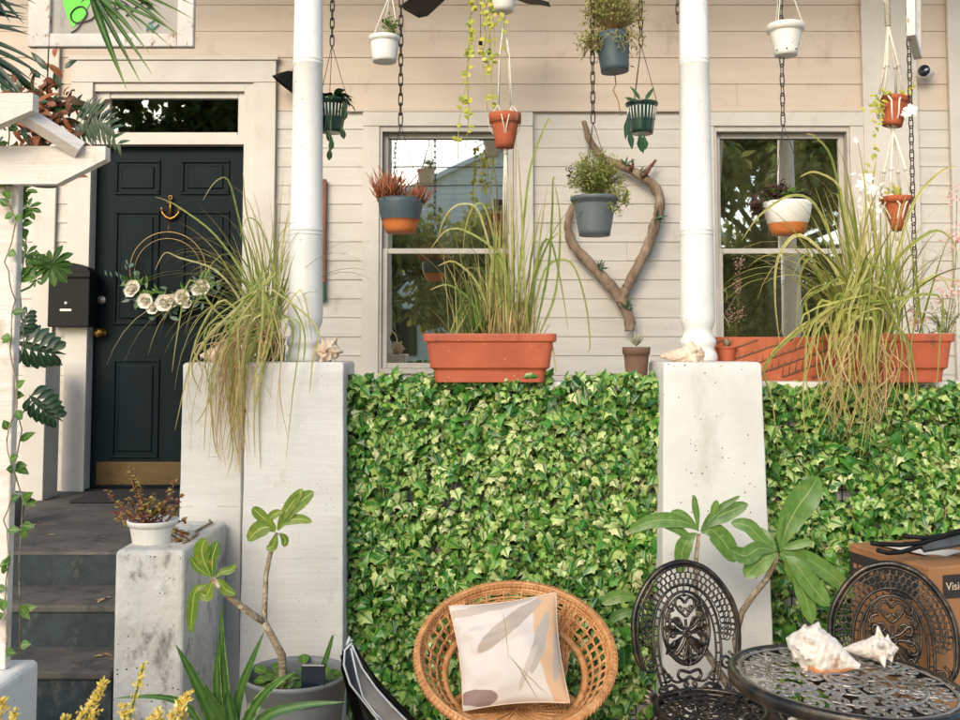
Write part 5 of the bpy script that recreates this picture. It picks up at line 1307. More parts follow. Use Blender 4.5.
# ---- chair, built in its own frame: x across, -y front, z up
CG = 'black cast iron bistro chairs'
def iron_chair(label):
    o = thing('iron_chair', label, 'chair', (0, 0, 0), CG); WL[o.name] = V((0, 0, 0))
    def B(mb, nm, par=o): return mb.build(nm, M['iron'], par, local=True)
    k = .00086
    def q(X_, Y_, y=0): z = .86-(Y_-60)*k; return V(((X_-285)*k, .185+(z-.44)*.16+y, z))
    yy = V((0, 1, 0))
    # outer arch with scrolled feet
    m = MB()
    arch = [(90, 478), (66, 440), (56, 380), (56, 300), (70, 235), (98, 180), (140, 125), (190, 85), (250, 64), (285, 60), (320, 64), (380, 85), (430, 125), (472, 180), (500, 235), (514, 300), (514, 380), (504, 440), (480, 478)]
    def smooth(pts, n=4, closed=False):
        out = []; N_ = len(pts)
        for i in range(N_ if closed else N_-1):
            g = (lambda j: pts[j % N_]) if closed else (lambda j: pts[max(0, min(N_-1, j))])
            p0, p1, p2, p3 = g(i-1), g(i), g(i+1), g(i+2)
            for s_ in range(n):
                t = s_/n; out.append(.5*((2*p1)+(-p0+p2)*t+(2*p0-5*p1+4*p2-p3)*t*t+(-p0+3*p1-3*p2+p3)*t**3))
        if not closed: out.append(pts[-1])
        return out
    m.tube(smooth([q(*p) for p in arch]), .0105, 8)
    m.tube(smooth([q(p[0]+(285-p[0])*.055, p[1]+12, -.012) for p in arch]), .004, 5)
    B(m, 'back_rim')
    m = MB()
    ux, uz = V((k, 0, 0)), V((0, .16*k, k))
    def sp(X_, Y_, R_, turns, a0, w=.0055, n=18): m.tube(spiral(q(X_, Y_, -.004), R_, turns, ux, uz, a0, n), w, 6)
    sp(118, 462, 34, 1.6, pi*.6); sp(452, 462, 34, -1.6, pi*.4)
    # lace of linked circles in two rows between rim and inner border
    L2 = smooth([q(*p) for p in [(165, 560), (150, 500), (138, 430), (138, 350), (150, 275), (180, 210), (225, 168), (285, 152), (345, 168), (390, 210), (420, 275), (432, 350), (432, 430), (420, 500), (405, 560)]])
    m.tube(L2, .0055, 6); 
    L3 = smooth([q(*p) for p in [(185, 560), (172, 500), (160, 430), (160, 350), (172, 285), (198, 228), (236, 192), (285, 178), (334, 192), (372, 228), (398, 285), (410, 350), (410, 430), (398, 500), (385, 560)]])
    m.tube(L3, .0045, 6)
    for i in range(0, len(L2), 2): m.tube([L2[i], L3[min(i, len(L3)-1)]], .003, 4)
    for (fr, off) in ((.22, 0), (.5, .5), (.78, 0)):
        n = 31
        for i in range(n):
            t = (i+off)/n; a = pi*1.12-t*pi*1.24
            # point between outer and inner arch
            ro = V((285+218*cos(a), 0, 300-232*sin(a) if sin(a) > 0 else 300-150*sin(a)*1.2)); ri = V((285+152*cos(a), 0, 330-172*sin(a) if sin(a) > 0 else 330-150*sin(a)))
            p = ro.lerp(ri, fr); m.ring(q(p.x, p.z, -.003), .0125, .0025, (1, 0, 0), (0, .158, .987), 12, 5)
    B(m, 'lace_border')
    m = MB()
    cx, cy = 285, 325
    ov = lambda rx, ry, w: m.tube([q(cx+rx*cos(2*pi*i/36), cy-ry*sin(2*pi*i/36)) for i in range(36)], w, 6, closed=True)
    ov(104, 146, .005); ov(92, 132, .003)
    # heart, fleur and scrolls
    for s_ in (-1, 1):
        f = lambda X_, Y_: q(cx+s_*X_, Y_, -.003)
        m.tube(smooth([f(0, 225), f(18, 205), f(38, 208), f(42, 232), f(24, 258), f(0, 280)]), .0055, 6)
        m.tube(smooth([f(0, 330), f(30, 318), f(58, 290), f(72, 300), f(66, 322), f(48, 318)]), .0065, 6)
        m.tube(smooth([f(0, 345), f(40, 342), f(80, 352), f(88, 385), f(62, 392), f(54, 372)]), .0065, 6)
        m.tube(smooth([f(0, 350), f(18, 390), f(52, 430)]), [.007]*8+[.009], 6)
        m.tube(smooth([f(0, 350), f(4, 400), f(20, 455)]), [.006]*8+[.008], 6)
        m.tube(smooth([f(50, 250), f(76, 262), f(84, 300)]), .006, 6)
        m.tube(smooth([f(92, 375), f(60, 440), f(0, 470)]), .005, 6)
        m.tube(smooth([f(0, 500), f(40, 490), f(50, 512), f(28, 530), f(0, 515)]), .006, 6)
        m.tube(smooth([f(0, 520), f(60, 535), f(95, 505), f(120, 470)]), .005, 6)
        m.tube(smooth([f(120, 560), f(80, 545), f(40, 570), f(0, 560)]), .006, 6)
    for (X_, Y_, R_, tn, a0) in ((40, 300, 15, 1.2, 0), (60, 345, 13, -1.2, 1), (30, 420, 14, 1.2, 2), (66, 415, 13, -1.1, 0), (22, 245, 12, 1.2, 3), (62, 232, 12, -1.2, 1), (82, 275, 9, 1.1, 2), (14, 440, 9, 1.1, 0), (100, 520, 14, 1.2, 1), (66, 575, 12, -1.2, 2), (110, 560, 10, 1.1, 0), (22, 545, 10, 1.2, 1)):
        for s_ in (-1, 1): sp(cx+s_*X_, Y_, R_*1.35, tn*s_, a0 if s_ > 0 else pi-a0, .0045, 14)
    m.ring(q(cx, 345, -.006), .012, .006, (1, 0, 0), (0, .158, .987), 12, 6)
    m.tube([q(cx, 290), q(cx, 345), q(cx, 470)], .006, 6)
    m.tube([q(cx, 200), q(cx, 178)], .006, 5)
    # solid cast petals behind the scrolls
    for s_ in (-1, 1):
        for (X_, Y_, dx, dz, L_l, W_l) in ((8, 345, .9, .25, .085, .030), (8, 350, .75, -.75, .1, .034), (5, 340, .6, .8, .06, .024)):
            m.leaf(q(cx+s_*X_, Y_, .001), (s_*dx, 0, dz), (0, -1, 0), L_l, W_l, .1, 5, 'obov')
    B(m, 'centre_medallion')
    m = MB()    # bottom rail
    m.tube([q(150, 565), q(200, 580), q(285, 585), q(370, 580), q(420, 565)], .011, 7); m.tube([q(160, 600), q(285, 612), q(410, 600)], .013, 7)
    for i in range(9): m.ring(q(180+i*26, 592, -.004), .010, .003, (1, 0, 0), (0, .158, .987), 10, 5)
    for s_ in (-1, 1):
        for a in range(6): m.leaf(q(285+s_*150, 600), (s_*(.3+.2*a), -.3, .9-.25*a), (0, -1, .2), .05, .018, 1.0, 4, 'lance')
    B(m, 'bottom_rail')
    # seat
    m = MB(); zs_ = .425; R_ = .19
    pr = [(R_-.02, .0), (R_-.004, .006), (R_+.004, .0), (R_+.006, -.018), (R_-.002, -.026), (R_-.012, -.02), (R_-.016, -.004)]
    n0 = len(m.v); n = 48
    for r_, z in pr:
        for j in range(n): m.v.append(V((r_*cos(2*pi*j/n), r_*sin(2*pi*j/n), zs_+z)))
    for i in range(len(pr)):
        for j in range(n): m.face((n0+i*n+j, n0+i*n+(j+1) % n, n0+((i+1) % len(pr))*n+(j+1) % n, n0+((i+1) % len(pr))*n+j), None, True)
    for rr_ in (.14, .095, .045): m.tube([(rr_*cos(2*pi*i/32), rr_*sin(2*pi*i/32), zs_-.004) for i in range(32)], .006, 5, closed=True)
    for (rr_, n_, r0) in ((.157, 20, .017), (.118, 15, .019), (.07, 9, .02), (.02, 3, .018)):
        for i in range(n_):
            a = 2*pi*i/n_; m.tube(spiral((rr_*cos(a), rr_*sin(a), zs_-.004), r0, 1.1 if i % 2 else -1.1, (1, 0, 0), (0, 1, 0), a, 12), .0055, 5)
    B(m, 'seat')
    m = MB()
    n0 = len(m.v); n = 48
    for r_, z in ((R_-.01, -.02), (R_-.014, -.045), (R_-.02, -.02)):
        for j in range(n): m.v.append(V((r_*cos(2*pi*j/n), r_*sin(2*pi*j/n), zs_+z+(.006*sin(j*1.57) if z < -.03 else 0))))
    for i in range(2):
        for j in range(n): m.face((n0+i*n+j, n0+i*n+(j+1) % n, n0+(i+1)*n+(j+1) % n, n0+(i+1)*n+j), None, True)
    B(m, 'apron')
    for (sx, sy) in ((1, 1), (-1, 1), (1, -1), (-1, -1)):
        m = MB(); a = V((sx*.115, sy*.115, zs_-.02)); e = V((sx*.17, sy*.175, .008))
        m.tube([a, a.lerp(e, .25)+V((sx*.035, sy*.035, 0)), a.lerp(e, .6)+V((sx*.005, sy*.005, 0)), e, e+V((sx*.02, sy*.02, -.0))], [.012, .014, .010, .010, .008], 8); B(m, 'leg')
    return o
ch = iron_chair('black cast iron lace chair, the fully visible one in front of the pitted pillar')
pc = P(692, 660, 3.37); ch.location = (pc.x+.06, 3.37, 0); ch.rotation_euler = (0, 0, radians(10)); ch.scale = (.97, .97, .965)
ch2 = copy_tree(ch); ch2['label'] = 'black iron lace chair at the right edge, between the table and the cardboard box'
ch2.location = (X(893, 3.22), 3.20, .0); ch2.rotation_euler = (0, 0, radians(-14)); ch2.scale = (1.0, 1.0, 1.0)
# ================================================================== RATTAN CHAIR
rc = thing('rattan_chair', 'round woven rattan tub chair holding a cushion in front of the ivy', 'chair', P(515, 800, 3.55)); 
C0 = V((X(514.5, 3.55), 3.55, .53)); RA, RB = .340, .318; tl = radians(33)
ud = V((1, 0, 0)); vd = V((0, cos(tl), sin(tl))); nd = V((0, -sin(tl), cos(tl)))
def rim(a, k=1.0, off=0): return C0+ud*RA*k*cos(a)+vd*RB*k*sin(a)+nd*off
m = MB(); m.tube([rim(2*pi*i/72) for i in range(72)], .0145, 9, closed=True)
for k, off, r_ in ((.965, -.012, .008), (.985, .012, .006)): m.tube([rim(2*pi*i/72, k, off) for i in range(72)], r_, 6, closed=True)
for i in range(120):     # wrapping strands round the rim
    a = 2*pi*i/120; c = rim(a); t = (rim(a+.01)-rim(a-.01)).normalized(); e = (c-C0).normalized(); f = t.cross(e)
    m.tube([c+(e*cos(w)+f*sin(w))*.016+t*(w/6.28*.012) for w in [j*2*pi/8 for j in range(8)]], .0026, 4, closed=True)
m.build('rim', M['rattan'], rc)
# inner hoop, woven band between
m = MB()
def inner(a, s=1.0): return C0+ud*RA*(1-.27*s)*cos(a)+vd*RB*(1-.24*s)*sin(a)-nd*(.10*s)
m.tube([inner(2*pi*i/60) for i in range(60)], .013, 8, closed=True)
for s_ in (.22, .45, .7): 
    m.tube([inner(2*pi*i/72, s_)+nd*(.004*(-1)**i) for i in range(72)], .0036, 5, closed=True); m.tube([inner(2*pi*i/72, s_+.03)-nd*(.004*(-1)**i) for i in range(72)], .0036, 5, closed=True)
for i in range(96):
    a = 2*pi*i/96
    if 60 < math.degrees(a) < 120: continue
    m.tube([rim(a, .98), inner(a+.05*(1 if i % 2 else -1), .5), inner(a)], .0034 if i % 3 else .005, 4)
m.build('woven_band', M['rattan'], rc)
# bowl: posts down to a woven seat disc
SC = C0+V((0, -.03, -.185)); SR = .20
def seatp(a, k=1.0): return SC+V((SR*k*cos(a), SR*k*.95*sin(a), .018*(k*k)))
m = MB()
for k in [j/15 for j in range(1, 16)]: m.tube([seatp(2*pi*i/40, k)+V((0, 0, .003*(-1)**i)) for i in range(40)], .0058, 5, closed=True)
for i in range(24): a = 2*pi*i/24; m.tube([seatp(a, .05), seatp(a, 1.02)], .0035, 4)
m.tube([seatp(2*pi*i/40, 1.03) for i in range(40)], .014, 7, closed=True)
m.build('seat', M['rattan'], rc)
# two braided vertical bands left and right of the back, open panels between
for (a0, nm) in ((radians(133), 'l'), (radians(47), 'r')):
    m = MB()
    for j in range(9):
        w = (j-4)*.0085; e0 = rim(a0, .97)+V((w, 0, 0)); e3 = seatp(a0, 1.02)+V((w, 0, 0)); e1 = inner(a0, .9)+V((w, .02, -.04)); 
        pts = []
        for t in range(15):
            u = t/14; p = e0*(1-u)**2+e1*2*u*(1-u)+e3*u*u; pts.append(p+V((.003*sin(t*2.1+j*2), -.004*cos(t*2.1+j*3), 0)))
        m.tube(pts, .0055, 5)
    for t in range(1, 26):
        u = t/26; pl = []
        for j in range(9):
            w = (j-4)*.0085; e0 = rim(a0, .97)+V((w, 0, 0)); e3 = seatp(a0, 1.02)+V((w, 0, 0)); e1 = inner(a0, .9)+V((w, .02, -.04))
            pl.append(e0*(1-u)**2+e1*2*u*(1-u)+e3*u*u+V((0, -.006*(-1)**(j+t), 0)))
        m.tube(pl, .0032, 4)
    m.build('back_post', M['rattan'], rc)
m = MB()
for a0 in [radians(x) for x in (60, 72, 84, 96, 108, 120)]:
    e0 = rim(a0, .98); e3 = seatp(a0, 1.0); e1 = inner(a0, .9)+V((0, .02, -.04)); m.tube([e0*(1-u)**2+e1*2*u*(1-u)+e3*u*u for u in [t/10 for t in range(11)]], .0055, 5)
for u in (.07, .14, .22, .32, .42, .55, .7, .85):
    m.tube([rim(a, .98)*(1-u)**2+(inner(a, .9)+V((0, .02, -.04)))*2*u*(1-u)+seatp(a, 1.0)*u*u for a in [radians(x) for x in range(50, 134, 6)]], .0045, 5)
for a0 in [radians(x) for x in (-150, -125, -90, -55, -30, 0, 180)]:
    e0 = inner(a0); e3 = seatp(a0, 1.02); m.tube([e0, e0.lerp(e3, .5)+V((0, 0, -.02)), e3], .0075, 6)
m.build('back_lattice', M['rattan'], rc)
m = MB(); m.tube([seatp(2*pi*i/36, .9)+V((0, 0, -.10)) for i in range(36)], .010, 7, closed=True); m.tube([V((SC.x+.25*cos(2*pi*i/36), SC.y+.24*sin(2*pi*i/36), .016)) for i in range(36)], .014, 7, closed=True); m.build('base_hoop', M['rattan'], rc)
for q in range(4):
    a = pi/4+q*pi/2; m = MB(); m.tube([seatp(a, 1.0), seatp(a, .9)+V((0, 0, -.1)), V((SC.x+.25*cos(a), SC.y+.24*sin(a), .02))], .013, 8); m.build('leg', M['rattan'], rc)
for q in range(14):
    a = 2*pi*(q+.5)/14; m = m if q else MB(); m.tube([seatp(a, .95)+V((0, 0, -.01)), seatp(a+.2, .88)+V((0, 0, -.1)), V((SC.x+.25*cos(a+.22), SC.y+.24*sin(a+.22), .02))], .0055, 5)
m.build('base_weave', M['rattan'], rc)
# cushion
cu = thing('cushion', 'white and tan leaf-print cushion leaning in the rattan chair', 'cushion', P(510, 705, 3.5))
mt, t_, out_ = nt('cushion_print')
bs = N(t_, 'ShaderNodeBsdfPrincipled'); bs.inputs['Roughness'].default_value = .9; t_.links.new(bs.outputs[0], out_.inputs[0])
tcn = N(t_, 'ShaderNodeTexCoord')
def rgbnode(c): n_ = N(t_, 'ShaderNodeRGB'); n_.outputs[0].default_value = c; return n_.outputs[0]
cur = rgbnode(srgb(206, 194, 186))
nz = N(t_, 'ShaderNodeTexNoise'); nz.inputs['Scale'].default_value = 5; t_.links.new(tcn.outputs['UV'], nz.inputs[0])
wv = N(t_, 'ShaderNodeVectorMath', operation='MULTIPLY_ADD'); wv.inputs[1].default_value = (.05, .05, 0); t_.links.new(nz.outputs['Color'], wv.inputs[0]); t_.links.new(tcn.outputs['UV'], wv.inputs[2])
def emask(cx_, cy_, rx_, ry_, rot, colr, soft=.06):
    global cur
    mp = N(t_, 'ShaderNodeMapping', vector_type='TEXTURE'); mp.inputs['Location'].default_value = (cx_+.025, cy_+.025, 0); mp.inputs['Rotation'].default_value = (0, 0, radians(rot)); mp.inputs['Scale'].default_value = (rx_, ry_, 1)
    t_.links.new(wv.outputs[0], mp.inputs[0])
    sp_ = N(t_, 'ShaderNodeSeparateXYZ'); t_.links.new(mp.outputs[0], sp_.inputs[0]); cb_ = N(t_, 'ShaderNodeCombineXYZ'); t_.links.new(sp_.outputs[0], cb_.inputs[0]); t_.links.new(sp_.outputs[1], cb_.inputs[1])
    ln = N(t_, 'ShaderNodeVectorMath', operation='LENGTH'); t_.links.new(cb_.outputs[0], ln.inputs[0])
    mr = N(t_, 'ShaderNodeMapRange'); mr.inputs[1].default_value = 1; mr.inputs[2].default_value = 1-soft; t_.links.new(ln.outputs['Value'], mr.inputs[0])
    mx = N(t_, 'ShaderNodeMix', data_type='RGBA'); t_.links.new(mr.outputs[0], mx.inputs[0]); t_.links.new(cur, mx.inputs[6]); mx.inputs[7].default_value = colr; cur = mx.outputs[2]
emask(1.0, .35, .22, .75, 8, srgb(204, 166, 132))
emask(.52, .72, .42, .085, 35, srgb(172, 156, 144))
emask(.80, .52, .32, .06, 68, srgb(172, 160, 150))
emask(.30, .93, .5, .05, 6, srgb(184, 168, 156))
emask(.96, .42, .28, .04, 76, srgb(176, 160, 150))
emask(.66, .30, .24, .03, 60, srgb(186, 172, 160))
emask(.15, .08, .20, .075, -8, srgb(138, 114, 108))
emask(.48, .62, .004, .34, 0, srgb(150, 126, 64), .4); emask(.60, .22, .006, .28, 30, srgb(130, 112, 70), .4); emask(.66, .20, .005, .26, 44, srgb(140, 120, 76), .4)
t_.links.new(cur, bs.inputs['Base Color'])
n2 = N(t_, 'ShaderNodeTexNoise'); n2.inputs['Scale'].default_value = 260; t_.links.new(tcn.outputs['UV'], n2.inputs[0]); bp_ = N(t_, 'ShaderNodeBump'); bp_.inputs['Strength'].default_value = .2; bp_.inputs['Distance'].default_value = .001; t_.links.new(n2.outputs[0], bp_.inputs['Height']); t_.links.new(bp_.outputs[0], bs.inputs['Normal'])
q00, q10, q11, q01 = P(463, 711, 3.42), P(570, 703, 3.42), P(556, 592, 3.60), P(449, 606, 3.60)
nn = ((q10-q00).cross(q01-q00)).normalized()
if nn.y > 0: nn = -nn
def cush(u, v, s_):
    # pinched corners, wrinkles running between them
    U_ = .5+(u-.5)*(1-.07*sin(pi*v)); V__ = .5+(v-.5)*(1-.07*sin(pi*u))
    p = q00*(1-U_)*(1-V__)+q10*U_*(1-V__)+q11*U_*V__+q01*(1-U_)*V__
    th = .072*(max(0, sin(pi*u))*max(0, sin(pi*v)))**.55
    wr = 1.5*(.007*sin(17*v+6*u+2.5*sin(6*u))*sin(pi*u)**.6*sin(pi*v)*(1.1-u)+.0045*sin(33*v-11*u+2*sin(9*v))*(1-u)*sin(pi*v)+.004*sin(14*u+9*v)*sin(pi*u)*sin(pi*v))
    return p+nn*s_*(th+(wr if s_ > 0 else 0))
m = MB(); m.grid(lambda u, v: cush(u, v, 1), 48, 48); m.grid(lambda u, v: cush(1-u, v, -1), 20, 20); cb1 = m.build('cover', mt, cu)
m = MB()
for (a_, b_) in (((0, 0), (1, 0)), ((1, 0), (1, 1)), ((1, 1), (0, 1)), ((0, 1), (0, 0))): m.tube([cush(a_[0]+(b_[0]-a_[0])*t/16, a_[1]+(b_[1]-a_[1])*t/16, 1) for t in range(17)], .0022, 5)
m.build('seam', M['cream'], cu)
# ================================================================== FOLDED SLING CHAIR, GREY
fo = thing('folded_chair', 'folded grey camping chair leaning beside the big grey pot', 'folding chair', P(395, 760, 3.45))
def fabric(pts_a, pts_b, D0, D1, mat, nm, n=16, sag=.02):
    A_ = [P(x, y, D0) for x, y in pts_a]; B_ = [P(x, y, D1) for x, y in pts_b]
    def lin(L, t):
        f = t*(len(L)-1); i = min(len(L)-2, int(f)); return L[i].lerp(L[i+1], f-i)
    mb = MB()
    def f(u, v): return lin(A_, u).lerp(lin(B_, u), v)+V((0, sag*sin(pi*v)+.006*sin(u*17+v*5), -.012*sin(pi*v)))
    mb.grid(f, n, 8); mb.grid(lambda u, v: f(u, 1-v)+V((0, .004, 0)), n, 8); return mb.build(nm, mat, fo)
fabric([(344, 648), (343, 665), (349, 684), (362, 700), (376, 718), (392, 740)], [(352, 643), (356, 660), (366, 680), (380, 700), (398, 720), (415, 742)], 3.36, 3.40, M['darkfab'], 'back_fabric')
fabric([(353, 647), (360, 668), (374, 688), (390, 706), (404, 720), (420, 740)], [(350, 650), (356, 676), (362, 696), (374, 712), (384, 722), (398, 742)], 3.33, 3.30, M['fabric'], 'seat_fabric', sag=-.012)
fabric([(352, 644), (362, 656), (376, 678), (392, 698), (410, 716), (425, 736)], [(350, 642), (366, 664), (380, 684), (398, 704), (416, 722), (432, 742)], 3.40, 3.44, M['darkfab'], 'side_fabric')
fabric([(342, 650), (341, 668), (346, 690), (352, 712), (358, 735)], [(347, 655), (349, 672), (358, 694), (372, 715), (384, 738)], 3.38, 3.42, M['black'], 'back_panel')
m = MB()
def tb2(pts, D, r, mb=None): (mb or m).tube([P(x, y, D) for x, y in pts], r, 6)
tb2([(352, 643), (345, 650), (344, 665), (350, 684), (364, 702), (380, 722), (394, 742)], 3.325, .0036)
tb2([(352, 645), (362, 668), (376, 688), (391, 705), (406, 720), (420, 738)], 3.31, .0032)
tb2([(351, 648), (357, 676), (363, 697), (375, 713), (386, 724)], 3.29, .003)
m.build('piping', M['piping'], fo)
m = MB(); tb2([(350, 646), (378, 685), (412, 720), (450, 760)], 3.43, .010); tb2([(343, 655), (352, 700), (366, 745)], 3.43, .010); m.build('frame', M['black'], fo)
m = MB(); tb2([(352, 641), (350, 637), (347, 645)], 3.36, .006); m.build('loop', M['piping'], fo)
# ================================================================== CARDBOARD BOX + FOLDED TUBES
bx = thing('cardboard_box', 'large brown cardboard box with black printed bands behind the right iron chair', 'box', P(929, 800, 3.55))
zc = Z(566, 3.55)-.005
n0 = P(929, 566, 3.55); nl = P(849, 551, 3.98); 
nl = V((nl.x, nl.y, zc)); n0 = V((n0.x, n0.y, zc))
ex = (n0-nl); Lw = ex.length; ex.normalize(); ey = V((-ex.y, ex.x, 0))
if ey.x < 0: ey = -ey
Ll = .46
def BX(a, b_, z): return nl+ex*a+ey*b_+V((0, 0, z-zc))
Mx = Matrix(((ex.x, ey.x, 0, nl.x), (ex.y, ey.y, 0, nl.y), (0, 0, 1, 0), (0, 0, 0, 1)))
m = MB(); 
class XM:
    def __init__(s, M4): s.M = M4
    def __matmul__(s, v): return s.M @ V(v)
m.bbox((0, 0, .002), (Lw, Ll, zc), .006, m=XM(Mx)); 
m.box((.002, -.0015, zc-.012), (Lw-.002, -.0002, zc-.0095), m=XM(Mx))
bo = m.build('carton', M['cardboard'], bx)
m = MB(); m.box((.03, Ll*.495, zc+.0008), (Lw-.004, Ll*.505, zc+.0016), m=XM(Mx)); m.build('flap_seam', M['print'], bo)
m = MB(); m.box((.006, -.0022, zc-.135), (Lw-.055, -.0008, zc-.03), m=XM(Mx)); m.build('printed_band', M['print'], bo)
m = MB()
for i in range(7): m.box((.03+i*.032, -.0032, zc-.088-(i % 2)*.006), (.05+i*.032, -.0024, zc-.07), m=XM(Mx))
m.build('band_mark', M['cardboard'], bo)
m = MB(); xe = Lw
m.box((Lw+.0008, .055, zc-.112), (Lw+.0022, Ll-.03, zc-.03), m=XM(Mx)); m.build('label_band', M['print'], bo)
fc_ = bpy.data.curves.new('lettering', 'FONT'); fc_.body = 'Vision'; fc_.size = .040; fc_.extrude = .0004
fo_ = bpy.data.objects.new('lettering', fc_); col.objects.link(fo_); fc_.materials.append(M['cream'])
bf = V((0, 0, 0))
R3 = Matrix((ey, V((0, 0, 1)), ex)).transposed()
pos = BX(Lw+.0030, .066, zc-.083)
fo_.matrix_world = Matrix.Translation(pos) @ R3.to_4x4()
fo_.parent = bo; fo_.location = pos; fo_.rotation_euler = R3.to_euler()
fo_.matrix_parent_inverse = Matrix.Identity(4)
bpy.context.view_layer.update()
me_ = bpy.data.meshes.new_from_object(fo_.evaluated_get(bpy.context.evaluated_depsgraph_get()))
ln_ = bpy.data.objects.new('lettering', me_); col.objects.link(ln_); ln_.parent = bo; ln_.location = pos; ln_.rotation_euler = fo_.rotation_euler
if not me_.materials: me_.materials.append(M['cream'])
bpy.data.objects.remove(fo_); ln_.name = 'lettering'
ft = thing('folded_stand', 'black folded tubular stand lying on top of the cardboard box', 'folded stand', P(925, 545, 3.7))
m = MB()
for (pts, r_) in (([(871, 543), (880, 544), (900, 545), (920, 543), (945, 536), (985, 524)], .0085), ([(877, 550), (888, 553), (902, 552), (918, 547), (950, 541), (985, 533)], .0085), ([(903, 536), (925, 538), (945, 535), (985, 523)], .008)):
    p3 = [P(x, y, 3.62) for x, y in pts]
    m.tube(p3, r_, 8)
m.build('tube_frame', M['black'], ft)
m = MB(); ap_ = [P(918, 541, 3.63), P(985, 522, 3.66), P(985, 540, 3.58), P(925, 550, 3.60)]
n_ = len(m.v); m.v += ap_+[p+V((0, .01, -.012)) for p in ap_]
for f in ((0,1,2,3), (7,6,5,4), (0,4,5,1), (1,5,6,2), (2,6,7,3), (3,7,4,0)): m.face([n_+i for i in f])
m.build('fabric_panel', M['darkfab'], ft)
m = MB(); m.grid(lambda u, v: BX(.09+.2*u+.03*v, .05+.16*v+.05*u, zc+.003+.012*sin(u*5)*sin(v*4)+.006), 10, 8); 
pw = thing('packing_sheet', 'crumpled white sheet between the cardboard box and the black stand', 'paper', BX(.2, .12, zc)); m.build('sheet', M['paperwhite'], pw)
# ================================================================== PLUMERIAS, AGAVE, BIG POT
def bigleaf(mb, pts, D, W, dD=0, prof='obov', nrm=(0, -1, .25)):
    """broad leaf laid along picture-plane bends: width in pixels"""
    q = [P(x, y, D+dD*i/(len(pts)-1)) for i, (x, y) in enumerate(pts)]; out = []; n = len(q)
    for i in range(n-1):
        p0, p1, p2, p3 = q[max(0, i-1)], q[i], q[i+1], q[min(n-1, i+2)]
        for k in range(4):
            t = k/4; out.append(.5*((2*p1)+(-p0+p2)*t+(2*p0-5*p1+4*p2-p3)*t*t+(-p0+3*p1-3*p2+p3)*t**3))
    out.append(q[-1]); k = len(out)-1; W = W*D/F*.88
    ws = []
    for i in range(k+1):
        t = i/k; ws.append(W/2*max(.03, (sin(pi*min(1, t**1.25*.97))**.75)) if i < k else W*.04)
    mb.ribbon(out, [(V(nrm)+V((.12*sin(i), 0, 0))).normalized() for i in range(k+1)], ws, .16)
# big pot with forked plumeria
D = 3.62
bp = thing('potted_plumeria', 'forked plumeria with lime leaves in a big grey pot before the white pillar', 'potted plant', P(297, 760, D))
PC = P(296, 672, D); zr = PC.z; r0 = 51.5*D/F
m = MB(); pr = [(r0*.74, 0), (r0*.80, .1), (r0*.9, zr-.10), (r0*.915, zr-.075), (r0*.93, zr-.074), (r0*.965, zr-.018), (r0*.99, zr-.016), (r0*1.0, zr-.006), (r0*.99, zr), (r0*.965, zr), (r0*.95, zr-.02), (r0*.90, zr-.12)]
m.lathe((PC.x, D, .001), pr, 48); m.build('pot', M['greypot'], bp)
m = MB(); m.lathe((PC.x, D, 0), [(r0*.905, zr-.105), (r0*.5, zr-.10), (.001, zr-.095)], 24, capb=False, wob=.02); m.build('soil', M['soil'], bp)
m = MB()
tk = [(288, 672), (282, 655), (274, 640), (264, 622)]
q = [P(x, y, D-.05) for x, y in tk]; q[0].z = zr-.1; q = [V((q[1].x+.01, q[1].y, zr-.1))]+q[1:]
m.tube(q+[P(262, 619, D-.05)], [.015, .0145, .013, .0125, .011], 9)
m.tube([P(264, 622, D-.05), P(265, 600, D-.03), P(266, 575, D-.02), P(270, 555, D-.02), P(277, 533, D-.02)], [.0115, .0095, .009, .0085, .006], 8)
m.tube([P(264, 622, D-.05), P(252, 614, D-.08), P(238, 604, D-.1), P(224, 592, D-.12), P(212, 578, D-.13)], [.012, .012, .0115, .011, .009], 9)
m.build('trunk', M['plumstem'], bp)
m = MB(); DD = D-.04
for pts, w in ((((277, 530), (284, 515), (294, 500), (303, 489)), 13), (((278, 531), (290, 512), (302, 500), (314, 492)), 17), (((276, 530), (266, 520), (258, 513), (253, 507)), 13), (((275, 532), (270, 527), (258, 530), (248, 541)), 19), (((278, 530), (285, 522), (300, 519), (312, 522)), 11), (((276, 530), (270, 520), (275, 514), (283, 512)), 10), (((275, 534), (275, 540), (272, 547), (266, 548)), 11), (((279, 533), (285, 539), (284, 547)), 9)): bigleaf(m, pts, DD, w)
for pts, w in ((((212, 577), (204, 562), (202, 548), (206, 538)), 18), (((213, 578), (212, 562), (214, 552), (218, 541)), 15), (((211, 577), (203, 572), (196, 566), (190, 556)), 9), (((212, 580), (210, 588), (206, 596), (199, 592)), 14), (((214, 578), (222, 572), (230, 570), (236, 565)), 9), (((212, 582), (220, 583), (226, 590), (236, 594)), 12), (((208, 585), (196, 590), (192, 612), (191, 634)), 12)): bigleaf(m, pts, D-.13, w)
m.build('leaves', L_['plumyoung'], bp)
m = MB()
for q_ in range(46):
    a = rg.uniform(0, 2*pi); rr_ = r0*.75*sqrt(rg.random()); b_ = V((PC.x+cos(a)*rr_, D+sin(a)*rr_, zr-.1)); m.blade(b_, (rg.gauss(0, .4), rg.gauss(0, .4), 1), .08, .003, .3, 3); m.leaf(b_+V((rg.gauss(0, .01), 0, rg.uniform(.04, .10))), (rg.gauss(0, 1), rg.gauss(-.3, 1), .3), (0, -.6, 1), rg.uniform(.035, .06), .04, .4, 4, 'round')
m.build('seedlings', L_['mid'], bp)
m = MB()
pathblade(m, [(320, 676), (327, 655), (333, 635)], D-.12, .022)
m.build('sword_leaf', L_['agave'], bp)
sl = thing('solar_spike', 'small black solar panel standing in the big grey pot', 'solar light', P(312, 690, D-.12))
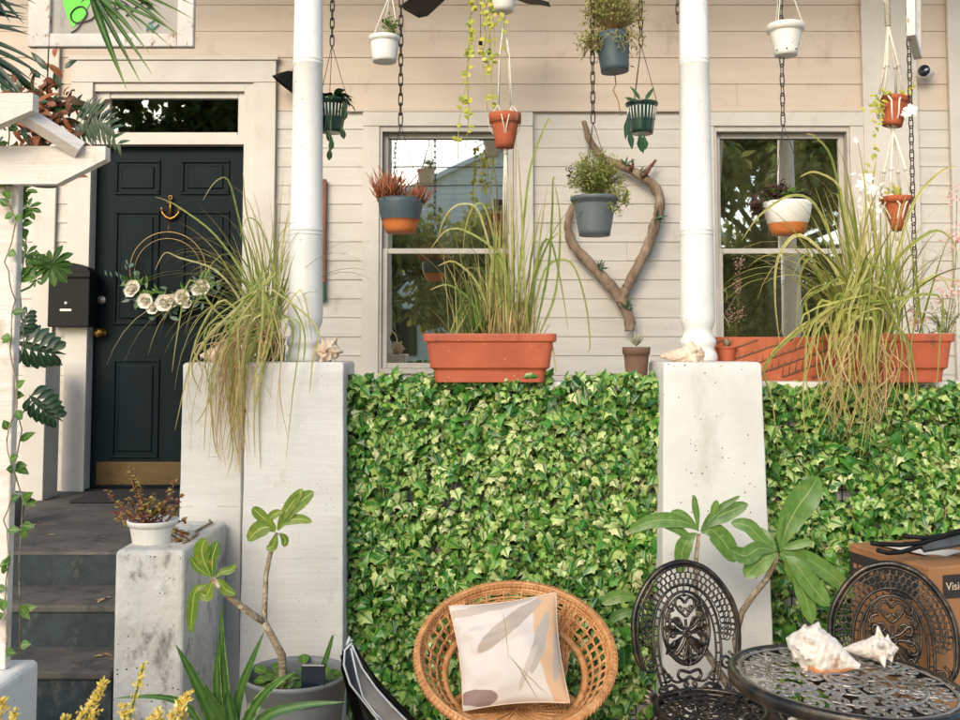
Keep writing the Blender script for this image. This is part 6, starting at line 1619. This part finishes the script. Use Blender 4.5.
m = MB(); a_ = P(301, 690, D-.14); e_ = P(325, 665, D-.14); m.bbox((a_.x, a_.y, a_.z), (e_.x, a_.y+.016, e_.z), .003, m=None); m.build('panel', M['solar'], sl)
m = MB(); cxp = (a_.x+e_.x)/2; m.tube([(cxp, a_.y+.02, (a_.z+e_.z)/2), (cxp, a_.y+.03, zr-.12)], .006, 6); m.build('stake', M['black'], sl)
# plumeria behind the iron chair
wpD = 3.86
pl = thing('potted_plumeria', 'plumeria with two heads of broad leaves in a white pot behind the iron chairs', 'potted plant', P(745, 800, wpD))
m = MB(); cc = P(757, 760, wpD); m.lathe((cc.x, wpD, 0), [(.11, .002), (.15, .22), (.155, .24), (.145, .24), (.135, .2)], 36); m.build('pot', M['whitepot'], pl)
m = MB(); m.lathe((cc.x, wpD, 0), [(.138, .205), (.001, .21)], 20, capb=False); m.build('soil', M['soil'], pl)
m = MB(); b0_ = V((cc.x-.02, wpD, .2))
m.tube([b0_, P(735, 640, wpD), P(742, 612, wpD-.02), P(754, 594, wpD-.05), P(766, 580, wpD-.07), P(776, 560, wpD-.09), P(777, 552, wpD-.09)], [.022, .0125, .012, .0115, .011, .010, .006], 9)
m.tube([b0_+V((-.01, 0, 0)), P(705, 650, wpD), P(696, 600, wpD), P(696, 560, wpD-.02), P(699, 534, wpD-.03)], [.02, .0125, .010, .009, .007], 9)
m.build('trunk', M['plumstem'], pl)
m = MB(); DD = wpD-.04
for pts, w in ((((699, 531), (690, 520), (680, 513), (671, 512)), 8), (((698, 531), (697, 517), (695, 506), (694, 495)), 8), (((699, 531), (690, 524), (672, 520), (648, 522), (628, 532)), 17), (((697, 533), (688, 540), (682, 552), (681, 574)), 19), (((700, 531), (710, 519), (720, 508), (730, 502), (740, 496)), 7), (((701, 531), (712, 520), (728, 512), (748, 504)), 19), (((701, 533), (712, 530), (726, 545), (735, 562)), 24), (((703, 533), (716, 536), (724, 534)), 5), (((699, 534), (688, 536), (678, 530), (660, 524)), 10), (((712, 532), (714, 512), (717, 500)), 9)): bigleaf(m, pts, DD, w)
DD = wpD-.12
for pts, w in ((((780, 551), (786, 530), (797, 508), (809, 492), (818, 477)), 33), (((778, 551), (762, 540), (748, 526), (731, 523)), 17), (((776, 552), (760, 548), (745, 556), (729, 549)), 20), (((777, 553), (766, 558), (755, 566), (745, 577)), 24), (((780, 553), (790, 558), (800, 572), (803, 590)), 32), (((785, 556), (797, 566), (815, 590), (829, 606)), 22), (((783, 552), (800, 555), (830, 574), (856, 597)), 20), (((782, 549), (796, 545), (812, 541)), 10), (((777, 549), (770, 538), (762, 532), (752, 528)), 9), (((781, 549), (779, 538), (780, 526), (783, 516)), 7), (((790, 570), (800, 585), (806, 600), (812, 624)), 20)): bigleaf(m, pts, DD, w, dD=rg.uniform(-.06, .04))
for pts, w in ((((640, 600), (624, 596), (612, 598), (602, 604)), 15), (((640, 612), (628, 612), (616, 616), (610, 622)), 11)): bigleaf(m, pts, wpD-.02, w)
m.build('leaves', L_['plum'], pl)
# agave front
D = 2.95
ag = thing('agave', 'green strap-leaved agave in front of the stair side wall', 'succulent', P(232, 770, D))
m = MB()
for pts, w in ((((222, 760), (213, 720), (195, 680), (176, 645)), 17), (((226, 760), (225, 700), (222, 650), (221, 603)), 12), (((224, 760), (218, 710), (217, 670), (219, 640)), 12), (((230, 760), (238, 700), (250, 665), (264, 632)), 11), (((234, 760), (250, 715), (270, 688), (295, 672)), 13), (((236, 765), (262, 720), (300, 706), (345, 702)), 13), (((216, 760), (190, 710), (160, 697), (115, 698)), 9), (((228, 762), (222, 722), (210, 700), (206, 684)), 16), (((230, 765), (234, 735), (228, 700), (231, 690)), 15), (((225, 765), (205, 745), (180, 735), (150, 742)), 14), (((238, 770), (280, 740), (310, 730), (335, 735)), 14)):
    q = [P(x, y, D-.03*i) for i, (x, y) in enumerate(pts)]; out = []; n = len(q)
    for i in range(n-1):
        p0, p1, p2, p3 = q[max(0, i-1)], q[i], q[i+1], q[min(n-1, i+2)]
        for k in range(4):
            t = k/4; out.append(.5*((2*p1)+(-p0+p2)*t+(2*p0-5*p1+4*p2-p3)*t*t+(-p0+3*p1-3*p2+p3)*t**3))
    out.append(q[-1]); K_ = len(out)-1
    m.ribbon(out, [V((.2, -1, .5)).normalized()]*(K_+1), [w*D/F/2*.95*max(.03, (1-(i/K_)**2.2)*min(1, .7+i/K_)) for i in range(K_+1)], .35)
m.build('leaves', L_['agave'], ag)
# pot on the stair pier
D = 3.86
o = thing('flower_pot', 'white lobed pot of red and green succulent on the stair side wall', 'potted plant', (X(153, 3.80), 3.80, .866))
zz0 = Z(547, 3.80); c, r, H, po = pot(152.5, 519, 548, 23, 18, 3.80, [M['whitepot']], parent=o, rim=.2)
m = MB(); s = MB(); rr = random.Random(41)
for (tx, ty, n) in ((131, 467, 16), (134, 478, 10), (142, 487, 14), (108, 490, 9), (120, 500, 10), (128, 498, 12), (175, 481, 12), (168, 490, 12), (163, 500, 12), (182, 494, 10), (178, 505, 9), (150, 498, 12), (156, 492, 10), (145, 505, 10), (116, 517, 6), (112, 510, 7), (186, 520, 8), (188, 535, 9), (184, 545, 10), (190, 540, 7), (160, 505, 9), (137, 508, 9), (171, 508, 9)):
    b_ = c+V((rr.uniform(-.05, .05), rr.uniform(-.05, .03), -.01)); e = P(tx, ty, 3.80+rr.uniform(-.05, .05)); mid = b_.lerp(e, .5)+V(((e.x-b_.x)*.25, 0, -.01))
    pts = [b_*(1-u)**2+mid*2*u*(1-u)+e*u*u for u in [t/7 for t in range(8)]]; s.tube(pts, .0026, 5)
    for q in range(n*2):
        u = .25+.75*rr.random(); p = b_*(1-u)**2+mid*2*u*(1-u)+e*u*u; m.leaf(p, (rr.gauss(0, 1), rr.gauss(-.2, 1), rr.gauss(.3, .6)), (0, -.4, 1), rr.uniform(.012, .022), .013, .3, 3, 'round')
m.build('foliage', L_['succ'], o); s.build('stem', M['redstone'], o)
# yellow plumes in front
D = 2.2
o = thing('yellow_flowers', 'yellow plume flowers along the bottom left edge', 'flowers', P(110, 800, D))
rr = random.Random(51)
def plume(mb, st, x0_, y0_, x1_, y1_, w, n, D=2.2):
    a = P(x0_, y0_, D); e = P(x1_, y1_, D); st.tube([a+V((0, 0, -.25)), a, e], .0022, 4)
    for q in range(n):
        u = rr.random(); p = a.lerp(e, u)+V((rr.gauss(0, 1), rr.gauss(0, 1), 0))*w*(1-u*.85)*D/F*.4
        mb.leaf(p, (rr.gauss(0, 1), rr.gauss(0, 1), 1.0), (rr.gauss(0, .4), -1, .2), rr.uniform(.008, .016), .006, .3, 2)
m = MB(); s = MB()
for a in ((82, 725, 105, 682, 14, 230), (125, 735, 144, 663, 8, 90), (172, 725, 189, 694, 13, 170), (150, 730, 160, 712, 16, 120), (-4, 720, 2, 700, 14, 120), (128, 730, 122, 706, 9, 60), (60, 735, 66, 716, 8, 50), (184, 735, 178, 700, 8, 60), (8, 735, 14, 712, 8, 60)): plume(m, s, *a)
m.build('blossom', L_['yflower'], o); s.build('stems', L_['mid'], o)
# ================================================================== LEFT SIDE: mailbox, wreath, doormat, vines, ferns, palm
D = DW-.13
o = thing('mailbox', 'black wall mailbox with arched lid left of the door', 'mailbox', P(68, 328, D))
a_ = P(47, 327, D); e_ = P(90, 272, D); m = MB(); m.bbox((a_.x, D, a_.z), (e_.x, DW-.022, e_.z), .006); m.build('box_body', M['black'], o)
m = MB(); n0_ = len(m.v); K_ = 12; cxm = (a_.x+e_.x)/2; hw = (e_.x-a_.x)/2+.008
for y in (D-.02, DW-.022):
    for i in range(K_+1): t = i/K_; m.v.append(V((cxm-hw+2*hw*t, y, e_.z+.055*sin(pi*t)**.7+.0)))
for i in range(K_): m.face((n0_+i, n0_+i+1, n0_+K_+1+i+1, n0_+K_+1+i))
m.face([n0_+i for i in range(K_+1)][::-1]); m.face([n0_+K_+1+i for i in range(K_+1)])
m.face((n0_+K_, n0_, n0_+K_+1, n0_+2*K_+1)); m.box((cxm-hw+.002, D-.019, e_.z-.03), (cxm+hw-.002, D-.001, e_.z-.001)); m.build('lid', M['black'], o)
m = MB(); q = P(66, 310, D); m.bbox((q.x-.035, D-.006, q.z-.008), (q.x+.035, D-.0005, q.z+.006), .002); m.lathe((q.x+.0, D-.001, q.z+.04), [(.013, 0), (.011, .006), (.001, .008)], 12, m=Matrix.Rotation(pi/2, 3, 'X')); m.build('slot_plate', M['chrome'], o)
# doormat
a_ = P(90, 497, 5.9); o = thing('doormat', 'dark rubber mat lying at the foot of the black door', 'doormat', (-1.87, 5.72, ZF))
m = MB(); m.bbox((X(84, 5.72), 5.56, ZF+.001), (-1.38, 5.95, ZF+.018), .008); m.build('mat', M['mat_rubber'], o)
# wreath
D = DW-.005
o = thing('wreath', 'double gold hoop wreath with cream roses and eucalyptus on the black door', 'wreath', P(169, 305, D))
rxw = lambda cx, cy, R_, w, mb: mb.tube([P(cx+R_*cos(2*pi*i/48), cy-R_*sin(2*pi*i/48), D) for i in range(48)], w, 6, closed=True)
m = MB(); rxw(168, 270, 38, .0042, m); m.build('outer_hoop', M['bronze'], o); m = MB(); rxw(168, 272, 33.5, .003, m); m.build('inner_hoop', M['bronze'], o)
m = MB(); m.tube([P(168, 232, D), P(169, 222, D+.02)], .0025, 5); m.build('loop', M['brass'], o)
rr = random.Random(61)
for (x, y, s_) in ((134, 287, 9), (131, 291, 8), (146, 301, 10), (165, 303, 11), (172, 301, 9), (183, 297, 10), (187, 303, 7), (203, 287, 10), (198, 290, 8), (153, 308, 8)):
    m = MB(); c = P(x, y, D-.035); R_ = s_*.95*D/F
    for L in range(4):
        for k in range(6):
            a = k*pi/3+L*.5; rad = R_*(1-.24*L); d = V((cos(a), 0, sin(a)))
            m.leaf(c+V((0, -.006*L, 0))+d*rad*.05, d+V((0, -.35*L, 0)), (0, -1, 0), rad, rad*1.1, -.9-.3*L, 4, 'round')
    m.build('rose', L_['cream'], o)
m = MB()
for q in range(95):
    a = rr.uniform(pi*1.02, pi*1.98); x = 169+42*cos(a)+rr.gauss(0, 6); y = 272-36*sin(a)+rr.gauss(0, 6)
    m.leaf(P(x, y, D-.02), (rr.gauss(0, 1), -.3, rr.gauss(-.1, .8)), (0, -1, .2), rr.uniform(.035, .07), rr.uniform(.02, .03), .3, 3)
for (x, y) in ((118, 277), (122, 280), (112, 277), (128, 265), (107, 276), (127, 270)): m.leaf(P(x, y, D-.02), (-.4, -.1, 1), (0, -1, 0), .04, .012, .2, 3)
m.build('eucalyptus', L_['bluegreen'], o)
m = MB()
for q in range(60):
    a = rr.uniform(pi*1.05, pi*1.95); x = 171+38*cos(a)+rr.gauss(0, 5); y = 270-32*sin(a)+rr.gauss(0, 5); m.leaf(P(x, y, D-.028), (rr.gauss(0, 1), -.4, rr.gauss(.3, .8)), (0, -1, .2), rr.uniform(.04, .08), .022, .3, 3, 'lance')
m.build('fern_sprig', L_['mid'], o)
# monstera
o = thing('monstera', 'monstera with two dark split leaves beside the short box post', 'plant', P(15, 500, 4.9))
def monst(cx, cy, ang, s_, D):
    m = MB(); c = P(cx, cy, D); k = D/F*s_
    u = V((cos(ang), 0, sin(ang))); w = V((-sin(ang), 0, cos(ang))); nn_ = V((0, -1, 0))
    # lobes joined at the rib, slits between them
    n = 6; m.leaf(c-u*k*1.0, u, nn_, k*2.15, k*.34, .3, 8, 'ovate')
    for i in range(n):
        t = i/(n-1); p = c+u*k*(-.9+1.5*t)
        L = k*(1.05-.35*abs(t-.3)*1.6)
        for sg in (-1, 1):
            d = u*(.25+.5*t)+w*sg; m.leaf(p-d*.002, d, nn_, L*1.05, k*.40, .5, 5, 'obov')
    return m
st = MB()
for (cx, cy, an, s_, bx, by) in ((38, 348, -.25, 24, 4, 352), (24, 322, 1.2, 14, 6, 352), (44, 408, -.7, 20, 14, 424)):
    monst(cx, cy, an, s_, 4.9).build('leaf', L_['mons'], o); st.tube([P(bx, by+30, 4.9), P(bx, by, 4.9), P(cx-s_*.7*cos(an), cy+s_*.7*sin(an), 4.9)], .004, 5)
st.tube([P(8, 500, 4.9), P(2, 420, 4.9), P(4, 372, 4.9)], .006, 5); st.build('stem', L_['dark'], o)
m = MB(); q = P(6, 520, 4.9); m.lathe((q.x, 4.9, ZF), [(.07, 0), (.09, .14), (.095, .15), (.085, .15)], 20); m.build('pot', M['greypot'], o)
# hanging basket with rusty bromeliad behind the pergola
D = 4.3
o = thing('bromeliad_basket', 'hanging mass of rust-coloured bromeliads and fern behind the pergola', 'hanging planter', P(55, 150, D))
m = MB(); c = P(45, 150, D)
m.lathe(c+V((0, 0, -.08)), [(.05, -.08), (.11, -.03), (.14, .04), (.13, .05)], 24); m.build('pot', M['brownpot'], o)
m = MB()
for q in range(170): m.leaf(P(rg.gauss(48, 18), rg.gauss(122, 17), D+rg.uniform(-.1, .1)), (rg.gauss(0, 1), rg.gauss(-.3, .6), rg.gauss(.3, .8)), (rg.gauss(0, .4), -1, .5), rg.uniform(.05, .12), rg.uniform(.018, .034), rg.uniform(.4, 1.6), 5, 'lance')
m.build('rusty_leaves', L_['orangebrom'], o)
m = MB()
for q in range(60): m.leaf(P(rg.gauss(38, 22), rg.gauss(106, 14), D+rg.uniform(-.05, .12)), (rg.gauss(0, 1), rg.gauss(-.3, .6), rg.gauss(.5, .8)), (rg.gauss(0, .4), -1, .5), rg.uniform(.06, .13), .03, rg.uniform(.3, 1.2), 5, 'lance')
for (sx, sy, ex_, ey_) in ((76, 122, 118, 143), (80, 120, 112, 128)):
    a = P(sx, sy, D-.05); e = P(ex_, ey_, D-.1)
    for t in range(9):
        u = t/8; p = a.lerp(e, u)+V((0, 0, .03*sin(pi*u))); L = .10*(1-.6*u)+.02
        m.leaf(p, (.5, -.2, 1.0-.9*u), (0, -1, .3), L, .018, .3, 4, 'lance'); m.leaf(p, (.25, -.2, -1), (0, -1, .3), L, .018, .3, 4, 'lance')
for (x, y) in ((88, 128), (95, 125), (83, 135)): m.leaf(P(x, y, D-.06), (.4, -.2, 1), (0, -1, .3), .12, .02, .2, 5, 'lance')
m.build('fern', L_['dark'], o)
m = MB(); m.tube([c+V((0, 0, .03)), V((c.x, 4.34, 4.452))], .003, 5); m.build('hanger', M['chain'], o)
# climbing vine on the pergola post
o = thing('climbing_vine', 'slender leafy vine twining up the white pergola post', 'vine', P(12, 700, 3.0))
m = MB(); s = MB(); Dv = 3.03
vp = [(6, 652), (3, 600), (12, 560), (4, 520), (14, 480), (8, 440), (18, 400), (8, 350), (16, 300), (6, 262), (14, 222), (5, 190), (10, 150), (6, 120), (10, 90)]
path = [P(x, y, Dv-.0) for x, y in vp]; sm = []
for i in range(len(path)-1):
    for t in range(4): sm.append(path[i].lerp(path[i+1], t/4)+V((.006*sin(i*2+t), 0, 0)))
s.tube(sm, .0022, 5)
vp2 = [(20, 652), (19, 560), (23, 500), (14, 470), (22, 430), (12, 390), (24, 340), (20, 290), (26, 240), (17, 200), (22, 186)]
p2 = [P(x, y, Dv+.06) for x, y in vp2]; s.tube(p2, .002, 5)
for q in range(34):
    i = rg.randrange(len(sm)-1); p = sm[i]; m.leaf(p, (rg.gauss(0, 1), -.3, rg.gauss(0, .7)), (rg.gauss(0, .3), -1, .4), rg.uniform(.025, .045), .028, .3, 4)
for q in range(24):
    i = rg.randrange(len(p2)-1); p = p2[i].lerp(p2[i+1], rg.random()); m.leaf(p, (1+rg.gauss(0, .5), -.3, rg.gauss(0, .7)), (rg.gauss(0, .3), -1, .4), rg.uniform(.03, .055), .03, .3, 4)
m.build('leaves', L_['mid'], o); s.build('stem', M['plumstem'], o)
# variegated plant sprouting right of the post
o = thing('climbing_plant', 'glossy green rosette leaning out from the pergola post before the mailbox', 'plant', P(20, 300, 3.4))
m = MB(); Dp = 3.4; s = MB()
for (cx, cy, R_, n) in ((52, 265, 22, 12), (38, 262, 15, 9), (28, 208, 15, 8), (26, 255, 14, 9), (25, 190, 12, 7), (36, 280, 10, 6), (20, 236, 12, 8)):
    for k in range(n):
        a = 2*pi*k/n+cx; L = R_*rg.uniform(.7, 1.2)*Dp/F
        m.leaf(P(cx, cy, Dp), (cos(a), -.35, sin(a)*.8+.05), (-.1, -1, .6), L, L*.38, .5, 5, 'obov')
    s.tube([P(15, cy+14, Dp), P(cx-6, cy+7, Dp), P(cx, cy, Dp)], .004, 5)
m.build('leaves', L_['mid'], o); s.build('stem', L_['mid'], o)
# palm
o = thing('palm', 'palm whose green fronds hang into the top left corner', 'palm tree', (-2.75, 3.25, 0))
m = MB(); m.tube([(-2.75, 3.3, 0), (-2.72, 3.3, 1.2), (-2.7, 3.28, 2.5), (-2.65, 3.25, 3.3)], [.16, .12, .11, .13], 14)
for i in range(30): z = .1+i*.105; m.ring((-2.75+z*.028, 3.3, z), .128-.008*sin(i), .008, (1, 0, 0), (0, 1, 0), 16, 5)
m.build('trunk', M['bark'], o)
def frond(mat, pts, D, leaves, nm='frond'):
    m = MB()
    for (x0_, y0_, x1_, y1_, w, sag) in leaves:
        a = P(x0_, y0_, D+rg.uniform(-.04, .04)); e = P(x1_, y1_, D-rg.uniform(0, .1)); L = (e-a).length
        d = (e-a).normalized(); n = 9; out = [a.lerp(e, i/n)+V((0, 0, sag*D/F*sin(pi*i/n))) for i in range(n+1)]
        m.ribbon(out, [V((rg.uniform(-.3, .3), -1, .5)).normalized()]*(n+1), [w*D/F/2*max(.05, min(1, .5+3*i/n)*(1-(i/n)**1.8)) for i in range(n+1)], .45)
    m.tube([P(x, y, D) for x, y in pts], [.010]*(len(pts)-1)+[.005], 7)
    return m.build(nm, mat, o)
frond(L_['palm'], [(-60, -160), (20, -90), (60, -35), (92, -4), (100, 2)], 3.2,
      [(92, -2, 127, 90, 8.5, -2), (90, -4, 121, 74, 5, -2), (96, 0, 141, 83, 6, 0), (100, 0, 152, 74, 6, 1), (96, -6, 150, 54, 6, 3), (104, 2, 145, 48, 6, 3), (104, -2, 172, 48, 4, 4), (108, 2, 182, 36, 5, 4), (118, -6, 178, 36, 6, 3), (120, -10, 170, 24, 6, 4), (124, -10, 195, 20, 5, 3), (110, -10, 160, 8, 7, 3), (92, -6, 80, 4, 6, 0), (140, -14, 196, 6, 4, 2), (100, -14, 142, 30, 6, 3)])
frond(L_['palmdark'], [(-160, 40), (-90, 30), (-40, 40), (-10, 60)], 3.6,
      [(-35, 0, 28, 9, 8, 3), (-35, 6, 27, 18, 6, 2), (-40, 12, 27, 20, 8, 2), (-35, 22, 30, 35, 7, 3), (-40, 25, 26, 34, 7, 3), (-30, 28, 30, 28, 5, 2), (-30, 36, 46, 67, 7, 4), (-30, 44, 46, 78, 8, 5), (-25, 50, 40, 92, 6, 5), (-20, 52, 36, 84, 5, 4), (-15, 56, 30, 108, 8, 3), (-15, 60, 20, 92, 8, 3), (-25, 14, 26, 14, 6, 2), (-20, 48, 12, 88, 9, 3), (-10, 60, 8, 90, 9, 2), (-20, 66, 20, 98, 9, 2), (-5, 62, 30, 86, 6, 2)])
frond(L_['palmdark'], [(-60, -80), (-35, -50), (-15, -20), (-5, -6)], 3.4, [(-10, -15, 36, 4, 6, 2), (-12, -12, 24, 24, 6, 2), (-30, -20, 20, -3, 6, 2), (-14, -10, 10, 22, 6, 2)])

# a few dry leaves on the landing and treads
m = MB(); rr = random.Random(88)
for (x, y, z) in [(rr.uniform(-2.3, -1.4), rr.uniform(4.4, 5.6), ZF+.004) for _ in range(9)]+[(rr.uniform(-2.1, -1.4), rr.uniform(3.98, 4.2), .597) for _ in range(4)]+[(rr.uniform(-2.0, -1.4), rr.uniform(3.7, 3.9), .434) for _ in range(4)]:
    a_ = rr.uniform(0, 6.28); m.leaf((x, y, z+.003), (cos(a_), sin(a_), .1), (0, 0, 1), rr.uniform(.03, .06), .02, .5, 4)
o = m.build('fallen_leaves', L_['straw']); tag(o, 'dry leaves scattered on the landing and the steps', 'leaves', kind='stuff')
# ================================================================== across the street (seen in the window glass)
nh = thing('neighbour_house', 'white gabled house across the street, seen only in the window glass', 'house', (2.5, -24, 0))
m = MB()
n = len(m.v)
gx0, gx1, ridge = -6.2, 8.6, 1.6
m.v += [V((gx0, -24, 0)), V((gx1, -24, 0)), V((gx1, -24, 5.6)), V((ridge, -24, 9.0)), V((gx0, -24, 5.6)), V((gx0, -32, 0)), V((gx1, -32, 0)), V((gx1, -32, 5.6)), V((ridge, -32, 9.0)), V((gx0, -32, 5.6))]
for f in ((4,3,2,1,0), (0,1,6,5), (5,6,7,8,9), (0,5,9,4), (1,2,7,6)): m.face([n+i for i in f])
z = .3
while z < 8.8:
    hw = 99
    xa = gx0 if z < 5.6 else gx0+(z-5.6)/(9-5.6)*(ridge-gx0); xb_ = gx1 if z < 5.6 else gx1-(z-5.6)/3.4*(gx1-ridge)
    m.box((xa, -24+.002, z), (xb_, -24+.03, z+.03)); z += .22
m.build('wall', M['housewhite'], nh)
m = MB()
def slope(xa, za, xb_, zb_):
    n = len(m.v)
    for y in (-23.6, -32.4): m.v += [V((xa, y, za)), V((xb_, y, zb_)), V((xb_, y, zb_+.18)), V((xa, y, za+.18))]
    for f in ((0,1,2,3), (7,6,5,4), (0,4,5,1), (1,5,6,2), (2,6,7,3), (3,7,4,0)): m.face([n+i for i in f])
slope(gx0-.5, 5.36, ridge, 9.02); slope(ridge, 9.02, gx1+.5, 5.36)
m.build('roof', M['housewhite'], nh)
for (wx, wz) in ((-3, 1.2), (4.8, 1.2), (1.2, 5.2)):
    m = MB(); m.box((wx-.7, -23.985, wz), (wx+.7, -23.93, wz+1.7)); w = m.build('window', M['room'], nh)
for q, (px_, pz_) in enumerate(((-2.6, 7.9), (-2.4, 7.35))):
    w = thing('power_line', ['upper', 'lower'][q]+' black cable across the street, seen in the left window glass', 'cable', (0, -18, pz_), 'overhead cables')
    m = MB(); m.tube([(x, -18-.02*x, pz_-.9+.9*((x-1)/20)**2+.012*x) for x in range(-22, 26, 3)], .022, 5); m.build('wire', M['black'], w)
def tree(label, x, y, hgt, rad, n, zc, seed, lsize=.16, trunk=.16, squash=1.0):
    o = thing('street_tree', label, 'tree', (x, y, 0), 'trees across the street')
    r = random.Random(seed); m = MB()
    m.tube([(x, y, 0), (x+.1, y, zc*.4), (x-.05, y+.1, zc*.8), (x, y, zc+rad*.3)], [trunk, trunk*.8, trunk*.6, trunk*.2], 8)
    cl_ = []
    for q in range(16):
        a = r.uniform(0, 2*pi); e = r.uniform(-.4, 1.2); d = rad*r.uniform(.45, .95)
        c = V((x+cos(a)*cos(e)*d, y+sin(a)*cos(e)*d, zc+sin(e)*d*squash)); cl_.append((c, rad*r.uniform(.22, .42)))
        m.tube([(x, y, zc*.8), V((x, y, zc*.8)).lerp(c, .5)+V((0, 0, .2)), c], [trunk*.45, trunk*.25, .02], 5)
    m.build('trunk', M['bark'], o)
    m = MB()
    for q in range(n):
        c, cr_ = r.choice(cl_)
        d = V((r.gauss(0, 1), r.gauss(0, 1), r.gauss(0, 1))).normalized()*cr_*r.uniform(.3, 1.05)
        m.leaf(c+d, (r.gauss(0, 1), r.gauss(0, 1), r.gauss(-.3, .6)), (r.gauss(0, .5), r.gauss(0, .5), 1), lsize*r.uniform(.7, 1.4), lsize*.55, .5, 2)
    m.build('crown', L_['treeleaf'], o)
tree('large leafy tree across the street, seen in the right window glass', 7.2, -12.2, 8, 3.8, 15000, 4.8, 1, .36, .25)
tree('round bushy tree across the street, seen in the left window glass', -2.6, -13.4, 4, 2.3, 4600, 3.1, 2, .3)
tree('low bushy tree across the street, seen at the foot of the left window glass', 0.6, -13.0, 4, 2.1, 4600, 3.0, 3, .3)
tree('tall tree added at the left across the street, covering the sky in the transom glass', -7.8, -12.6, 9, 3.6, 8000, 6.6, 4, .36, .25)  # added to block the bright sky mirrored in the transom
tree('slender tree across the street, seen behind the others in the right window glass', 3.6, -14.6, 6, 1.6, 2200, 4.0, 5, .2)
hd = thing('hedge', 'clipped hedge across the street, seen at the foot of the right window glass', 'hedge', (6, -14.2, 0))
m = MB(); rr = random.Random(6)
for q in range(17000):
    x = rr.uniform(1.5, 13); z = 4.3*rr.random()**.85; y = -13.8-.9*rr.random()-.12*sin(x*3)
    m.leaf((x, y, z+.15*sin(x*1.7)), (rr.gauss(0, 1), rr.gauss(0, 1), rr.gauss(0, 1)), (0, .7, 1), rr.uniform(.15, .3), .15, .5, 2)
m.build('foliage', L_['treeleaf'], hd)
m = MB(); m.box((1.5, -14.7, 0), ((13, -14.3, 3.0))); m.build('branches', M['bark'], hd)
# ================================================================== light, sky, camera
SUN_EL, SUN_AZ = radians(27), radians(-22)   # azimuth: from the viewer's left, over the shoulder
sd = V((sin(SUN_AZ)*cos(SUN_EL), -cos(SUN_AZ)*cos(SUN_EL), sin(SUN_EL)))   # towards the sun
sun = bpy.data.lights.new('sun', 'SUN'); sun.energy = 1.5; sun.angle = radians(36); sun.color = (1, .88, .75)
so = bpy.data.objects.new('sun', sun); col.objects.link(so); so.rotation_euler = sd.to_track_quat('Z', 'Y').to_euler()
w = bpy.data.worlds.new('World'); scene.world = w; w.use_nodes = True; t = w.node_tree
bg = t.nodes['Background']; sky = t.nodes.new('ShaderNodeTexSky'); sky.sky_type = 'NISHITA'; sky.sun_disc = False
sky.sun_elevation = SUN_EL
sky.sun_rotation = atan2(sd.x, sd.y)      # Nishita: rotation measured from +Y towards +X
sky.dust_density = 1.0; sky.air_density = 1.0; sky.ozone_density = 1.5
t.links.new(sky.outputs[0], bg.inputs[0]); bg.inputs[1].default_value = .12
cam = bpy.data.cameras.new('camera'); co = bpy.data.objects.new('camera', cam); col.objects.link(co)
co.location = EYE; co.rotation_euler = (pi/2+PITCH, 0, 0)
cam.sensor_width = 36; cam.lens = F/960*36; cam.shift_y = -(360-CY)/960
cam.clip_start = .05; cam.clip_end = 500
cam.dof.use_dof = True; cam.dof.focus_distance = 4.1; cam.dof.aperture_fstop = 9
scene.camera = co
scene.view_settings.view_transform = 'Standard'; scene.view_settings.look = 'None'
scene.view_settings.use_white_balance = True; scene.view_settings.white_balance_temperature = 6850; scene.view_settings.white_balance_tint = 6
scene.view_settings.gamma = 1; scene.view_settings.exposure = 1.34; scene.view_settings.use_curve_mapping = False
scene.render.engine = 'CYCLES'
scene.cycles.max_bounces = 8; scene.cycles.diffuse_bounces = 4; scene.cycles.transparent_max_bounces = 12
scene.cycles.use_denoising = True; scene.cycles.caustics_reflective = False; scene.cycles.caustics_refractive = False
